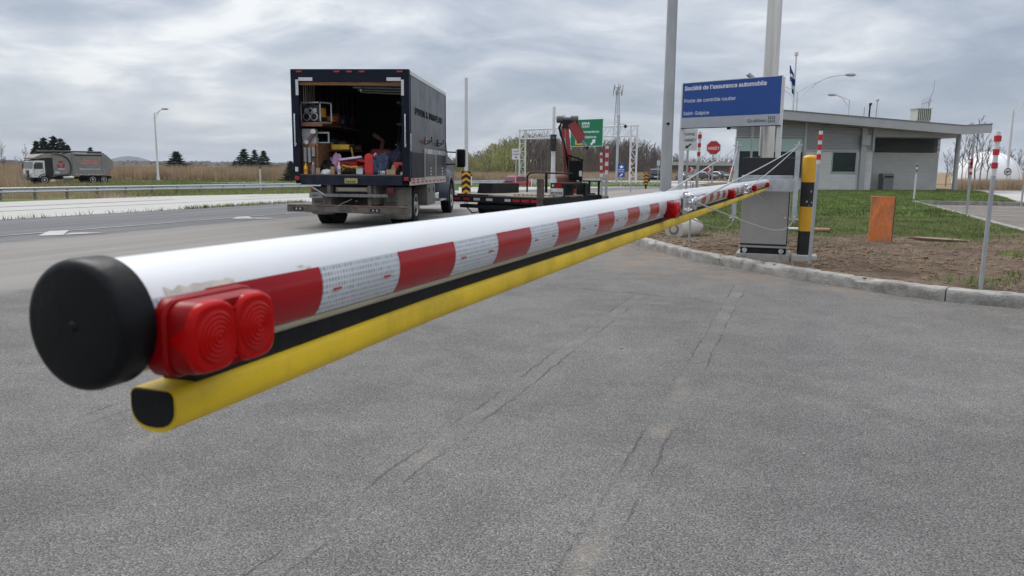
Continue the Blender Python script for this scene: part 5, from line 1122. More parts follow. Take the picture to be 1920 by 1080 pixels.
for i, (px_, yt, Y, wid) in enumerate(((1798,262,92,.8),(1812,240,96,.6),(1826,228,95,.7),(1838,222,98,.75),(1848,230,97,.6),(1858,258,92,.7),(1779,280,110,.8))):
    tree(['slender','thin','tall','tallest','tall forked','short','low'][i]+' leafless tree in front of the white dome, number '+'one two three four five six seven'.split()[i]+' along the row' if False else ['slender leafless tree just right of the porch column','thin leafless tree between the porch column and the dome trees','tall dark leafless tree before the white dome, left of the tallest','tallest leafless tree rising above the roof tip','tall leafless tree under the roof tip, right of the tallest','shorter leafless tree at the right end of the row by the dome','low leafless tree half hidden behind the porch'][i], px_, yt, Y, BARE[(i*2+1)%6], wid=wid)
tree('bare grey tree at the extreme left behind the reeds', 1, 262, 120, BARE[2], wid=.8); tree('small bare grey tree left of the spruces above the refuse lorry cab', 45, 274, 140, BARE[3], wid=1.1)
def conifer(seed):
    rg = random.Random(seed); m = M(); H_ = 10.
    for i in range(520):
        t_ = min(.985,max(0,(int(rg.random()**.9*13)+.5+rg.gauss(0,.14))/13)); z = .3+t_*9.5; rr = 3.0*(1-t_)**.9*rg.choice((rg.uniform(.3,.8),rg.uniform(.7,1.25)))+.10; a = rg.random()*6.283; o = Vector((0,0,z+.25)); e = Vector((rr*math.cos(a),rr*math.sin(a),z-.16*rr+rg.uniform(-.1,.3))); n_ = (e-o).cross(Vector((0,0,1))).normalized()
        w_ = .22+.2*rr*.5; m.add([o.lerp(e,.25)+n_*w_*.5, e, o.lerp(e,.25)-n_*w_*.5, o.lerp(e,.7)+Vector((0,0,-.35))], [(0,1,2),(0,1,3),(2,1,3)])
        for k in range(3):
            q = o.lerp(e,rg.uniform(.35,1)); d = Vector((rg.gauss(0,1),rg.gauss(0,1),rg.uniform(-.6,.7))).normalized()*rg.uniform(.25,.55); s = d.orthogonal().normalized()*.14; m.add([q-s,q+s,q+d],[(0,1,2)])
    for k in range(14):
        z = 9.2+rg.random()*.7; a = rg.random()*6.283; m.add([(0,-.03,z),(0,.03,z),(.3*math.cos(a),.3*math.sin(a),z+.35)],[(0,1,2)])
    tk = M(); tk.tube([(0,0,0),(0,0,10.1)],[.2,.03],6); return tk.mesh('trunk', bark), m.mesh('crown', conif)
CON = [conifer(1), conifer(2), conifer(3)]
for i, (px_, yt, Y, wid, lb) in enumerate(((67,263,128,.9,'leftmost dark spruce above the refuse lorry cab'),(81,256.5,132,.95,'second dark spruce from the left above the refuse lorry'),(99,253.5,130,1.,'tallest dark spruce behind the refuse lorry body'),(113,258,133,1.05,'rightmost dark spruce of the group behind the refuse lorry'),(126,270,126,.8,'short dark spruce at the right flank of the group above the lorry'),(169,275,190,.8,'lone spruce top showing over the rear of the refuse lorry'),
    (330,283,140,1.15,'solitary dense spruce in the reeds right of the lone lamp'),(457,278,150,1.0,'widest spruce of the three left of the box truck'),(477,279.5,152,.8,'middle spruce of the three left of the box truck'),(494,281.5,149,.95,'spruce nearest the box truck of the three in the reeds'),(545,301,120,1.3,'low spruce peeping out beside the box truck frame'),(440,300,147,.9,'small spruce at the left foot of the spruce trio'))):
    tree(lb, px_, yt, Y, CON[i%3], nm='spruce_tree', wid=wid*(1.65 if Y < 134 else 2.5 if Y < 145 else 2.1), cat='spruce')
# reeds: a standing mass of dry stems
def wedge(n, p0, p1, y0, y1, test=None, zoff=-.02):
    out = np.zeros((n,3)); Y = y0+(y1-y0)*rng.uniform(0,1,n)**1.3; P_ = rng.uniform(p0,p1,n); X = (P_-960)/FPX*Y*1.012; out[:,0] = X; out[:,1] = Y
    out[:,2] = [tz(a,b)+zoff for a, b in zip(X,Y)]
    return out if test is None else out[[rng.uniform() < test(a,b) for a, b in zip(X,Y)]]
blades('reeds', wedge(92000,-420,850,122,175,lambda X,Y: 1), 1.2,2.75,.09,reed_m,.35); blades('reeds', wedge(34000,820,1420,140,190), .6,1.8,.10,reed_m,.4)
blades('reeds', wedge(12000,-240,75,56,78,lambda X,Y: smooth01((58-(960+1450*X/Y))/45)), .9,2.3,.05,reed_m,.4); blades('reeds', wedge(9000,1770,2050,74,92), .7,1.25,.08,reed_m,.3)
blades('dry_grass', wedge(30000,-60,420,48,60,lambda X,Y: smooth01((330-(960+1450*X/Y))/180)*(.5+mnoise.noise(Vector((X*.4,Y*.4,0))))), .1,.42,.03,reed_m,.8); blades('verge_grass', wedge(26000,180,860,52,84), .08,.26,.05,grass_m,.6); blades('dry_grass', wedge(12000,20,330,78,100,lambda X,Y: .5+1.2*mnoise.noise(Vector((X*.15,Y*.15,4)))), .1,.55,.05,drygrass,.8); blades('verge_grass', wedge(22000,120,620,84,118,lambda X,Y: .6+1.2*mnoise.noise(Vector((X*.1,Y*.1,8)))), .1,.35,.09,grass_m,.8)
blades('verge_grass', wedge(16000,840,1240,80,125), .08,.25,.07,grass_m,.6); blades('dry_grass', wedge(5000,250,700,52,84), .1,.35,.04,drygrass,.6)
rd = M(); pth = catmull([(-95,40,0),(-70,67,0),(-52.6,92,0),(-41,104,0),(-24,110,0),(0,114,0),(30,120,0),(80,134,0)], 8); rows = []
for i, p in enumerate(pth):
    t_ = (pth[min(i+1,len(pth)-1)]-pth[max(i-1,0)]).normalized(); n_ = Vector((-t_.y,t_.x,0)); rows.append([((p+n_*k*2.6).x,(p+n_*k*2.6).y,tz(p.x,p.y)+.03) for k in (1,-1)])
rd.grid(rows); struct('far_road', rd, pm('far asphalt', (.2,.2,.2), .85, var=.1, vs=.5))
# ------------------------------------------------------------------ box truck (local: x right, y forward, origin under the rear of the box)
BTX, BTY, BTA = -3.215, 15.55, rad(-4.0)
def tw(x, y, z): c, s = math.cos(BTA), math.sin(BTA); return (BTX+x*c-y*s, BTY+x*s+y*c, z)
lamp_red = pm('red tail lens', (.38,.01,.015), .25, var=.1, coat=.5, grime=.3, gcol=(.15,.08,.07), gs=6)
def wheel(parent, x, y, r, w_, rim, side, hub=.6, name='wheel'):
    m = M(); h = w_/2; m.lathe([(r*.55,-h*.8),(r*.62,-h),(r*.9,-h),(r*.98,-h*.82),(r,-h*.6),(r,h*.6),(r*.98,h*.82),(r*.9,h),(r*.62,h),(r*.55,h*.8)], 'X', 32, (x,y,r))
    t_ = part(name, m, tyre_m, parent, 35)
    m = M()
    if w_ > .15:
        for k in range(30):
            a = 2*math.pi*k/30
            for o_ in (-.62,-.2,.2,.62): m.box((x+o_*h,y+math.cos(a+o_*.1)*(r+.003),r+math.sin(a+o_*.1)*(r+.003)),(h*.34,r*.12,.012),Matrix.Rotation(-a+math.pi/2-o_*.1,3,'X').inverted() if False else Matrix.Rotation(a-math.pi/2,3,'X'))
        part('tread', m, tyre_m, t_)
    m = M(); s = side; xo = x+s*h*.72; pr = [(r*.6,s*.0),(r*.6,s*h*.28),(r*.54,s*h*.3),(r*.5,s*-.02),(r*.44,s*-.06*hub*2),(r*.26,s*-.06*hub*2),(r*.24,s*.0),(r*.16,s*.05),(.01,s*.055)]
    m.lathe([(a, b) for a, b in pr], 'X', 28, (xo,y,r)); rm = part('rim', m, rim, t_, 30)
    m = M()
    for k in range(8): a = 2*math.pi*k/8; m.lathe([(.018,0),(.018,s*.03)], 'X', 6, (xo+s*-.06*hub*2, y+r*.34*math.cos(a), r+r*.34*math.sin(a)))
    o = part('wheel_nuts', m, dark_steel, t_); o['kind'] = 'stuff'
    return t_
def box_truck():
    R = thing('box_truck', 'dark navy box truck with its rear open, cargo floor crowded with tools', 'box truck', (BTX,BTY,0), BTA)
    hw, LN, z0, z1 = 1.178, 4.55, .86, 3.085; fl = 1.035
    # body shell: sides, roof, front wall, all with thickness
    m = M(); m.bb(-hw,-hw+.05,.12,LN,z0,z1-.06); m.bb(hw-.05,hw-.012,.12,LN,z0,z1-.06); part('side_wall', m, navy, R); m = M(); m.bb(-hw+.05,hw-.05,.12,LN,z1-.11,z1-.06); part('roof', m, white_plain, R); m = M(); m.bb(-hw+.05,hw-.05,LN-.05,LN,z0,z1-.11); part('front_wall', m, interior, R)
    ys = [.16,1.20,2.28,3.36,LN-.03]
    for i, (a, b) in enumerate(zip(ys, ys[1:])): m = M(); m.bb(hw-.011,hw,a+.006,b-.006,z0+.13,z1-.1); part('side_panel', m, navy_side, R, bevel=.002)
    m = M()
    for a in ys[1:-1]: m.bb(hw-.002,hw+.0008,a-.005,a+.005,z0+.13,z1-.1)
    part('panel_joint', m, navy, R)
    m = M(); m.bb(hw-.03,hw+.012,.10,LN+.01,z1-.098,z1-.02); m.bb(-hw-.012,-hw+.03,.10,LN+.01,z1-.098,z1-.02); part('roof_rail', m, alu, R, bevel=.004)
    m = M(); m.bb(hw-.02,hw+.008,LN-.04,LN+.02,z0,z1-.03); part('front_corner', m, navy, R)
    m = M(); m.bb(hw-.03,hw+.008,.10,LN,z0-.02,z0+.125); rl = part('side_rail', m, alu, R)
    m = M()
    for i in range(9):
        for zz in (z0+.02,z0+.075): m.bb(hw+.0085,hw+.010,.2+i*.48,.2+i*.48+.26,zz,zz+.035)
    part('conspicuity_tape', m, red_refl, rl)
    # rear frame
    m = M(); m.bb(-hw,hw,0,.12,z1-.235,z1); hd = part('rear_header', m, navy, R, bevel=.006)
    for s in (-1,1): m = M(); m.bb(*sorted((s*hw,s*(hw-.15))),0,.12,.92,z1-.236); part('rear_post', m, navy, R, bevel=.005)
    m = M(); m.bb(-hw+.152,hw-.152,-.03,.13,.84,1.032); sill = part('rear_sill', m, pm('scuffed navy sill', (.009,.014,.028), .55, var=.2, vs=4, grime=.7, gcol=(.05,.046,.042), gs=5, spec=.25), R, bevel=.005)
    m = M(); m.bb(-hw+.152,hw-.152,-.028,.12,1.0325,1.05); part('sill_plate', m, dirty_steel, sill)
    for x in (-1.0,-.25,0,.25,1.0): m = M(); m.bb(x-.055,x+.055,-.018,.0,z1-.065,z1-.035); part('marker_lamp', m, lamp_red, hd, bevel=.004)
    tape = pm('silver tape', (.6,.62,.64), .4, var=.06)
    for s in (-1,1):
        m = M(); m.bb(*sorted((s*(hw-.16),s*(hw-.44))),-.006,-.001,z1-.225,z1-.16); part('silver_tape', m, tape, hd); m = M(); m.bb(*sorted((s*(hw-.155),s*(hw-.10))),-.006,-.001,z1-.50,z1-.2); part('silver_tape', m, tape, R)
        x = s*(hw-.075); m = M(); m.tube([(x,0,1.60+.05),(x,-.055,1.60),(x,-.06,1.68),(x,-.06,2.16),(x,-.055,2.22),(x,0,2.2)],.014,8); part('grab_handle', m, zinc, R, 40)
        m = M(); m.bb(x-.045,x+.045,-.014,-.001,.935,1.01); part('tail_lamp', m, lamp_red, R, bevel=.01)
    m = M(); m.bb(-hw+.04,-hw+.1,-.012,-.001,1.10,1.19); part('side_latch', m, tape, R)
    # door latch plates and folding brackets along the right side
    m = M(); m.bb(hw,hw+.012,.06,.12,1.52,1.86); part('hinge_plate', m, zinc, R)
    for yy in (1.72,3.3): m = M(); m.bb(hw,hw+.015,yy-.06,yy+.06,1.70,1.86); lb = part('ladder_bracket', m, red_paint if yy < 2 else dark_steel, R); m = M(); m.tube([(hw+.02,yy,1.7),(hw+.10,yy,1.75),(hw+.14,yy,1.76),(hw+.14,yy,1.86)],.012,6); m.tube([(hw+.02,yy,1.77),(hw+.11,yy,1.775)],.01,6); part('arm', m, dark_steel, lb, 40)
    for i, (a, b) in enumerate(((1.5,2.84),(2.92,4.35))):
        m = M(); m.bb(hw,hw+.03,a,b,.93,1.60); fr = part('side_locker', m, alu, R, bevel=.004); m = M(); m.bb(hw+.0305,hw+.038,a+.07,b-.07,1.0,1.50); part('locker_door', m, navy_side, fr, bevel=.003)
        for yy in (a+.25,b-.25): m = M(); m.bb(hw+.035,hw+.05,yy-.03,yy+.03,1.51,1.6); part('hinge', m, tape, fr)
        for zz in (1.03,1.10,1.17): m = M(); m.bb(hw+.039,hw+.042,(a+b)/2-.04+.12*i,(a+b)/2+.04+.12*i,zz,zz+.035); part('decal', m, white_txt, fr)
    m = M(); m.bb(hw,hw+.003,.2,1.48,.98,1.5); part('lower_patch', m, pm('dull patched panel', (.016,.018,.023), .55, var=.3, vs=3, grime=.5, gcol=(.04,.04,.042), spec=.25), R)
    [text_fit('lettering', s_, .20, (hw+.004,y_,2.26), w_, .0, pm('grey lettering', (.002,.003,.006), .6, var=.1, spec=.1), R, right=(0,1,0), up=(0,0,1), depth=.002) for s_, y_, w_ in (('PIVIN',.62,1.02),('&',1.80,.2),('DRAPEAU',2.18,1.79))]
    # interior
    m = M(); m.bb(-hw+.05,hw-.05,.13,LN-.05,.98,fl-.002); part('cargo_floor', m, pm('worn floor boards', (.05,.04,.03), .85, var=.3, vs=3, stretch=(3,.4,1)), R)
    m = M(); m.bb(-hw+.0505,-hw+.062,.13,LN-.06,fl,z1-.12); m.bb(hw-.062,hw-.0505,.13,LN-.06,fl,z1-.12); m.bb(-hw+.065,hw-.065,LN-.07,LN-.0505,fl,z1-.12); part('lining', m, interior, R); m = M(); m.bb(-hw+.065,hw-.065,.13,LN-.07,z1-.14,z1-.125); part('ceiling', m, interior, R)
    m = M(); m.bb(-hw+.153,hw-.153,.05,.12,z1-.30,z1-.237); part('roll_door_edge', m, ply, R)
    for y in np.arange(.35,4.3,.42):
        m = M(); m.bb(-hw+.0625,-hw+.10,y-.03,y+.03,fl,z1-.15); part('wall_rib', m, pm('rib timber', (.035,.028,.022), .8, var=.2), R)
    m = M(); m.bb(-hw+.10,-.62,.18,3.6,2.03,2.065); part('shelf', m, ply, R, bevel=.003); m = M(); m.bb(-hw+.10,-.62,.155,.18,1.995,2.07); part('shelf_edge', m, pm('brown shelf edge', (.22,.1,.05), .6), R)
    m = M(); m.bb(-hw+.10,-.3,.9,3.6,1.52,1.55); part('shelf', m, ply, R)
    m = M(); m.bb(-hw+.105,-.735,.20,.225,fl,1.65); part('tool_board', m, ply, R, bevel=.002); m = M(); m.bb(-.76,-.735,.226,1.1,fl,1.68); part('tool_board', m, ply, R)
    m = M()
    for i in range(9): m.bb(-.79,-.768,.19,.199,1.15+i*.055,1.18+i*.055)
    part('board_slot', m, black_p, R)
    for k, (y, z) in enumerate(((1.4,2.55),(1.4,2.1),(2.2,1.72),(1.2,1.66))): m = M(); m.bb(.62,hw-.07,y,y+1.6,z,z+.03); part('side_shelf', m, pm('shelf steel', (.2,.2,.2), .6), R)
    for k in range(4): m = M(); m.tube([(-.2+.02*k,.6+.3*k,z1-.24-.02*k),(1.0,.55+.3*k,z1-.26-.03*k)],.018,6); part('ceiling_conduit', m, galv_dull, R, 40)
    m = M(); m.lathe([(.03,.0),(.045,.06),(.02,.09)], 'Z', 10, (.02,.8,2.72)); part('work_lamp', m, galv, R, 40)
    for k in range(4):
        m = M(); x = .9+.03*k; m.tube([(x,.4,2.55),(x+.05,.38,2.3),(x-.01+.03*k,.37,1.9),(x-.05,.38,1.62-.05*k),(x+.04,.4,1.75),(x+.06,.42,2.2)],.011,6); part('hanging_cable', m, black_rubber, R, 60)
    # rear underside
    for s in (-1,1): m = M(); m.bb(*sorted((s*.40,s*.48)),.05,LN,.45,.84); part('frame_rail', m, dirty_steel, R)
    m = M(); m.bb(-.33,.36,-.0,.5,.70,.80); dr = part('under_drawer', m, dirty_steel, R, bevel=.01); m = M(); m.bb(-.28,.31,-.008,-.001,.72,.785); part('drawer_face', m, pm('dusty cream panel', (.30,.28,.2), .7, grime=.4), dr)
    m = M(); m.bb(-.52,.74,-.10,-.03,.605,.665); st_ = part('step', m, pm('checker steel', (.24,.24,.24), .6, .5, var=.25, vs=20, grime=.5, gcol=(.1,.09,.08)), R, bevel=.004)
    m = M(); m.tube([(-.52,-.06,.63),(-.82,.0,.80)],.016,6); m.tube([(.0,.0,.56),(-.42,.05,.38)],.01,6); part('step_stay', m, galv_dull, st_)
    for x in (-.46,.36): m = M(); m.bb(x-.035,x+.035,-.02,.06,.34,.83); part('hanger', m, dirty_steel, R)
    bp = M(); bp.bb(-1.21,1.215,-.36,-.24,.305,.43); bu_ = part('rear_bumper', bp, dirty_steel, R, bevel=.012); bu_.rotation_euler = (0,rad(.8),0)
    m = M(); m.bb(-1.2,1.2,-.365,-.12,.431,.445); part('bumper_tread', m, pm('rusty tread plate', (.17,.11,.08), .85, var=.3, vs=6), bu_)
    for x in (-.98,.55): m = M(); m.bb(x-.10,x+.10,-.366,-.3605,.335,.40); tl = part('bumper_recess', m, black_p, bu_); m = M(); m.bb(x-.055,x-.02,-.37,-.3665,.35,.385); m.bb(x+.02,x+.055,-.37,-.3665,.35,.385); part('lamp', m, galv_dull, tl)
    m = M(); m.bb(-.16,.08,-.38,-.24,.36,.39); m.tube([(0,-.38,.30),(0,-.38,.36)],.02,6); m.lathe([(.045,-.02),(.05,.0),(.045,.02)],'Y',10,(-.05,-.37,.42)); part('tow_hook', m, dirty_steel, bu_)
    for s, xa, xb, zl in ((-1,-.99,-.50,.22),(1,.52,1.10,.14)):
        m = M(); n = 6; m.grid([[(xa+(xb-xa)*i/n, .52+.02*math.sin(i*1.3)-.03*(1-j/6)+.01*math.sin(i*2+j), zl+(.80-zl)*j/6+(.02 if j == 0 and i in (0,n) else 0)) for j in range(7)] for i in range(n+1)])
        fp = part('mud_flap', m, dirt_flap, R, 60); o = fp.modifiers.new('s','SOLIDIFY'); o.thickness = .012
        text_fit('lettering', 'Les Fourgons', .05, (xa+.06,.49,.46 if s > 0 else .47), (xb-xa)*.66, .02, pm('flap lettering', (.05,.048,.045), .8), fp, depth=.003)
        m = M(); m.bb(xa+.05,xb-.06,.478,.486,.425,.432); part('flap_line', m, pm('flap lettering', (.05,.048,.045), .8), fp)
    for x, z, s in ((-.92,.75,.05),(.68,.72,.075)): m = M(); m.bb(x-s,x+s,.40,.44,z-s,z+s); part('stop_lamp', m, lamp_red, R, bevel=.008)
    plate_m = pm('licence plate', (.6,.6,.58), .5, var=.1, vs=10, grime=.6, gcol=(.3,.28,.25))
    m = M(); m.bb(-1.0,-.72,.38,.392,.56,.68); lp = part('licence_plate', m, plate_m, R); text_fit('lettering', 'L389', .06, (-.97,.379,.59), .15, .01, black_txt, lp)
    m = M(); m.bb(-.13,.13,-.042,-.031,.875,.975); yp_ = part('builder_plate', m, pm('old yellow plate', (.42,.36,.16), .6, var=.2, vs=30, grime=.4, gcol=(.15,.12,.06)), sill); m = M()
    for i in range(5): m.bb(-.1+i*.04,-.075+i*.04,-.045,-.0425,.895,.925)
    part('plate_mark', m, black_p, yp_)
    # wheels and lockers under the box
    wheel(R,-.88,1.18,.40,.26,galv,-1); wheel(R,-.62,1.18,.40,.22,galv,-1); wheel(R,.66,1.18,.40,.22,galv,1); wheel(R,.94,1.18,.40,.26,pm('steel rim', (.42,.42,.4), .5, .5, grime=.3),1)
    m = M(); m.cyl((-.9,1.18,.4),(.9,1.18,.4),.07,n=10); m.lathe([(.1,-.2),(.2,-.1),(.2,.1),(.1,.2)],'X',12,(0,1.18,.4)); part('axle', m, dirty_steel, R, 40)
    m = M(); m.bb(.72,1.17,1.95,3.0,.36,.83); tb = part('tool_locker', m, pm('dull locker steel', (.2,.195,.185), .5, .5, var=.15, grime=.5, gcol=(.12,.11,.1)), R, bevel=.02)
    for yy in (2.15,2.75): m = M(); m.bb(1.1705,1.185,yy-.03,yy+.03,.66,.75); part('latch', m, black_p, tb)
    m = M(); m.bb(.724,1.166,1.93,1.949,.4,.8); part('end_plate', m, dirty_steel, tb)
    m = M(); m.bb(.85,1.22,3.45,4.2,.40,.44); part('cab_step', m, alu, R)
    # cab with bonnet
    cab_m = pm('grey blue cab paint', (.045,.055,.078), .4, .1, var=.08, coat=.3, grime=.25, gcol=(.07,.07,.07))
    m = M(); cp = [(4.7,.55),(4.7,2.05),(5.1,2.22),(6.0,2.2),(6.6,1.55),(7.5,1.42),(7.75,1.25),(7.8,.6)]; m.prism(cp,-.93,.93,'X'); part('cab', m, cab_m, R, bevel=.05)
    m = M(); m.prism([(5.1,1.55),(5.1,2.0),(5.9,2.05),(6.35,1.56)],.932,.945,'X'); part('side_window', m, glass_d, R); m = M(); m.prism([(5.1,1.55),(5.1,2.0),(5.9,2.05),(6.35,1.56)],-.945,-.932,'X'); part('side_window', m, glass_d, R)
    yw = 5.65
    for s in (-1,1):
        rows = []
        for i in range(13):
            a = rad(-12+204*i/12); rows.append([(s*.93, yw+.50*math.cos(a), .44+.50*math.sin(a)),(s*1.16, yw+.50*math.cos(a), .44+.50*math.sin(a)),(s*1.17, yw+.60*math.cos(a), .46+.62*math.sin(a)),(s*.93, yw+.72*math.cos(a), .52+.72*math.sin(a))])
        m = M(); m.grid(rows); part('fender', m, cab_m, R, 60); m = M(); m.bb(*sorted((s*.9,s*1.14)),4.7,yw-.5,.35,.42); part('fender_skirt', m, cab_m, R, bevel=.02)
        wheel(R,s*1.04,yw,.40,.25,pm('steel rim', (.42,.42,.4), .5, .5, grime=.3),s,hub=.1)
        m = M(); m.tube([(s*.93,5.4,1.62),(s*1.36,5.3,1.60)],.018,6); m.tube([(s*.93,5.4,1.28),(s*1.36,5.3,1.30)],.018,6); mr = part('mirror_arm', m, black_plastic, R); m = M(); m.box((s*1.47,5.28,1.45),(.24,.14,.48)); part('mirror', m, black_plastic, mr, bevel=.05); m = M(); m.box((s*1.36,5.21,1.46),(.03,.01,.4)); part('mirror_trim', m, white_plain, mr)
    return R
box_truck()
# things carried in the box, each standing where it stands on the floor or a shelf
def cargo(name, label, cat, x, y, z, rz=0, group=None): return thing(name, label, cat, tw(x,y,z), BTA+rz, group)
FZ = 1.052
blk_pl = pm('radio black', (.02,.02,.022), .45); slv = pm('silver trim', (.55,.56,.58), .35, .6)
R = cargo('jobsite_radio', 'boxy black jobsite radio with silver bars and twin speakers on the truck shelf', 'radio', -.86,.42,2.066,rad(-10))
m = M(); m.bb(-.19,.19,-.13,.16,.03,.36); bd_ = part('body', m, blk_pl, R, bevel=.02)
for x in (-.088,.075): m = M(); m.lathe([(.078,-.012),(.082,-.016),(.066,-.018),(.062,-.008)],'Y',20,(x,-.13,.125)); sr_ = part('speaker_ring', m, slv, bd_, 40); m = M(); m.lathe([(.064,-.0185),(.02,-.0215)],'Y',18,(x,-.13,.125)); part('speaker_cone', m, black_p, sr_, 40)
m = M(); m.lathe([(.052,-.012),(.054,-.014),(.04,-.016),(.036,-.008)],'Y',18,(-.005,-.13,.25)); dl = part('dial', m, slv, bd_, 40); m = M(); m.lathe([(.038,-.0165),(.02,-.018)],'Y',18,(-.005,-.13,.25)); part('dial_face', m, black_p, dl, 40); m = M(); m.bb(-.14,-.065,-.14,-.131,.21,.29); m.bb(.055,.13,-.14,-.131,.21,.29); part('control_panel', m, slv, bd_)
for pts in ([(-.21,-.15,.03),(-.21,-.15,.38)],[(.215,-.15,.03),(.215,-.15,.38)],[(-.19,-.15,.0),(.19,-.15,.0)],[(-.19,-.15,.40),(.19,-.15,.40)],[(.33,.1,.03),(.33,.1,.38)],[(.22,-.14,.4),(.33,.1,.4)],[(.22,-.14,.01),(.33,.1,.01)]): m = M(); m.tube(pts,.016,8); part('roll_bar', m, slv, R, 40)
m = M(); m.bb(.20,.212,-.1,.1,.12,.3); part('battery_label', m, pm('amber plastic', (.6,.33,.03), .5), bd_)
R = cargo('cable_coil', 'tangled orange extension cord coil on the shelf beside the radio', 'cord', -.46-.16,.75,2.066); m = M(); m.tube([(.12*math.cos(i*.9)*(1+.3*math.sin(i*2.1)),.14*math.sin(i*.9),.06+.05*(1+math.sin(i*1.3))) for i in range(46)],.014,6); part('cord', m, pm('dull orange cord', (.34,.11,.035), .6, var=.2), R, 60)
for i, (x, z, h, lb) in enumerate(((-.985,1.29,.29,'leftmost of three grey sealant tubes hung on the plywood board'),(-.895,1.28,.30,'middle of three grey sealant tubes hung on the plywood board'),(-.81,1.40,.19,'shortest and rightmost of three grey sealant tubes hung on the board'))):
    R = cargo('sealant_tube', lb, 'sealant tube', x,.155,z, 0, 'sealant tubes on the tool board'); m = M(); m.lathe([(.034,0),(.034,h-.03),(.03,h-.028),(.03,h)],'Z',16); part('tube', m, pm('grey tube', (.34,.34,.35), .5), R, 40); m = M(); m.lathe([(.035,h*.86),(.035,h*.9)],'Z',16); part('ring', m, pm('pale ring', (.5,.5,.5), .5), R); m = M(); m.bb(-.04,.04,.03,.044,-.02,.0); part('hook', m, dark_steel, R)
R = cargo('white_carton', 'pair of stacked white cartons against the truck wall above the sealant tubes', 'carton', -.93,.33,1.651); m = M(); m.bb(-.14,.14,-.05,.12,0,.13); part('lower_carton', m, white_plain, R, bevel=.003); m = M(); m.bb(-.15,.12,-.04,.12,.135,.30); part('upper_carton', m, white_plain, R, bevel=.003)
R = cargo('paper_roll', 'white roll with a round end leaning across the white cartons', 'roll', -.80,.2,1.86); m = M(); m.tube([(0,-.06,.02),(-.0,.0,0)],.055,18); m.tube([(0,.0,0),(-.34,.02,-.42)],.04,12); part('roll', m, pm('brown card tube', (.2,.13,.1), .8), R, 40); m = M(); m.lathe([(.056,-.012),(.05,-.014),(.01,-.014)],'Y',20,(0,-.055,.022)); part('end_cap', m, white_plain, R, 40); m = M(); m.lathe([(.042,-.05),(.042,-.03)],'Y',16,(-.15,.0,-.18)); part('band', m, white_plain, R, 40)
R = cargo('picture_frame', 'grey empty metal frame hanging beside the white cartons', 'frame', -.63,.3,1.67); m = M(); m.bb(-.13,.11,-.01,.01,.19,.22); m.bb(.085,.11,-.01,.01,0,.188); m.bb(-.13,.084,-.01,.01,0,.02); part('frame', m, galv_dull, R)
def bottle(label, x, y, body, cap, h=.20, r=.035, band=None):
    R = cargo('bottle', label, 'bottle', x,y,FZ); m = M(); m.lathe([(r,0),(r*1.02,.01),(r*1.02,h*.6),(r*.5,h*.74),(r*.42,h*.8)],'Z',16); part('body', m, body, R, 40); m = M(); m.lathe([(r*.5,h*.79),(r*.5,h*.9),(r*.18,h*.93),(r*.15,h)],'Z',12); part('cap', m, cap, R, 40)
    if band: m = M(); m.lathe([(r*1.05,h*.12),(r*1.05,h*.42)],'Z',16); part('band', m, band, R)
bottle('yellow squeeze bottle with an orange base at the left of the cargo sill', -.95,.07, pm('yellow plastic', (.75,.5,.03), .4), pm('yellow plastic', (1,1,1)), .23, .038, pm('orange band', (.75,.2,.02), .5))
bottle('grey squeeze bottle with a white cap beside the yellow bottle', -.80,.08, pm('grey bottle', (.2,.2,.22), .4), white_plain, .24, .036)
bottle('white spray can with grey print standing by the dark red case', -.265,.06, pm('spray can', (.6,.6,.6), .35, .3), white_plain, .25, .034, pm('print band', (.3,.3,.32), .5))
bottle('dark brown bottle in front of the red toolbox at the right', .94,.05, black_plastic, pm('dark cap', (.06,.05,.045), .5), .20, .034)
def boxy(name, label, cat, x, y, d, mt, rz=0, z=FZ, bev=.006):
    R = cargo(name, label, cat, x,y,z,rz); m = M(); m.bb(-d[0]/2,d[0]/2,-d[1]/2,d[1]/2,0,d[2]); part('body', m, mt, R, bevel=bev); return R
boxy('cardboard_box', 'small tall cardboard box right of the grey bottle', 'box', -.70,.08,(.075,.07,.12), cardboard, .1); R = boxy('wood_block', 'upright pale wooden block near the left of the sill', 'block', -.395,.07,(.08,.06,.15), pm('pale wood', (.38,.24,.14), .7), -.1)
R = boxy('cardboard_box', 'open flat cardboard box with a raised flap beside the denim jacket', 'box', .79,.06,(.18,.14,.10), cardboard, .05); m = M(); m.add([(-.02,.05,.10),(.085,.05,.10),(.06,.04,.19),(.02,.04,.2)],[(0,1,2,3)]); o = part('flap', m, cardboard, R); s_ = o.modifiers.new('s','SOLIDIFY'); s_.thickness = .004
def lump(name, label, cat, x, y, r, mt, seed, z=FZ, rz=0, amp=.35, fold=5.):
    R = cargo(name, label, cat, x,y,z,rz); m = M(); nu, nv = 26, 14; rows = []
    for i in range(nv+1):
        v = math.pi*(i/nv)*.62; row = []
        for j in range(nu+1):
            u = 2*math.pi*(j%nu)/nu; d = Vector((math.sin(v)*math.cos(u),math.sin(v)*math.sin(u),math.cos(v))); k = 1+amp*mnoise.noise(d*fold*.4+Vector((seed,0,0)))+.14*mnoise.noise(d*fold+Vector((0,seed,0))); row.append((d.x*r[0]*k,d.y*r[1]*k,max(.0,(d.z+.28)/1.28*r[2]*k)))
        rows.append(row)
    m.grid(rows); part('cloth', m, mt, R, 70); return R
lump('plastic_bag', 'crumpled white plastic bag lying on the sill', 'bag', -.545,.10,(.13,.09,.09), pm('white bag', (.68,.68,.68), .35, var=.08), 3.1)
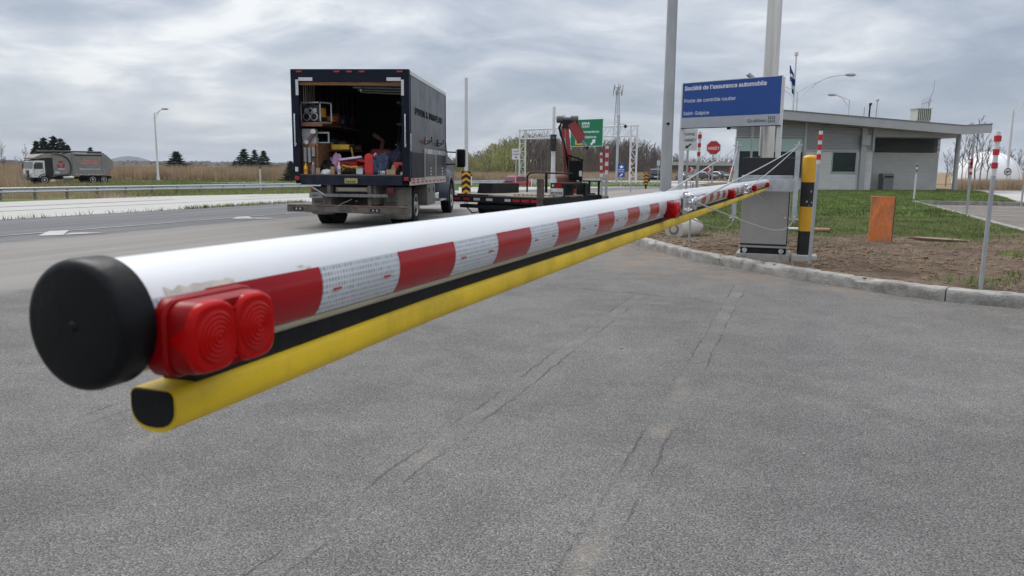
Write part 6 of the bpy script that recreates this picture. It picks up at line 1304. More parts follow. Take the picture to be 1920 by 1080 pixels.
denim = pm('dark denim', (.05,.07,.13), .9, var=.45, vs=14, bump=.3, bs=80); lump('denim_jacket', 'crumpled blue denim jacket between the red case and the cardboard box', 'jacket', .53,.24,(.21,.18,.36), denim, 7.7, amp=.5, fold=7); lump('jacket_sleeve', 'dark plaid cloth thrown over the pile behind the denim jacket', 'cloth', .80,.55,(.22,.2,.50), pm('dark plaid cloth', (.03,.035,.06), .9, var=.5, vs=20), 1.4, amp=.45, fold=6)
lump('black_sack', 'black sack slumped beneath the pink cloth', 'bag', -.60,.45,(.17,.2,.26), black_rubber, 5.2); lump('tool_bag', 'open black tool bag with yellow and red cords on top', 'tool bag', -.02,.22,(.26,.17,.15), black_rubber, 9.1, amp=.5)
lump('pink_cloth', 'pink foam cloth draped over the dark red case', 'cloth', -.44,.55,(.22,.16,.36), pm('pink cloth', (.46,.27,.42), .85, var=.25, vs=9), 2.6, amp=.32, fold=7)
R = cargo('foam_board', 'pale pink foam board lying tilted on the red case', 'board', -.06,.30,1.345,rad(6)); R.rotation_euler.y = rad(-8); R.rotation_euler.x = rad(-6); m = M(); m.bb(-.24,.20,-.10,.12,0,.04); part('board', m, pm('pale pink foam', (.62,.48,.62), .8), R, bevel=.004)
R = boxy('tool_case', 'dark red plastic tool case under the pink cloth', 'tool case', -.17,.42,(.40,.28,.28), pm('dark red plastic', (.40,.015,.015), .45), .12, bev=.03); m = M(); m.bb(-.08,.08,-.16,-.139,.16,.20); part('handle', m, black_plastic, R)
for i, (c_, lb) in enumerate(((pm('yellow cord', (.6,.42,.02), .5),'yellow cord looped over the black tool bag'),(pm('bright red cord', (.5,.03,.02), .5),'red cord tangled over the black tool bag'))):
    R = cargo('cord', lb, 'cord', -.02+.09*i,.10,FZ+.02); m = M(); m.tube([(.17*math.sin(k*.7+i)-.03,.03*math.cos(k*1.1),.07+.06*math.sin(k*.5+i)+.002*k) for k in range(26)],.010,6); part('cord', m, c_, R, 60)
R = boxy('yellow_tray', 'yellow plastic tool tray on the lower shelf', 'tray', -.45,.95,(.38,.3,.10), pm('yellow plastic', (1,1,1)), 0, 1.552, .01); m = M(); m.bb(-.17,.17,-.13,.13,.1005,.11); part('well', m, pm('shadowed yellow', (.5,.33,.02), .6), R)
R = boxy('plastic_tub', 'translucent grey white plastic tub in front of the red case', 'tub', .15,.08,(.13,.12,.12), pm('pale tub', (.5,.55,.57), .4), .1, bev=.012); m = M(); m.bb(-.075,.075,-.07,.07,.1205,.13); part('rim', m, pm('pale tub', (1,1,1)), R)
# upright red power-tool case: rounded top, ribbed edge, lettering on its side
R = cargo('power_tool_case', 'upright bright red power tool case with rounded top and white lettering', 'tool case', .33,.17,FZ,rad(4))
pr = [(-.085,.0),(.085,.0),(.085,.33),(.075,.375),(.045,.405),(0,.415),(-.045,.405),(-.075,.375),(-.085,.33)]
m = M(); m.prism(pr,-.10,.24,'Y'); bd_ = part('body', m, red_case, R, bevel=.012)
for z in np.arange(.045,.36,.045): m = M(); m.bb(-.072,.072,-.108,-.1005,z-.012,z+.012); part('rib', m, red_case, bd_, bevel=.004)
m = M(); m.bb(.0855,.09,-.06,.22,.03,.34); sp_ = part('side_panel', m, pm('dark red plastic', (1,1,1)), R, bevel=.004); text_fit('lettering', 'HILTI', .055, (.0905,-.03,.235), .2, .03, white_txt, sp_, right=(0,1,0), up=(0,0,1), depth=.001)
m = M(); m.tube([(0,.0,.41),(0,.02,.44),(0,.12,.44),(0,.14,.41)],.012,6); part('handle', m, black_plastic, R, 40)
R = boxy('toolbox', 'open fronted red toolbox at the right end of the sill', 'toolbox', .955,.22,(.26,.2,.245), red_case, -.05, bev=.012); m = M(); m.bb(-.03,.05,-.106,-.1005,.05,.19); part('latch', m, black_plastic, R)
for i, x in enumerate((.565,.635)): R = boxy('card_packet', ['left','right'][i]+' of two small white packets on the sill below the denim jacket', 'packet', x,.055,(.06,.03,.075), white_plain, .1*i, bev=.002); m = M(); m.bb(-.02,.02,-.0165,-.0155,.01,.03); part('print', m, black_txt, R)
R = cargo('hammer', 'white handled hammer sticking out of the pile by the red case', 'hammer', .47,.3,1.38); m = M(); m.tube([(-.06,0,.06),(.12,.02,-.02)],.012,8); part('handle', m, white_plain, R, 40); m = M(); m.tube([(-.085,0,.03),(-.04,0,.095)],.024,8); part('head', m, white_plain, R, 40)
lump('rag', 'pale rag at the far right of the sill', 'rag', 1.02,.07,(.06,.05,.06), pm('pale rag', (.45,.45,.42), .9), 8.4)
R = cargo('plate_compactor', 'rust red machine with a bent pipe deep inside the truck', 'machine', .15,1.9,FZ); m = M(); m.bb(-.2,.25,-.2,.3,0,.55); part('body', m, red_paint, R, bevel=.05); m = M(); m.tube([(0,0,.5),(.05,-.02,.72),(-.1,-.05,.82),(-.16,-.06,.86)],.05,8); part('pipe', m, pm('rusty pipe', (.2,.11,.08), .8), R, 40)
R = cargo('long_level', 'long yellow tool leaning inside the truck behind the pink cloth', 'tool', -.12,.8,1.2); m = M(); m.tube([(-.1,0,.42),(.0,-.1,.02)],.02,8); part('shaft', m, pm('dull yellow', (.4,.3,.06), .6), R, 40); m = M(); m.tube([(-.13,0,.40),(-.02,0,.46)],.03,8); part('head', m, dark_steel, R, 40)
R = boxy('equipment_case', 'grey steel case under the side shelf in the truck', 'case', .86,1.5,(.4,.5,.5), pm('grey case', (.16,.17,.18), .6), 0)
R = boxy('parts_box', 'small box with a pale label in the middle of the cargo floor', 'box', .12,.5,(.2,.2,.17), pm('dark parts box', (.06,.055,.05), .7), .1); m = M(); m.bb(-.07,.07,-.106,-.1005,.06,.12); part('label_sheet', m, pm('pale rag', (1,1,1)), R)

# dim shapes deeper in the box: bins, cases and coats on the side racking
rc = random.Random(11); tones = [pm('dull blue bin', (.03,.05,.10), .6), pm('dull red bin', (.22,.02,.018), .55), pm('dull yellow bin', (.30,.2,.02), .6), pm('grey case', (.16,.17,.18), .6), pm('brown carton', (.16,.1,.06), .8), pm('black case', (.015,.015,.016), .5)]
k_ = 0
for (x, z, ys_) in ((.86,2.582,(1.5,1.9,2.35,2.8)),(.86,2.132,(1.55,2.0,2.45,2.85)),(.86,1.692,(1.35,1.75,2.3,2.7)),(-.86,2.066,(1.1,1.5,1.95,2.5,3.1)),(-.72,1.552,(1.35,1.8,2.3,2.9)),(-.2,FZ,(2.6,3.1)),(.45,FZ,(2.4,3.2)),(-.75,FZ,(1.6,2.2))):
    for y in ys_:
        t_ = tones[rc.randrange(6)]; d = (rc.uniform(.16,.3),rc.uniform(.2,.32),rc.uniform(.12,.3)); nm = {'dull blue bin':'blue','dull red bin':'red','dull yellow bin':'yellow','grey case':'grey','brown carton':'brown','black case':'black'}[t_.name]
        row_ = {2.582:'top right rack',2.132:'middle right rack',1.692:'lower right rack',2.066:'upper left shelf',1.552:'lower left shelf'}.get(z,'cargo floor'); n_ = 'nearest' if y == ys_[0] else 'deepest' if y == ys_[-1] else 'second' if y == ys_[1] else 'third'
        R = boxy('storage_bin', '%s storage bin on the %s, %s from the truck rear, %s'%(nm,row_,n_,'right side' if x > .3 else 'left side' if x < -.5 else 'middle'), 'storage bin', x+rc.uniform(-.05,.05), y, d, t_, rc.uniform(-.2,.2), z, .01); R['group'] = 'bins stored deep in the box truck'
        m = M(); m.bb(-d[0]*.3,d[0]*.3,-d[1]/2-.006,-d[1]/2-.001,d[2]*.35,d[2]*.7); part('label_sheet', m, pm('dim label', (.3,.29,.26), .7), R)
R = boxy('tool_case', 'second red tool case standing behind the pink foam board', 'tool case', .05,.75,(.34,.22,.3), red_case, -.08, bev=.02); m = M(); m.bb(-.07,.07,-.116,-.1105,.2,.24); part('latch', m, black_plastic, R)
for i, (x, y) in enumerate(((1.02,.75),(1.0,1.15))): lump('work_coat', ['dark work coat hung on the right truck wall near the door','dark work coat hung on the right truck wall, the farther one'][i], 'coat', x, y, (.1,.16,.6), pm('dark plaid cloth', (1,1,1)), 3.3+i*2, z=1.35, amp=.4, fold=6)
for k in range(6):
    R = cargo('hand_tool', '%s long handled hand tool hung on the left truck wall'%['first','second','third','fourth','fifth','sixth'][k], 'hand tool', -1.03,.32+.13*k,2.40+.03*(k%3), 0, 'hand tools on the left wall'); m = M(); m.tube([(0,0,-.0),(.0,.0,.46)],.012,6); part('handle', m, galv_dull if k%2 else cardboard, R, 40); m = M(); m.box((.01,0,-.02),(.04,.07,.08)); part('head', m, dark_steel, R)
# ------------------------------------------------------------------ trailer with folding crane
TA = rad(-36); TX, TY = -1.39, 18.0       # rear left corner; local x along the rear edge, y forward
def trailer():
    R = thing('flatbed_trailer', 'low dark flatbed trailer with plank deck and red and white tape along its rear', 'trailer', (TX,TY,0), TA); Wd, LN = 2.5, 2.55; zd = .60
    m = M(); m.bb(0,Wd,0,.1,.43,.575); rb = part('rear_beam', m, dark_steel, R, bevel=.006)
    for i, (a, b) in enumerate(((.02,.22),(.32,.5),(.62,.80),(.98,1.16),(1.5,1.66),(1.72,1.9),(1.95,2.15),(2.2,2.42))): m = M(); m.bb(a,b,-.006,-.001,.475,.53); part('conspicuity_tape', m, white_refl if i in (2,3,4,5) and i not in (5,) else red_refl, rb)
    n = 9
    for i in range(n): m = M(); m.bb(.05+(Wd-.1)*i/n+.006,.05+(Wd-.1)*(i+1)/n-.006,.12,LN,.555,zd+random.uniform(-.004,.004)); part('deck_plank', m, deckwood, R, bevel=.004)
    for x in (.0,Wd-.05): m = M(); m.bb(x,x+.05,.1,LN,.42,.575); part('side_beam', m, dark_steel, R)
    m = M(); m.bb(.05,.95,.1,.22,.575,.606); part('tail_plate', m, dark_steel, R); m = M(); m.bb(.2,1.9,.02,.2,.30,.38); part('under_bar', m, dark_steel, R); m = M(); m.tube([(.35,.1,.30),(.5,.1,.18),(.72,.1,.22)],.015,6); part('hose', m, black_rubber, R); m = M(); m.bb(.75,1.9,.2,2.4,.24,.42); part('chassis', m, dark_steel, R)
    m = M(); m.bb(2.38,2.50,-.05,.06,.3,.98); part('corner_post', m, pm('rusty brown post', (.1,.075,.06), .8, var=.3, grime=.5, gcol=(.2,.16,.12)), R, bevel=.004)
    for k in range(20):
        m = M(); c = Vector((1.55+k*.05,.3+.012*k,.615)); m.tube([c+Vector((.028*math.cos(a),.016*math.sin(a)*(1 if k%2 else .4),.012*math.sin(a)*(0 if k%2 else 1))) for a in [i*math.pi/4 for i in range(9)]],.007,5); part('chain_link', m, dark_steel, R)
    # left wheel box and right fender over the tandem wheels
    m = M(); m.prism([(.9,zd),(.98,.84),(2.05,.84),(2.05,zd)],-.0,.42,'X'); part('wheel_box', m, dark_steel, R, bevel=.01)
    fx0, fx1 = 2.13, 2.5
    m = M(); m.bb(fx0,fx1,.86,.90,.58,.885); fp = part('fender', m, dark_steel, R, bevel=.004); m = M(); m.bb(fx0,fx1,.90,1.82,.85,.885); part('fender_top', m, dark_steel, fp); m = M(); m.bb(fx1-.05,fx1,1.76,1.82,.42,.85); part('fender_leg', m, dark_steel, fp); m = M(); m.bb(fx0,fx0+.03,.9,1.8,.4,.85); part('fender_back', m, dark_steel, fp)
    m = M(); m.bb(fx0+.02,fx0+.34,.848,.859,.60,.77); lp = part('licence_plate', m, pm('trailer plate', (.72,.72,.7), .5), fp); text_fit('lettering', 'RE38008', .085, (fx0+.035,.847,.63), .29, .01, black_txt, lp); m = M(); m.bb(fx0+.14,fx0+.3,.845,.859,.785,.865); part('tail_lamp', m, lamp_red, fp); m = M(); m.bb(fx0+.05,fx0+.1,.845,.859,.80,.85); part('reflector', m, white_refl, fp)
    for y in (1.10,1.58): wheel(R,2.39,y,.29,.18,galv_dull,1); wheel(R,.2,y,.33,.2,galv_dull,-1)
    # headboard rack, tongue
    for x in (1.98,2.22,2.48): m = M(); m.bb(x-.02,x+.02,2.40,2.44,.55,.90); part('rack_post', m, dark_steel, R)
    m = M(); m.bb(1.94,2.52,2.39,2.45,.90,.93); part('rack_rail', m, dark_steel, R); m = M(); m.bb(2.1,2.5,1.9,2.5,.50,.60); part('side_platform', m, dark_steel, R); m = M(); m.bb(2.05,2.25,2.1,2.35,.6,.86); part('battery_box', m, dark_steel, R, bevel=.01)
    m = M(); m.tube([(.35,2.5,zd),(.35,2.5,1.0),(.42,2.5,1.08),(.6,2.5,1.1),(1.7,2.5,1.08)],.022,8); part('hand_rail', m, dark_steel, R, 40); m = M(); m.bb(.9,.95,2.48,2.53,zd,1.08); part('rail_stake', m, dark_steel, R)
    m = M(); m.prism([(0,LN),(Wd,LN),(Wd/2+.1,LN+2.4),(Wd/2-.1,LN+2.4)],.40,.48,'Z'); part('tongue', m, dark_steel, R); m = M(); m.cyl((Wd/2,LN+2.2,.0),(Wd/2,LN+2.2,.5),.05,n=8); part('jack', m, galv_dull, R)
    m = M(); m.bb(.85,1.8,2.56,3.45,.481,.6); part('crane_bed', m, dark_steel, R, bevel=.006)
    return R
trailer()
def crane():
    c = W(1066,343,19.6); R = thing('folding_crane', 'small dull red knuckle boom crane mounted on the front of the trailer', 'crane', (c.x,c.y,.60), 0)
    def p(px_, py_, dy=0): q = W(px_,py_,c.y+dy); return Vector((q.x-c.x,q.y-c.y,q.z-.60))
    m = M(); m.lathe([(.3,0),(.3,.08),(.22,.1),(.2,.34),(.14,.36)],'Z',16); part('base', m, red_paint, R, 40)
    m = M(); m.lathe([(.17,-.24),(.18,-.2),(.18,.2),(.17,.24)],'X',12,(-.06,-.12,.28)); part('slew_drum', m, pm('rusty red drum', (.16,.05,.04), .7, var=.3), R, 40)
    b, t_ = p(1065,336), p(1058.5,236); d = (t_-b).normalized(); m = M()
    for ox, w_ in ((-.045,.11),(.055,.12)): m.tube([b+Vector((ox,0,0)),t_+Vector((ox,0,0))],[w_*.62,w_*.55],4)
    part('mast', m, red_paint, R); m = M(); m.tube([b+Vector((0,-.07,.1)),t_+Vector((0,-.07,-.3))],.025,8); m2 = part('lift_ram', m, galv_dull, R, 40)
    h = p(1063,224); m = M(); m.lathe([(.07,-.26),(.09,-.24),(.09,-.1),(.06,-.09),(.06,.09),(.095,.1),(.095,.27),(.07,.28)],'X',14,tuple(h)); part('knuckle', m, pm('greasy steel', (.13,.13,.135), .5, .6, var=.3, grime=.4, gcol=(.2,.15,.12)), R, 40); m = M(); m.box(tuple(h+Vector((0,0,-.12))),(.22,.16,.2)); part('knuckle_bracket', m, dark_steel, R)
    a, e = p(1072,233), p(1089,262); ax_ = (e-a).normalized(); m = M()
    rot = Matrix((ax_, Vector((0,1,0)), ax_.cross(Vector((0,1,0))))).transposed(); L_ = (e-a).length; mid = (a+e)/2
    m.box(tuple(mid),(L_*1.12,.18,.21),rot); part('outer_boom', m, red_paint, R, bevel=.01); m = M(); m.box(tuple(mid+rot@Vector((0,0,.115)) if False else mid+Vector((.09,-.01,.08))),(L_*.9,.07,.06),rot); part('boom_ram', m, pm('dark red ram', (.2,.03,.03), .5), R); m = M(); m.box(tuple(mid+Vector((.02,-.085,.0))),(L_*.5,.004,.06),rot); part('maker_stripe', m, pm('faded stripe', (.3,.2,.22), .6), R)
    f = p(1100,275); m = M(); m.tube([e,f],[.055,.045],4); part('inner_boom', m, galv_dull, R); m = M(); m.tube([f+Vector((-.06,0,.0)),f+Vector((.05,0,-.02))],.03,6); m.tube([f,f+Vector((.0,0,-.07))],.018,6); part('hook', m, dark_steel, R)
    for k in range(3): m = M(); m.tube([h+Vector((-.1,-.05,0)),h+Vector((-.17-.02*k,-.08,-.2)),h+Vector((-.13-.01*k,-.1,-.42)),h+Vector((-.06,-.1,-.55)),b+Vector((-.02-.02*k,-.1,.5)),b+Vector((0,-.1,.1)),b+Vector((.3,-.2,-.12))],.014,6); part('hose', m, black_rubber, R, 60)
    q = p(1080,330,-.3); m = M(); m.bb(q.x-.19,q.x+.15,q.y-.16,q.y+.16,.32,.80); cb = part('control_cover', m, black_plastic, R, bevel=.02); m = M(); m.prism([(q.x-.36,.93),(q.x-.2,.94),(q.x+.16,.82),(q.x+.16,.79),(q.x-.2,.90)],q.y-.18,q.y+.18,'Y'); part('hood', m, black_plastic, cb); m = M(); m.bb(q.x+.06,q.x+.13,q.y-.168,q.y-.161,.42,.55); part('label_sheet', m, white_plain, cb)
    for k in range(3): m = M(); m.tube([(q.x-.12+.08*k,q.y-.15,.8),(q.x-.14+.08*k,q.y-.2,.9)],.01,5); part('lever', m, dark_steel, cb)
    return R
crane()
# traffic light on its tall white pole
a = W(1036.5,345,47); R = thing('traffic_light', 'unlit black three lens traffic light on a tall white pole behind the crane', 'traffic light', (a.x,a.y,-.2)); zt_ = W(1041,200,47).z+.2
m = M(); m.lathe([(.15,0),(.12,2),(.085,zt_)],'Z',14); part('pole', m, white_plain, R, 40); z0, z1 = W(1037,283,47).z+.2, W(1037,253,47).z+.2; m = M(); m.bb(-.17,.13,-.45,-.16,z0,z1); hs = part('housing', m, black_p, R, bevel=.02); m = M(); m.bb(-.2,.16,-.15,-.14,z0-.02,z1+.02); part('back_plate', m, black_p, hs)
for i in range(3): zc_ = z0+(z1-z0)*(i+.5)/3; m = M(); m.lathe([(.10,-.01),(.10,.0)],'Y',16,(-.02,-.455,zc_)); part('lens', m, [pm('dark green lens', (.01,.05,.035), .2), pm('dark amber lens', (.08,.05,.01), .2), pm('dull lens', (.16,.17,.17), .3)][i], hs, 40); m = M(); m.prism([(math.cos(rad(a_))*.12-.02,zc_+math.sin(rad(a_))*.12) for a_ in range(0,181,20)]+[(math.cos(rad(a_))*.105-.02,zc_+math.sin(rad(a_))*.105) for a_ in range(180,-1,-20)],-.62,-.455,'Y'); part('visor', m, black_p, hs)
zc_ = W(1046,222,47).z+.2; m = M(); m.tube([(.05,0,zc_+.05),(.35,-.1,zc_+.06)],.025,6); ar = part('horn_arm', m, white_plain, R); m = M(); m.tube([(.28,-.1,zc_+.02),(.48,-.2,zc_-.02),(.62,-.3,zc_+.06)],[.05,.08,.15],10); part('horn', m, galv_dull, ar, 40)

# ------------------------------------------------------------------ cars
def car(label, px_, py_, Y, az, paint, suv=True, scale=1., zadd=0, plate=True):
    c = W(px_,py_,Y); R = thing('parked_car' if False else 'car', label, 'car', (c.x,c.y,c.z+zadd), -rad(az)); R.scale = (scale,)*3; Ln = 4.45; h = 1.62 if suv else 1.45
    # body lofted along y (forward) with a waist and a tumblehome cabin
    sec = [(-2.2,.32,.62,.72),(-2.12,.24,.80,.84),(-1.6,.22,.93,.88),(0,.22,.95,.9),(1.2,.22,.93,.9),(1.7,.24,.86,.86),(2.1,.28,.74,.76),(2.22,.36,.6,.62)]
    m = M(); rows = []
    for y, zb_, zt_, w_ in sec: rows.append([(-w_*.94,y,zb_),(-w_,y,zb_+.2),(-w_,y,zt_-.12),(-w_*.95,y,zt_),(w_*.95,y,zt_),(w_,y,zt_-.12),(w_,y,zb_+.2),(w_*.94,y,zb_),(-w_*.94,y,zb_)])
    m.grid(rows); m.f += [tuple(range(8)), tuple(len(m.v)-2-j for j in range(8))]; m.mi += [0,0]; part('body', m, paint, R, 35)
    rr = [(-2.12,.88,.82),(-1.75,h-.08,.66),(-1.3,h,.66),(.25,h-.03,.66),(1.25,.92,.80)] if suv else [(-1.9,.88,.80),(-1.3,h-.05,.64),(-.6,h,.64),(.25,h-.04,.64),(1.3,.9,.80)]
    m = M(); m.grid([[(-.84,y,.9),(-w_-.02,y,z-.05),(-w_*.9,y,z),(w_*.9,y,z),(w_+.02,y,z-.05),(.84,y,.9)] for y, z, w_ in rr]); part('cabin', m, paint, R, 40)
    a, b = rr[0], rr[1]; m = M(); m.add([(-a[2]*.86,a[0]-.02+.02,a[1]+.1),(a[2]*.86,a[0],a[1]+.1),(b[2]*.9,b[0]-.06,b[1]-.08),(-b[2]*.9,b[0]-.06,b[1]-.08)],[(0,1,2,3)]); o = part('rear_window', m, glass_d, R); o.location.y = -.03
    a, b = rr[3], rr[4]; m = M(); m.add([(-a[2]*.9,a[0]+.12,a[1]-.05),(a[2]*.9,a[0]+.12,a[1]-.05),(b[2]*.92,b[0]-.06,b[1]+.07),(-b[2]*.92,b[0]-.06,b[1]+.07)],[(0,1,2,3)]); o = part('windscreen', m, glass_d, R); o.location.z = .02; o.location.y = .02
    for s in (-1,1):
        for ya, yb in ((-1.62,-.72),(-.64,.22),(.30,.78)):
            zt1 = lambda y: min(h-.13, float(np.interp(y,[q[0] for q in rr],[q[1] for q in rr]))-.1)
            m = M(); m.add([(s*.855,ya,.97),(s*.855,yb,.97),(s*.72,yb-(.1 if yb > .5 else 0),zt1(yb)),(s*.72,ya+(.12 if ya < -1.5 else 0),zt1(ya))],[(0,1,2,3)]); part('side_window', m, glass_d, R)
        for y in (-1.38,1.38): wheel(R,s*.80,y,.34,.22,galv,s)
        m = M(); m.box((s*.70,-2.14,.80),(.26,.1,.16)); part('tail_lamp', m, lamp_red, R, bevel=.03); m = M(); m.box((s*.62,2.12,.62),(.3,.12,.13)); part('headlamp', m, white_refl, R, bevel=.03); m = M(); m.box((s*.98,.75,1.0),(.16,.1,.12)); part('mirror', m, paint, R, bevel=.03)
    m = M(); m.bb(-.80,.80,-2.24,-2.1,.30,.48); part('rear_bumper', m, black_plastic, R, bevel=.03)
    if plate: m = M(); m.bb(-.2,.2,-2.225,-2.19,.56,.68); part('licence_plate', m, white_refl, R)
    return R
car('red compact car driving away on the concrete road', 973,354,85,38,red_car,True,.87)
car('dark grey car beside the amber chevron board', 1228,340.5,88,8,dark_car,True,.88)
car('grey car half hidden behind the stop line sign post', 1283,337.5,118,160,silver_car,False,.8)
car('charcoal car left of the overpass pier', 1323,336.5,122,140,dark_car,False,.85)
car('black car under the overpass beside the pier', 1349,335.5,128,150,dark_car,False,.85)
# ------------------------------------------------------------------ refuse lorry
def lorry():
    c = W(130,345,92); R = thing('refuse_lorry', 'white cabbed refuse lorry with a tall grey body on the far road', 'garbage truck', (c.x,c.y,c.z), rad(180-35)+0); R.rotation_euler.z = math.atan2(-.819,-.574)-math.pi/2
    gb = pm('grey lorry body', (.26,.238,.24), .55, .1, var=.12, vs=2, grime=.25, gcol=(.11,.095,.085), gs=1.2); cabw = pm('white cab paint', (.7,.71,.7), .4, var=.05, grime=.15, gcol=(.45,.43,.38)); hw = 1.22
    # y forward, nose at +4.4
    m = M(); m.prism([(3.05,.78),(4.45,.78),(4.45,1.35),(4.38,1.75),(4.18,2.58),(3.95,2.68),(3.05,2.68)],-1.15,1.15,'X'); cb = part('cab', m, cabw, R, bevel=.05)
    m = M(); m.add([(-1.02,4.40,1.78),(1.02,4.40,1.78),(.98,4.225,2.52),(-.98,4.225,2.52)],[(0,1,2,3)]); o = part('windscreen', m, glass_d, cb); o.location.y = .012
    for s in (-1,1):
        m = M(); m.prism([(3.3,1.75),(4.2,1.75),(4.08,2.45),(3.3,2.45)],*sorted((s*1.151,s*1.16)),'X'); part('side_window', m, glass_d, cb); m = M(); m.prism([(3.25,.95),(4.22,.95),(4.24,1.7),(4.1,2.5),(3.25,2.5)],*sorted((s*1.149,s*1.1505)),'X'); part('door_outline', m, dark_steel, cb)
        m = M(); m.prism([(3.28,.98),(4.2,.98),(4.21,1.7),(4.08,2.47),(3.28,2.47)],*sorted((s*1.1505,s*1.155)),'X'); part('door', m, cabw, cb); m = M(); m.bb(*sorted((s*1.1555,s*1.175)),3.4,3.55,1.45,1.52); part('handle', m, black_p, cb)
        m = M(); m.tube([(s*1.15,4.2,2.3),(s*1.45,4.3,2.25),(s*1.45,4.3,1.75)],.02,5); mr = part('mirror', m, black_p, cb); m = M(); m.box((s*1.45,4.3,2.0),(.2,.08,.5)); part('mirror_glass', m, black_p, mr)
        m = M(); m.box((s*.88,4.46,1.15),(.34,.05,.2)); part('headlamp', m, galv, cb, bevel=.02)
        m = M(); rows = []
        for i in range(11): a = rad(-5+190*i/10); rows.append([(s*.9,3.2+.68*math.cos(a),.55+.68*math.sin(a)),(s*1.2,3.2+.68*math.cos(a),.55+.68*math.sin(a)),(s*1.2,3.2+.60*math.cos(a),.55+.60*math.sin(a))])
        m.grid(rows); part('mud_guard', m, black_p, R, 60)
        wheel(R,s*1.0,3.2,.53,.32,white_plain,s,.3)
        for y in (-2.55,-3.85) : wheel(R,s*.95,y+.35,.53,.5,white_plain,s,1.2)
    m = M(); m.bb(-.35,.35,4.455,4.50,.95,1.6); part('grille', m, black_p, cb); m = M(); m.bb(-1.2,1.2,4.4,4.75,.45,.82); part('front_bumper', m, black_p, R, bevel=.04); m = M(); m.prism([(4.6,.8),(4.8,.8),(4.65,1.05),(4.5,1.1)],-.5,.5,'X'); part('fork_carriage', m, black_p, R)
    m = M(); m.bb(-.45,.45,-4.3,4.3,.6,.85); part('chassis', m, dark_steel, R)
    # body: hopper, main box, tailgate
    m = M(); m.prism([(.05,1.0),(2.2,1.0),(2.2,3.25),(.05,3.6)],-hw,hw,'X'); part('hopper', m, gb, R, bevel=.02)
    m = M(); m.prism([(2.21,3.0),(3.1,2.98),(4.2,2.85),(4.25,3.0),(3.4,3.38),(2.21,3.52)],-hw*.97,hw*.97,'X'); part('canopy', m, pm('dusty canopy', (.27,.24,.21), .8, var=.15), R, bevel=.02)
    m = M(); m.bb(-hw,hw,-3.6,.0,1.1,3.6); part('main_box', m, gb, R, bevel=.02)
    for y in (-.06,-3.55): m = M(); m.bb(-hw-.06,hw+.06,y-.14,y+.14,1.0,3.68); part('body_rib', m, gb, R, bevel=.02)
    m = M(); m.bb(-hw-.04,hw+.04,-3.6,.0,1.02,1.2); sr = part('sill_rail', m, gb, R)
    for k in range(7):
        for s in (-1,1): m = M(); m.bb(*sorted((s*(hw+.041),s*(hw+.046))),-3.3+k*.48,-3.3+k*.48+.2,1.08,1.15); part('reflector', m, white_refl, sr)
    m = M(); m.bb(-hw-.03,hw+.03,-3.4,-.1,3.3,3.42); part('top_rail', m, dark_steel, R); m = M(); m.bb(-hw*.8,hw*.8,-3.6,2.9,3.68,3.86); part('roof_cover', m, pm('dark roof cover', (.09,.085,.085), .7), R, bevel=.05)
    m = M(); m.prism([(-3.62,1.05),(-3.62,3.62),(-4.0,3.45),(-4.75,2.75),(-4.8,1.9),(-4.2,1.3)],-hw*.97,hw*.97,'X'); tg = part('tailgate', m, gb, R, bevel=.03); m = M(); m.bb(-1.1,1.1,-4.5,-4.3,.6,.95); part('rear_bumper', m, black_p, R)
    for s in (-1,1):
        P_ = [(s*(hw+.06),2.3,3.5),(s*(hw+.06),1.2,3.35),(s*(hw+.06),.55,2.9),(s*(hw+.06),.28,2.2),(s*(hw+.06),.32,1.5),(s*(hw+.06),.6,1.15),(s*(hw+.06),2.1,1.0),(s*(hw+.06),2.4,.8)]; m = M(); m.tube([tuple(q) for q in catmull(P_,5)],.09,6); part('lift_arm', m, pm('dark lift arm', (.06,.055,.055), .6), R, 40)
        x = s*(hw+.012); sg = s
        m = M(); cy, cz_ = 1.35, 2.25
        for k in range(3):
            a = rad(90+120*k); o_ = Vector((.24*math.cos(a),.24*math.sin(a)))
            for q in (-1,1): b_ = a+q*rad(52); pr_ = [(o_.x+.13*math.cos(b_)+.17*math.cos(a+q*1.57+t1),o_.y+.13*math.sin(b_)+.17*math.sin(a+q*1.57+t1)) for t1 in (0,1.6,3.1,4.7)]; m.prism([(cy-u*sg,cz_+v) for u, v in pr_],*sorted((x,x+s*.01)),'X')
        part('recycling_emblem', m, red_refl, R)
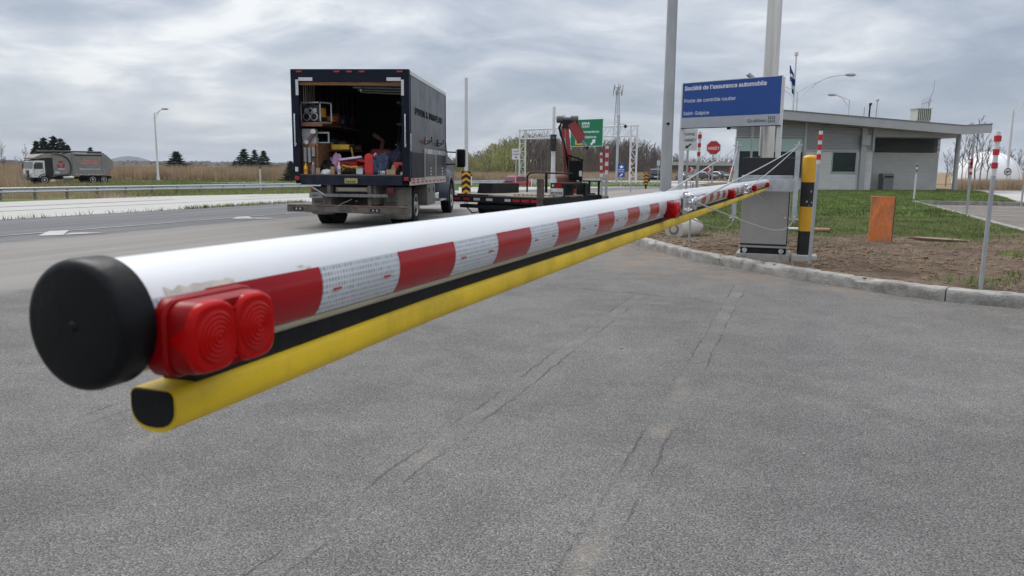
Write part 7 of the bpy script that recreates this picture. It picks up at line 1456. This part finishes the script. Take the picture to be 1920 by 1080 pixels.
        lb_ = M(); lb_.bb(*sorted((x,x+s*.008)),cy-.36,cy+.36,1.72,1.79); part('emblem_bar', lb_, white_txt, R)
        em = M(); em.prism([(-.75-.0*sg,2.35),(-2.95,2.35),(-2.95,2.48),(-.75,2.48)],*sorted((x,x+s*.01)),'X')
        part('emblem_swoosh', em, pm('salmon stripe', (.6,.2,.17), .5), R); [text_fit('emblem_letter', ch_, .42, (x,((-.9-.72*k_) if sg > 0 else (-2.8+.72*k_)),2.52), (.62,.62,.2)[k_], .02, pm('salmon stripe', (1,1,1)), R, right=(0,-sg,0), up=(0,0,1), depth=.004) for k_, ch_ in enumerate('EBI')]
        text_fit('lettering', 'Gestion des matières résiduelles', .13, (x,(-.65 if sg > 0 else -3.1),1.72), 2.4, .02, white_txt, R, right=(0,-sg,0), up=(0,0,1), depth=.004)
        m = M(); m.bb(*sorted((x,x+s*.008)),1.55,2.05,1.25,1.45); part('notice', m, white_refl, R)
    m = M(); m.cyl((-1.0,.0,.75),(-1.0,1.2,.75),.3,n=14); m.cyl((1.0,.0,.75),(1.0,1.2,.75),.3,n=14); part('fuel_tank', m, alu, R, 40); m = M(); m.tube([(1.0,2.6,1.0),(1.0,2.6,2.9)],.09,8); m.tube([(-1.0,2.6,1.0),(-1.0,2.6,2.9)],.09,8); part('exhaust', m, galv, R, 40); m = M(); m.bb(-1.1,1.1,2.22,3.0,.8,2.9); part('bulkhead', m, black_p, R)
    return R
lorry()
# ------------------------------------------------------------------ the air between here and the hill
hz_ = M(); hz_.bb(-6150,6150,-1650,6150,-2.6,78); ho = stuff('haze', hz_, bpy.data.materials.new('air')); hm = ho.data.materials[0]; hm.use_nodes = True; ht = hm.node_tree; ht.nodes.clear()
pv = N(ht, 'ShaderNodeVolumePrincipled'); pv.inputs['Color'].default_value = (.80,.88,1.,1); pv.inputs['Density'].default_value = .00011; pv.inputs['Anisotropy'].default_value = .0
oo = N(ht, 'ShaderNodeOutputMaterial'); L(ht, pv.outputs[0], oo.inputs['Volume'])
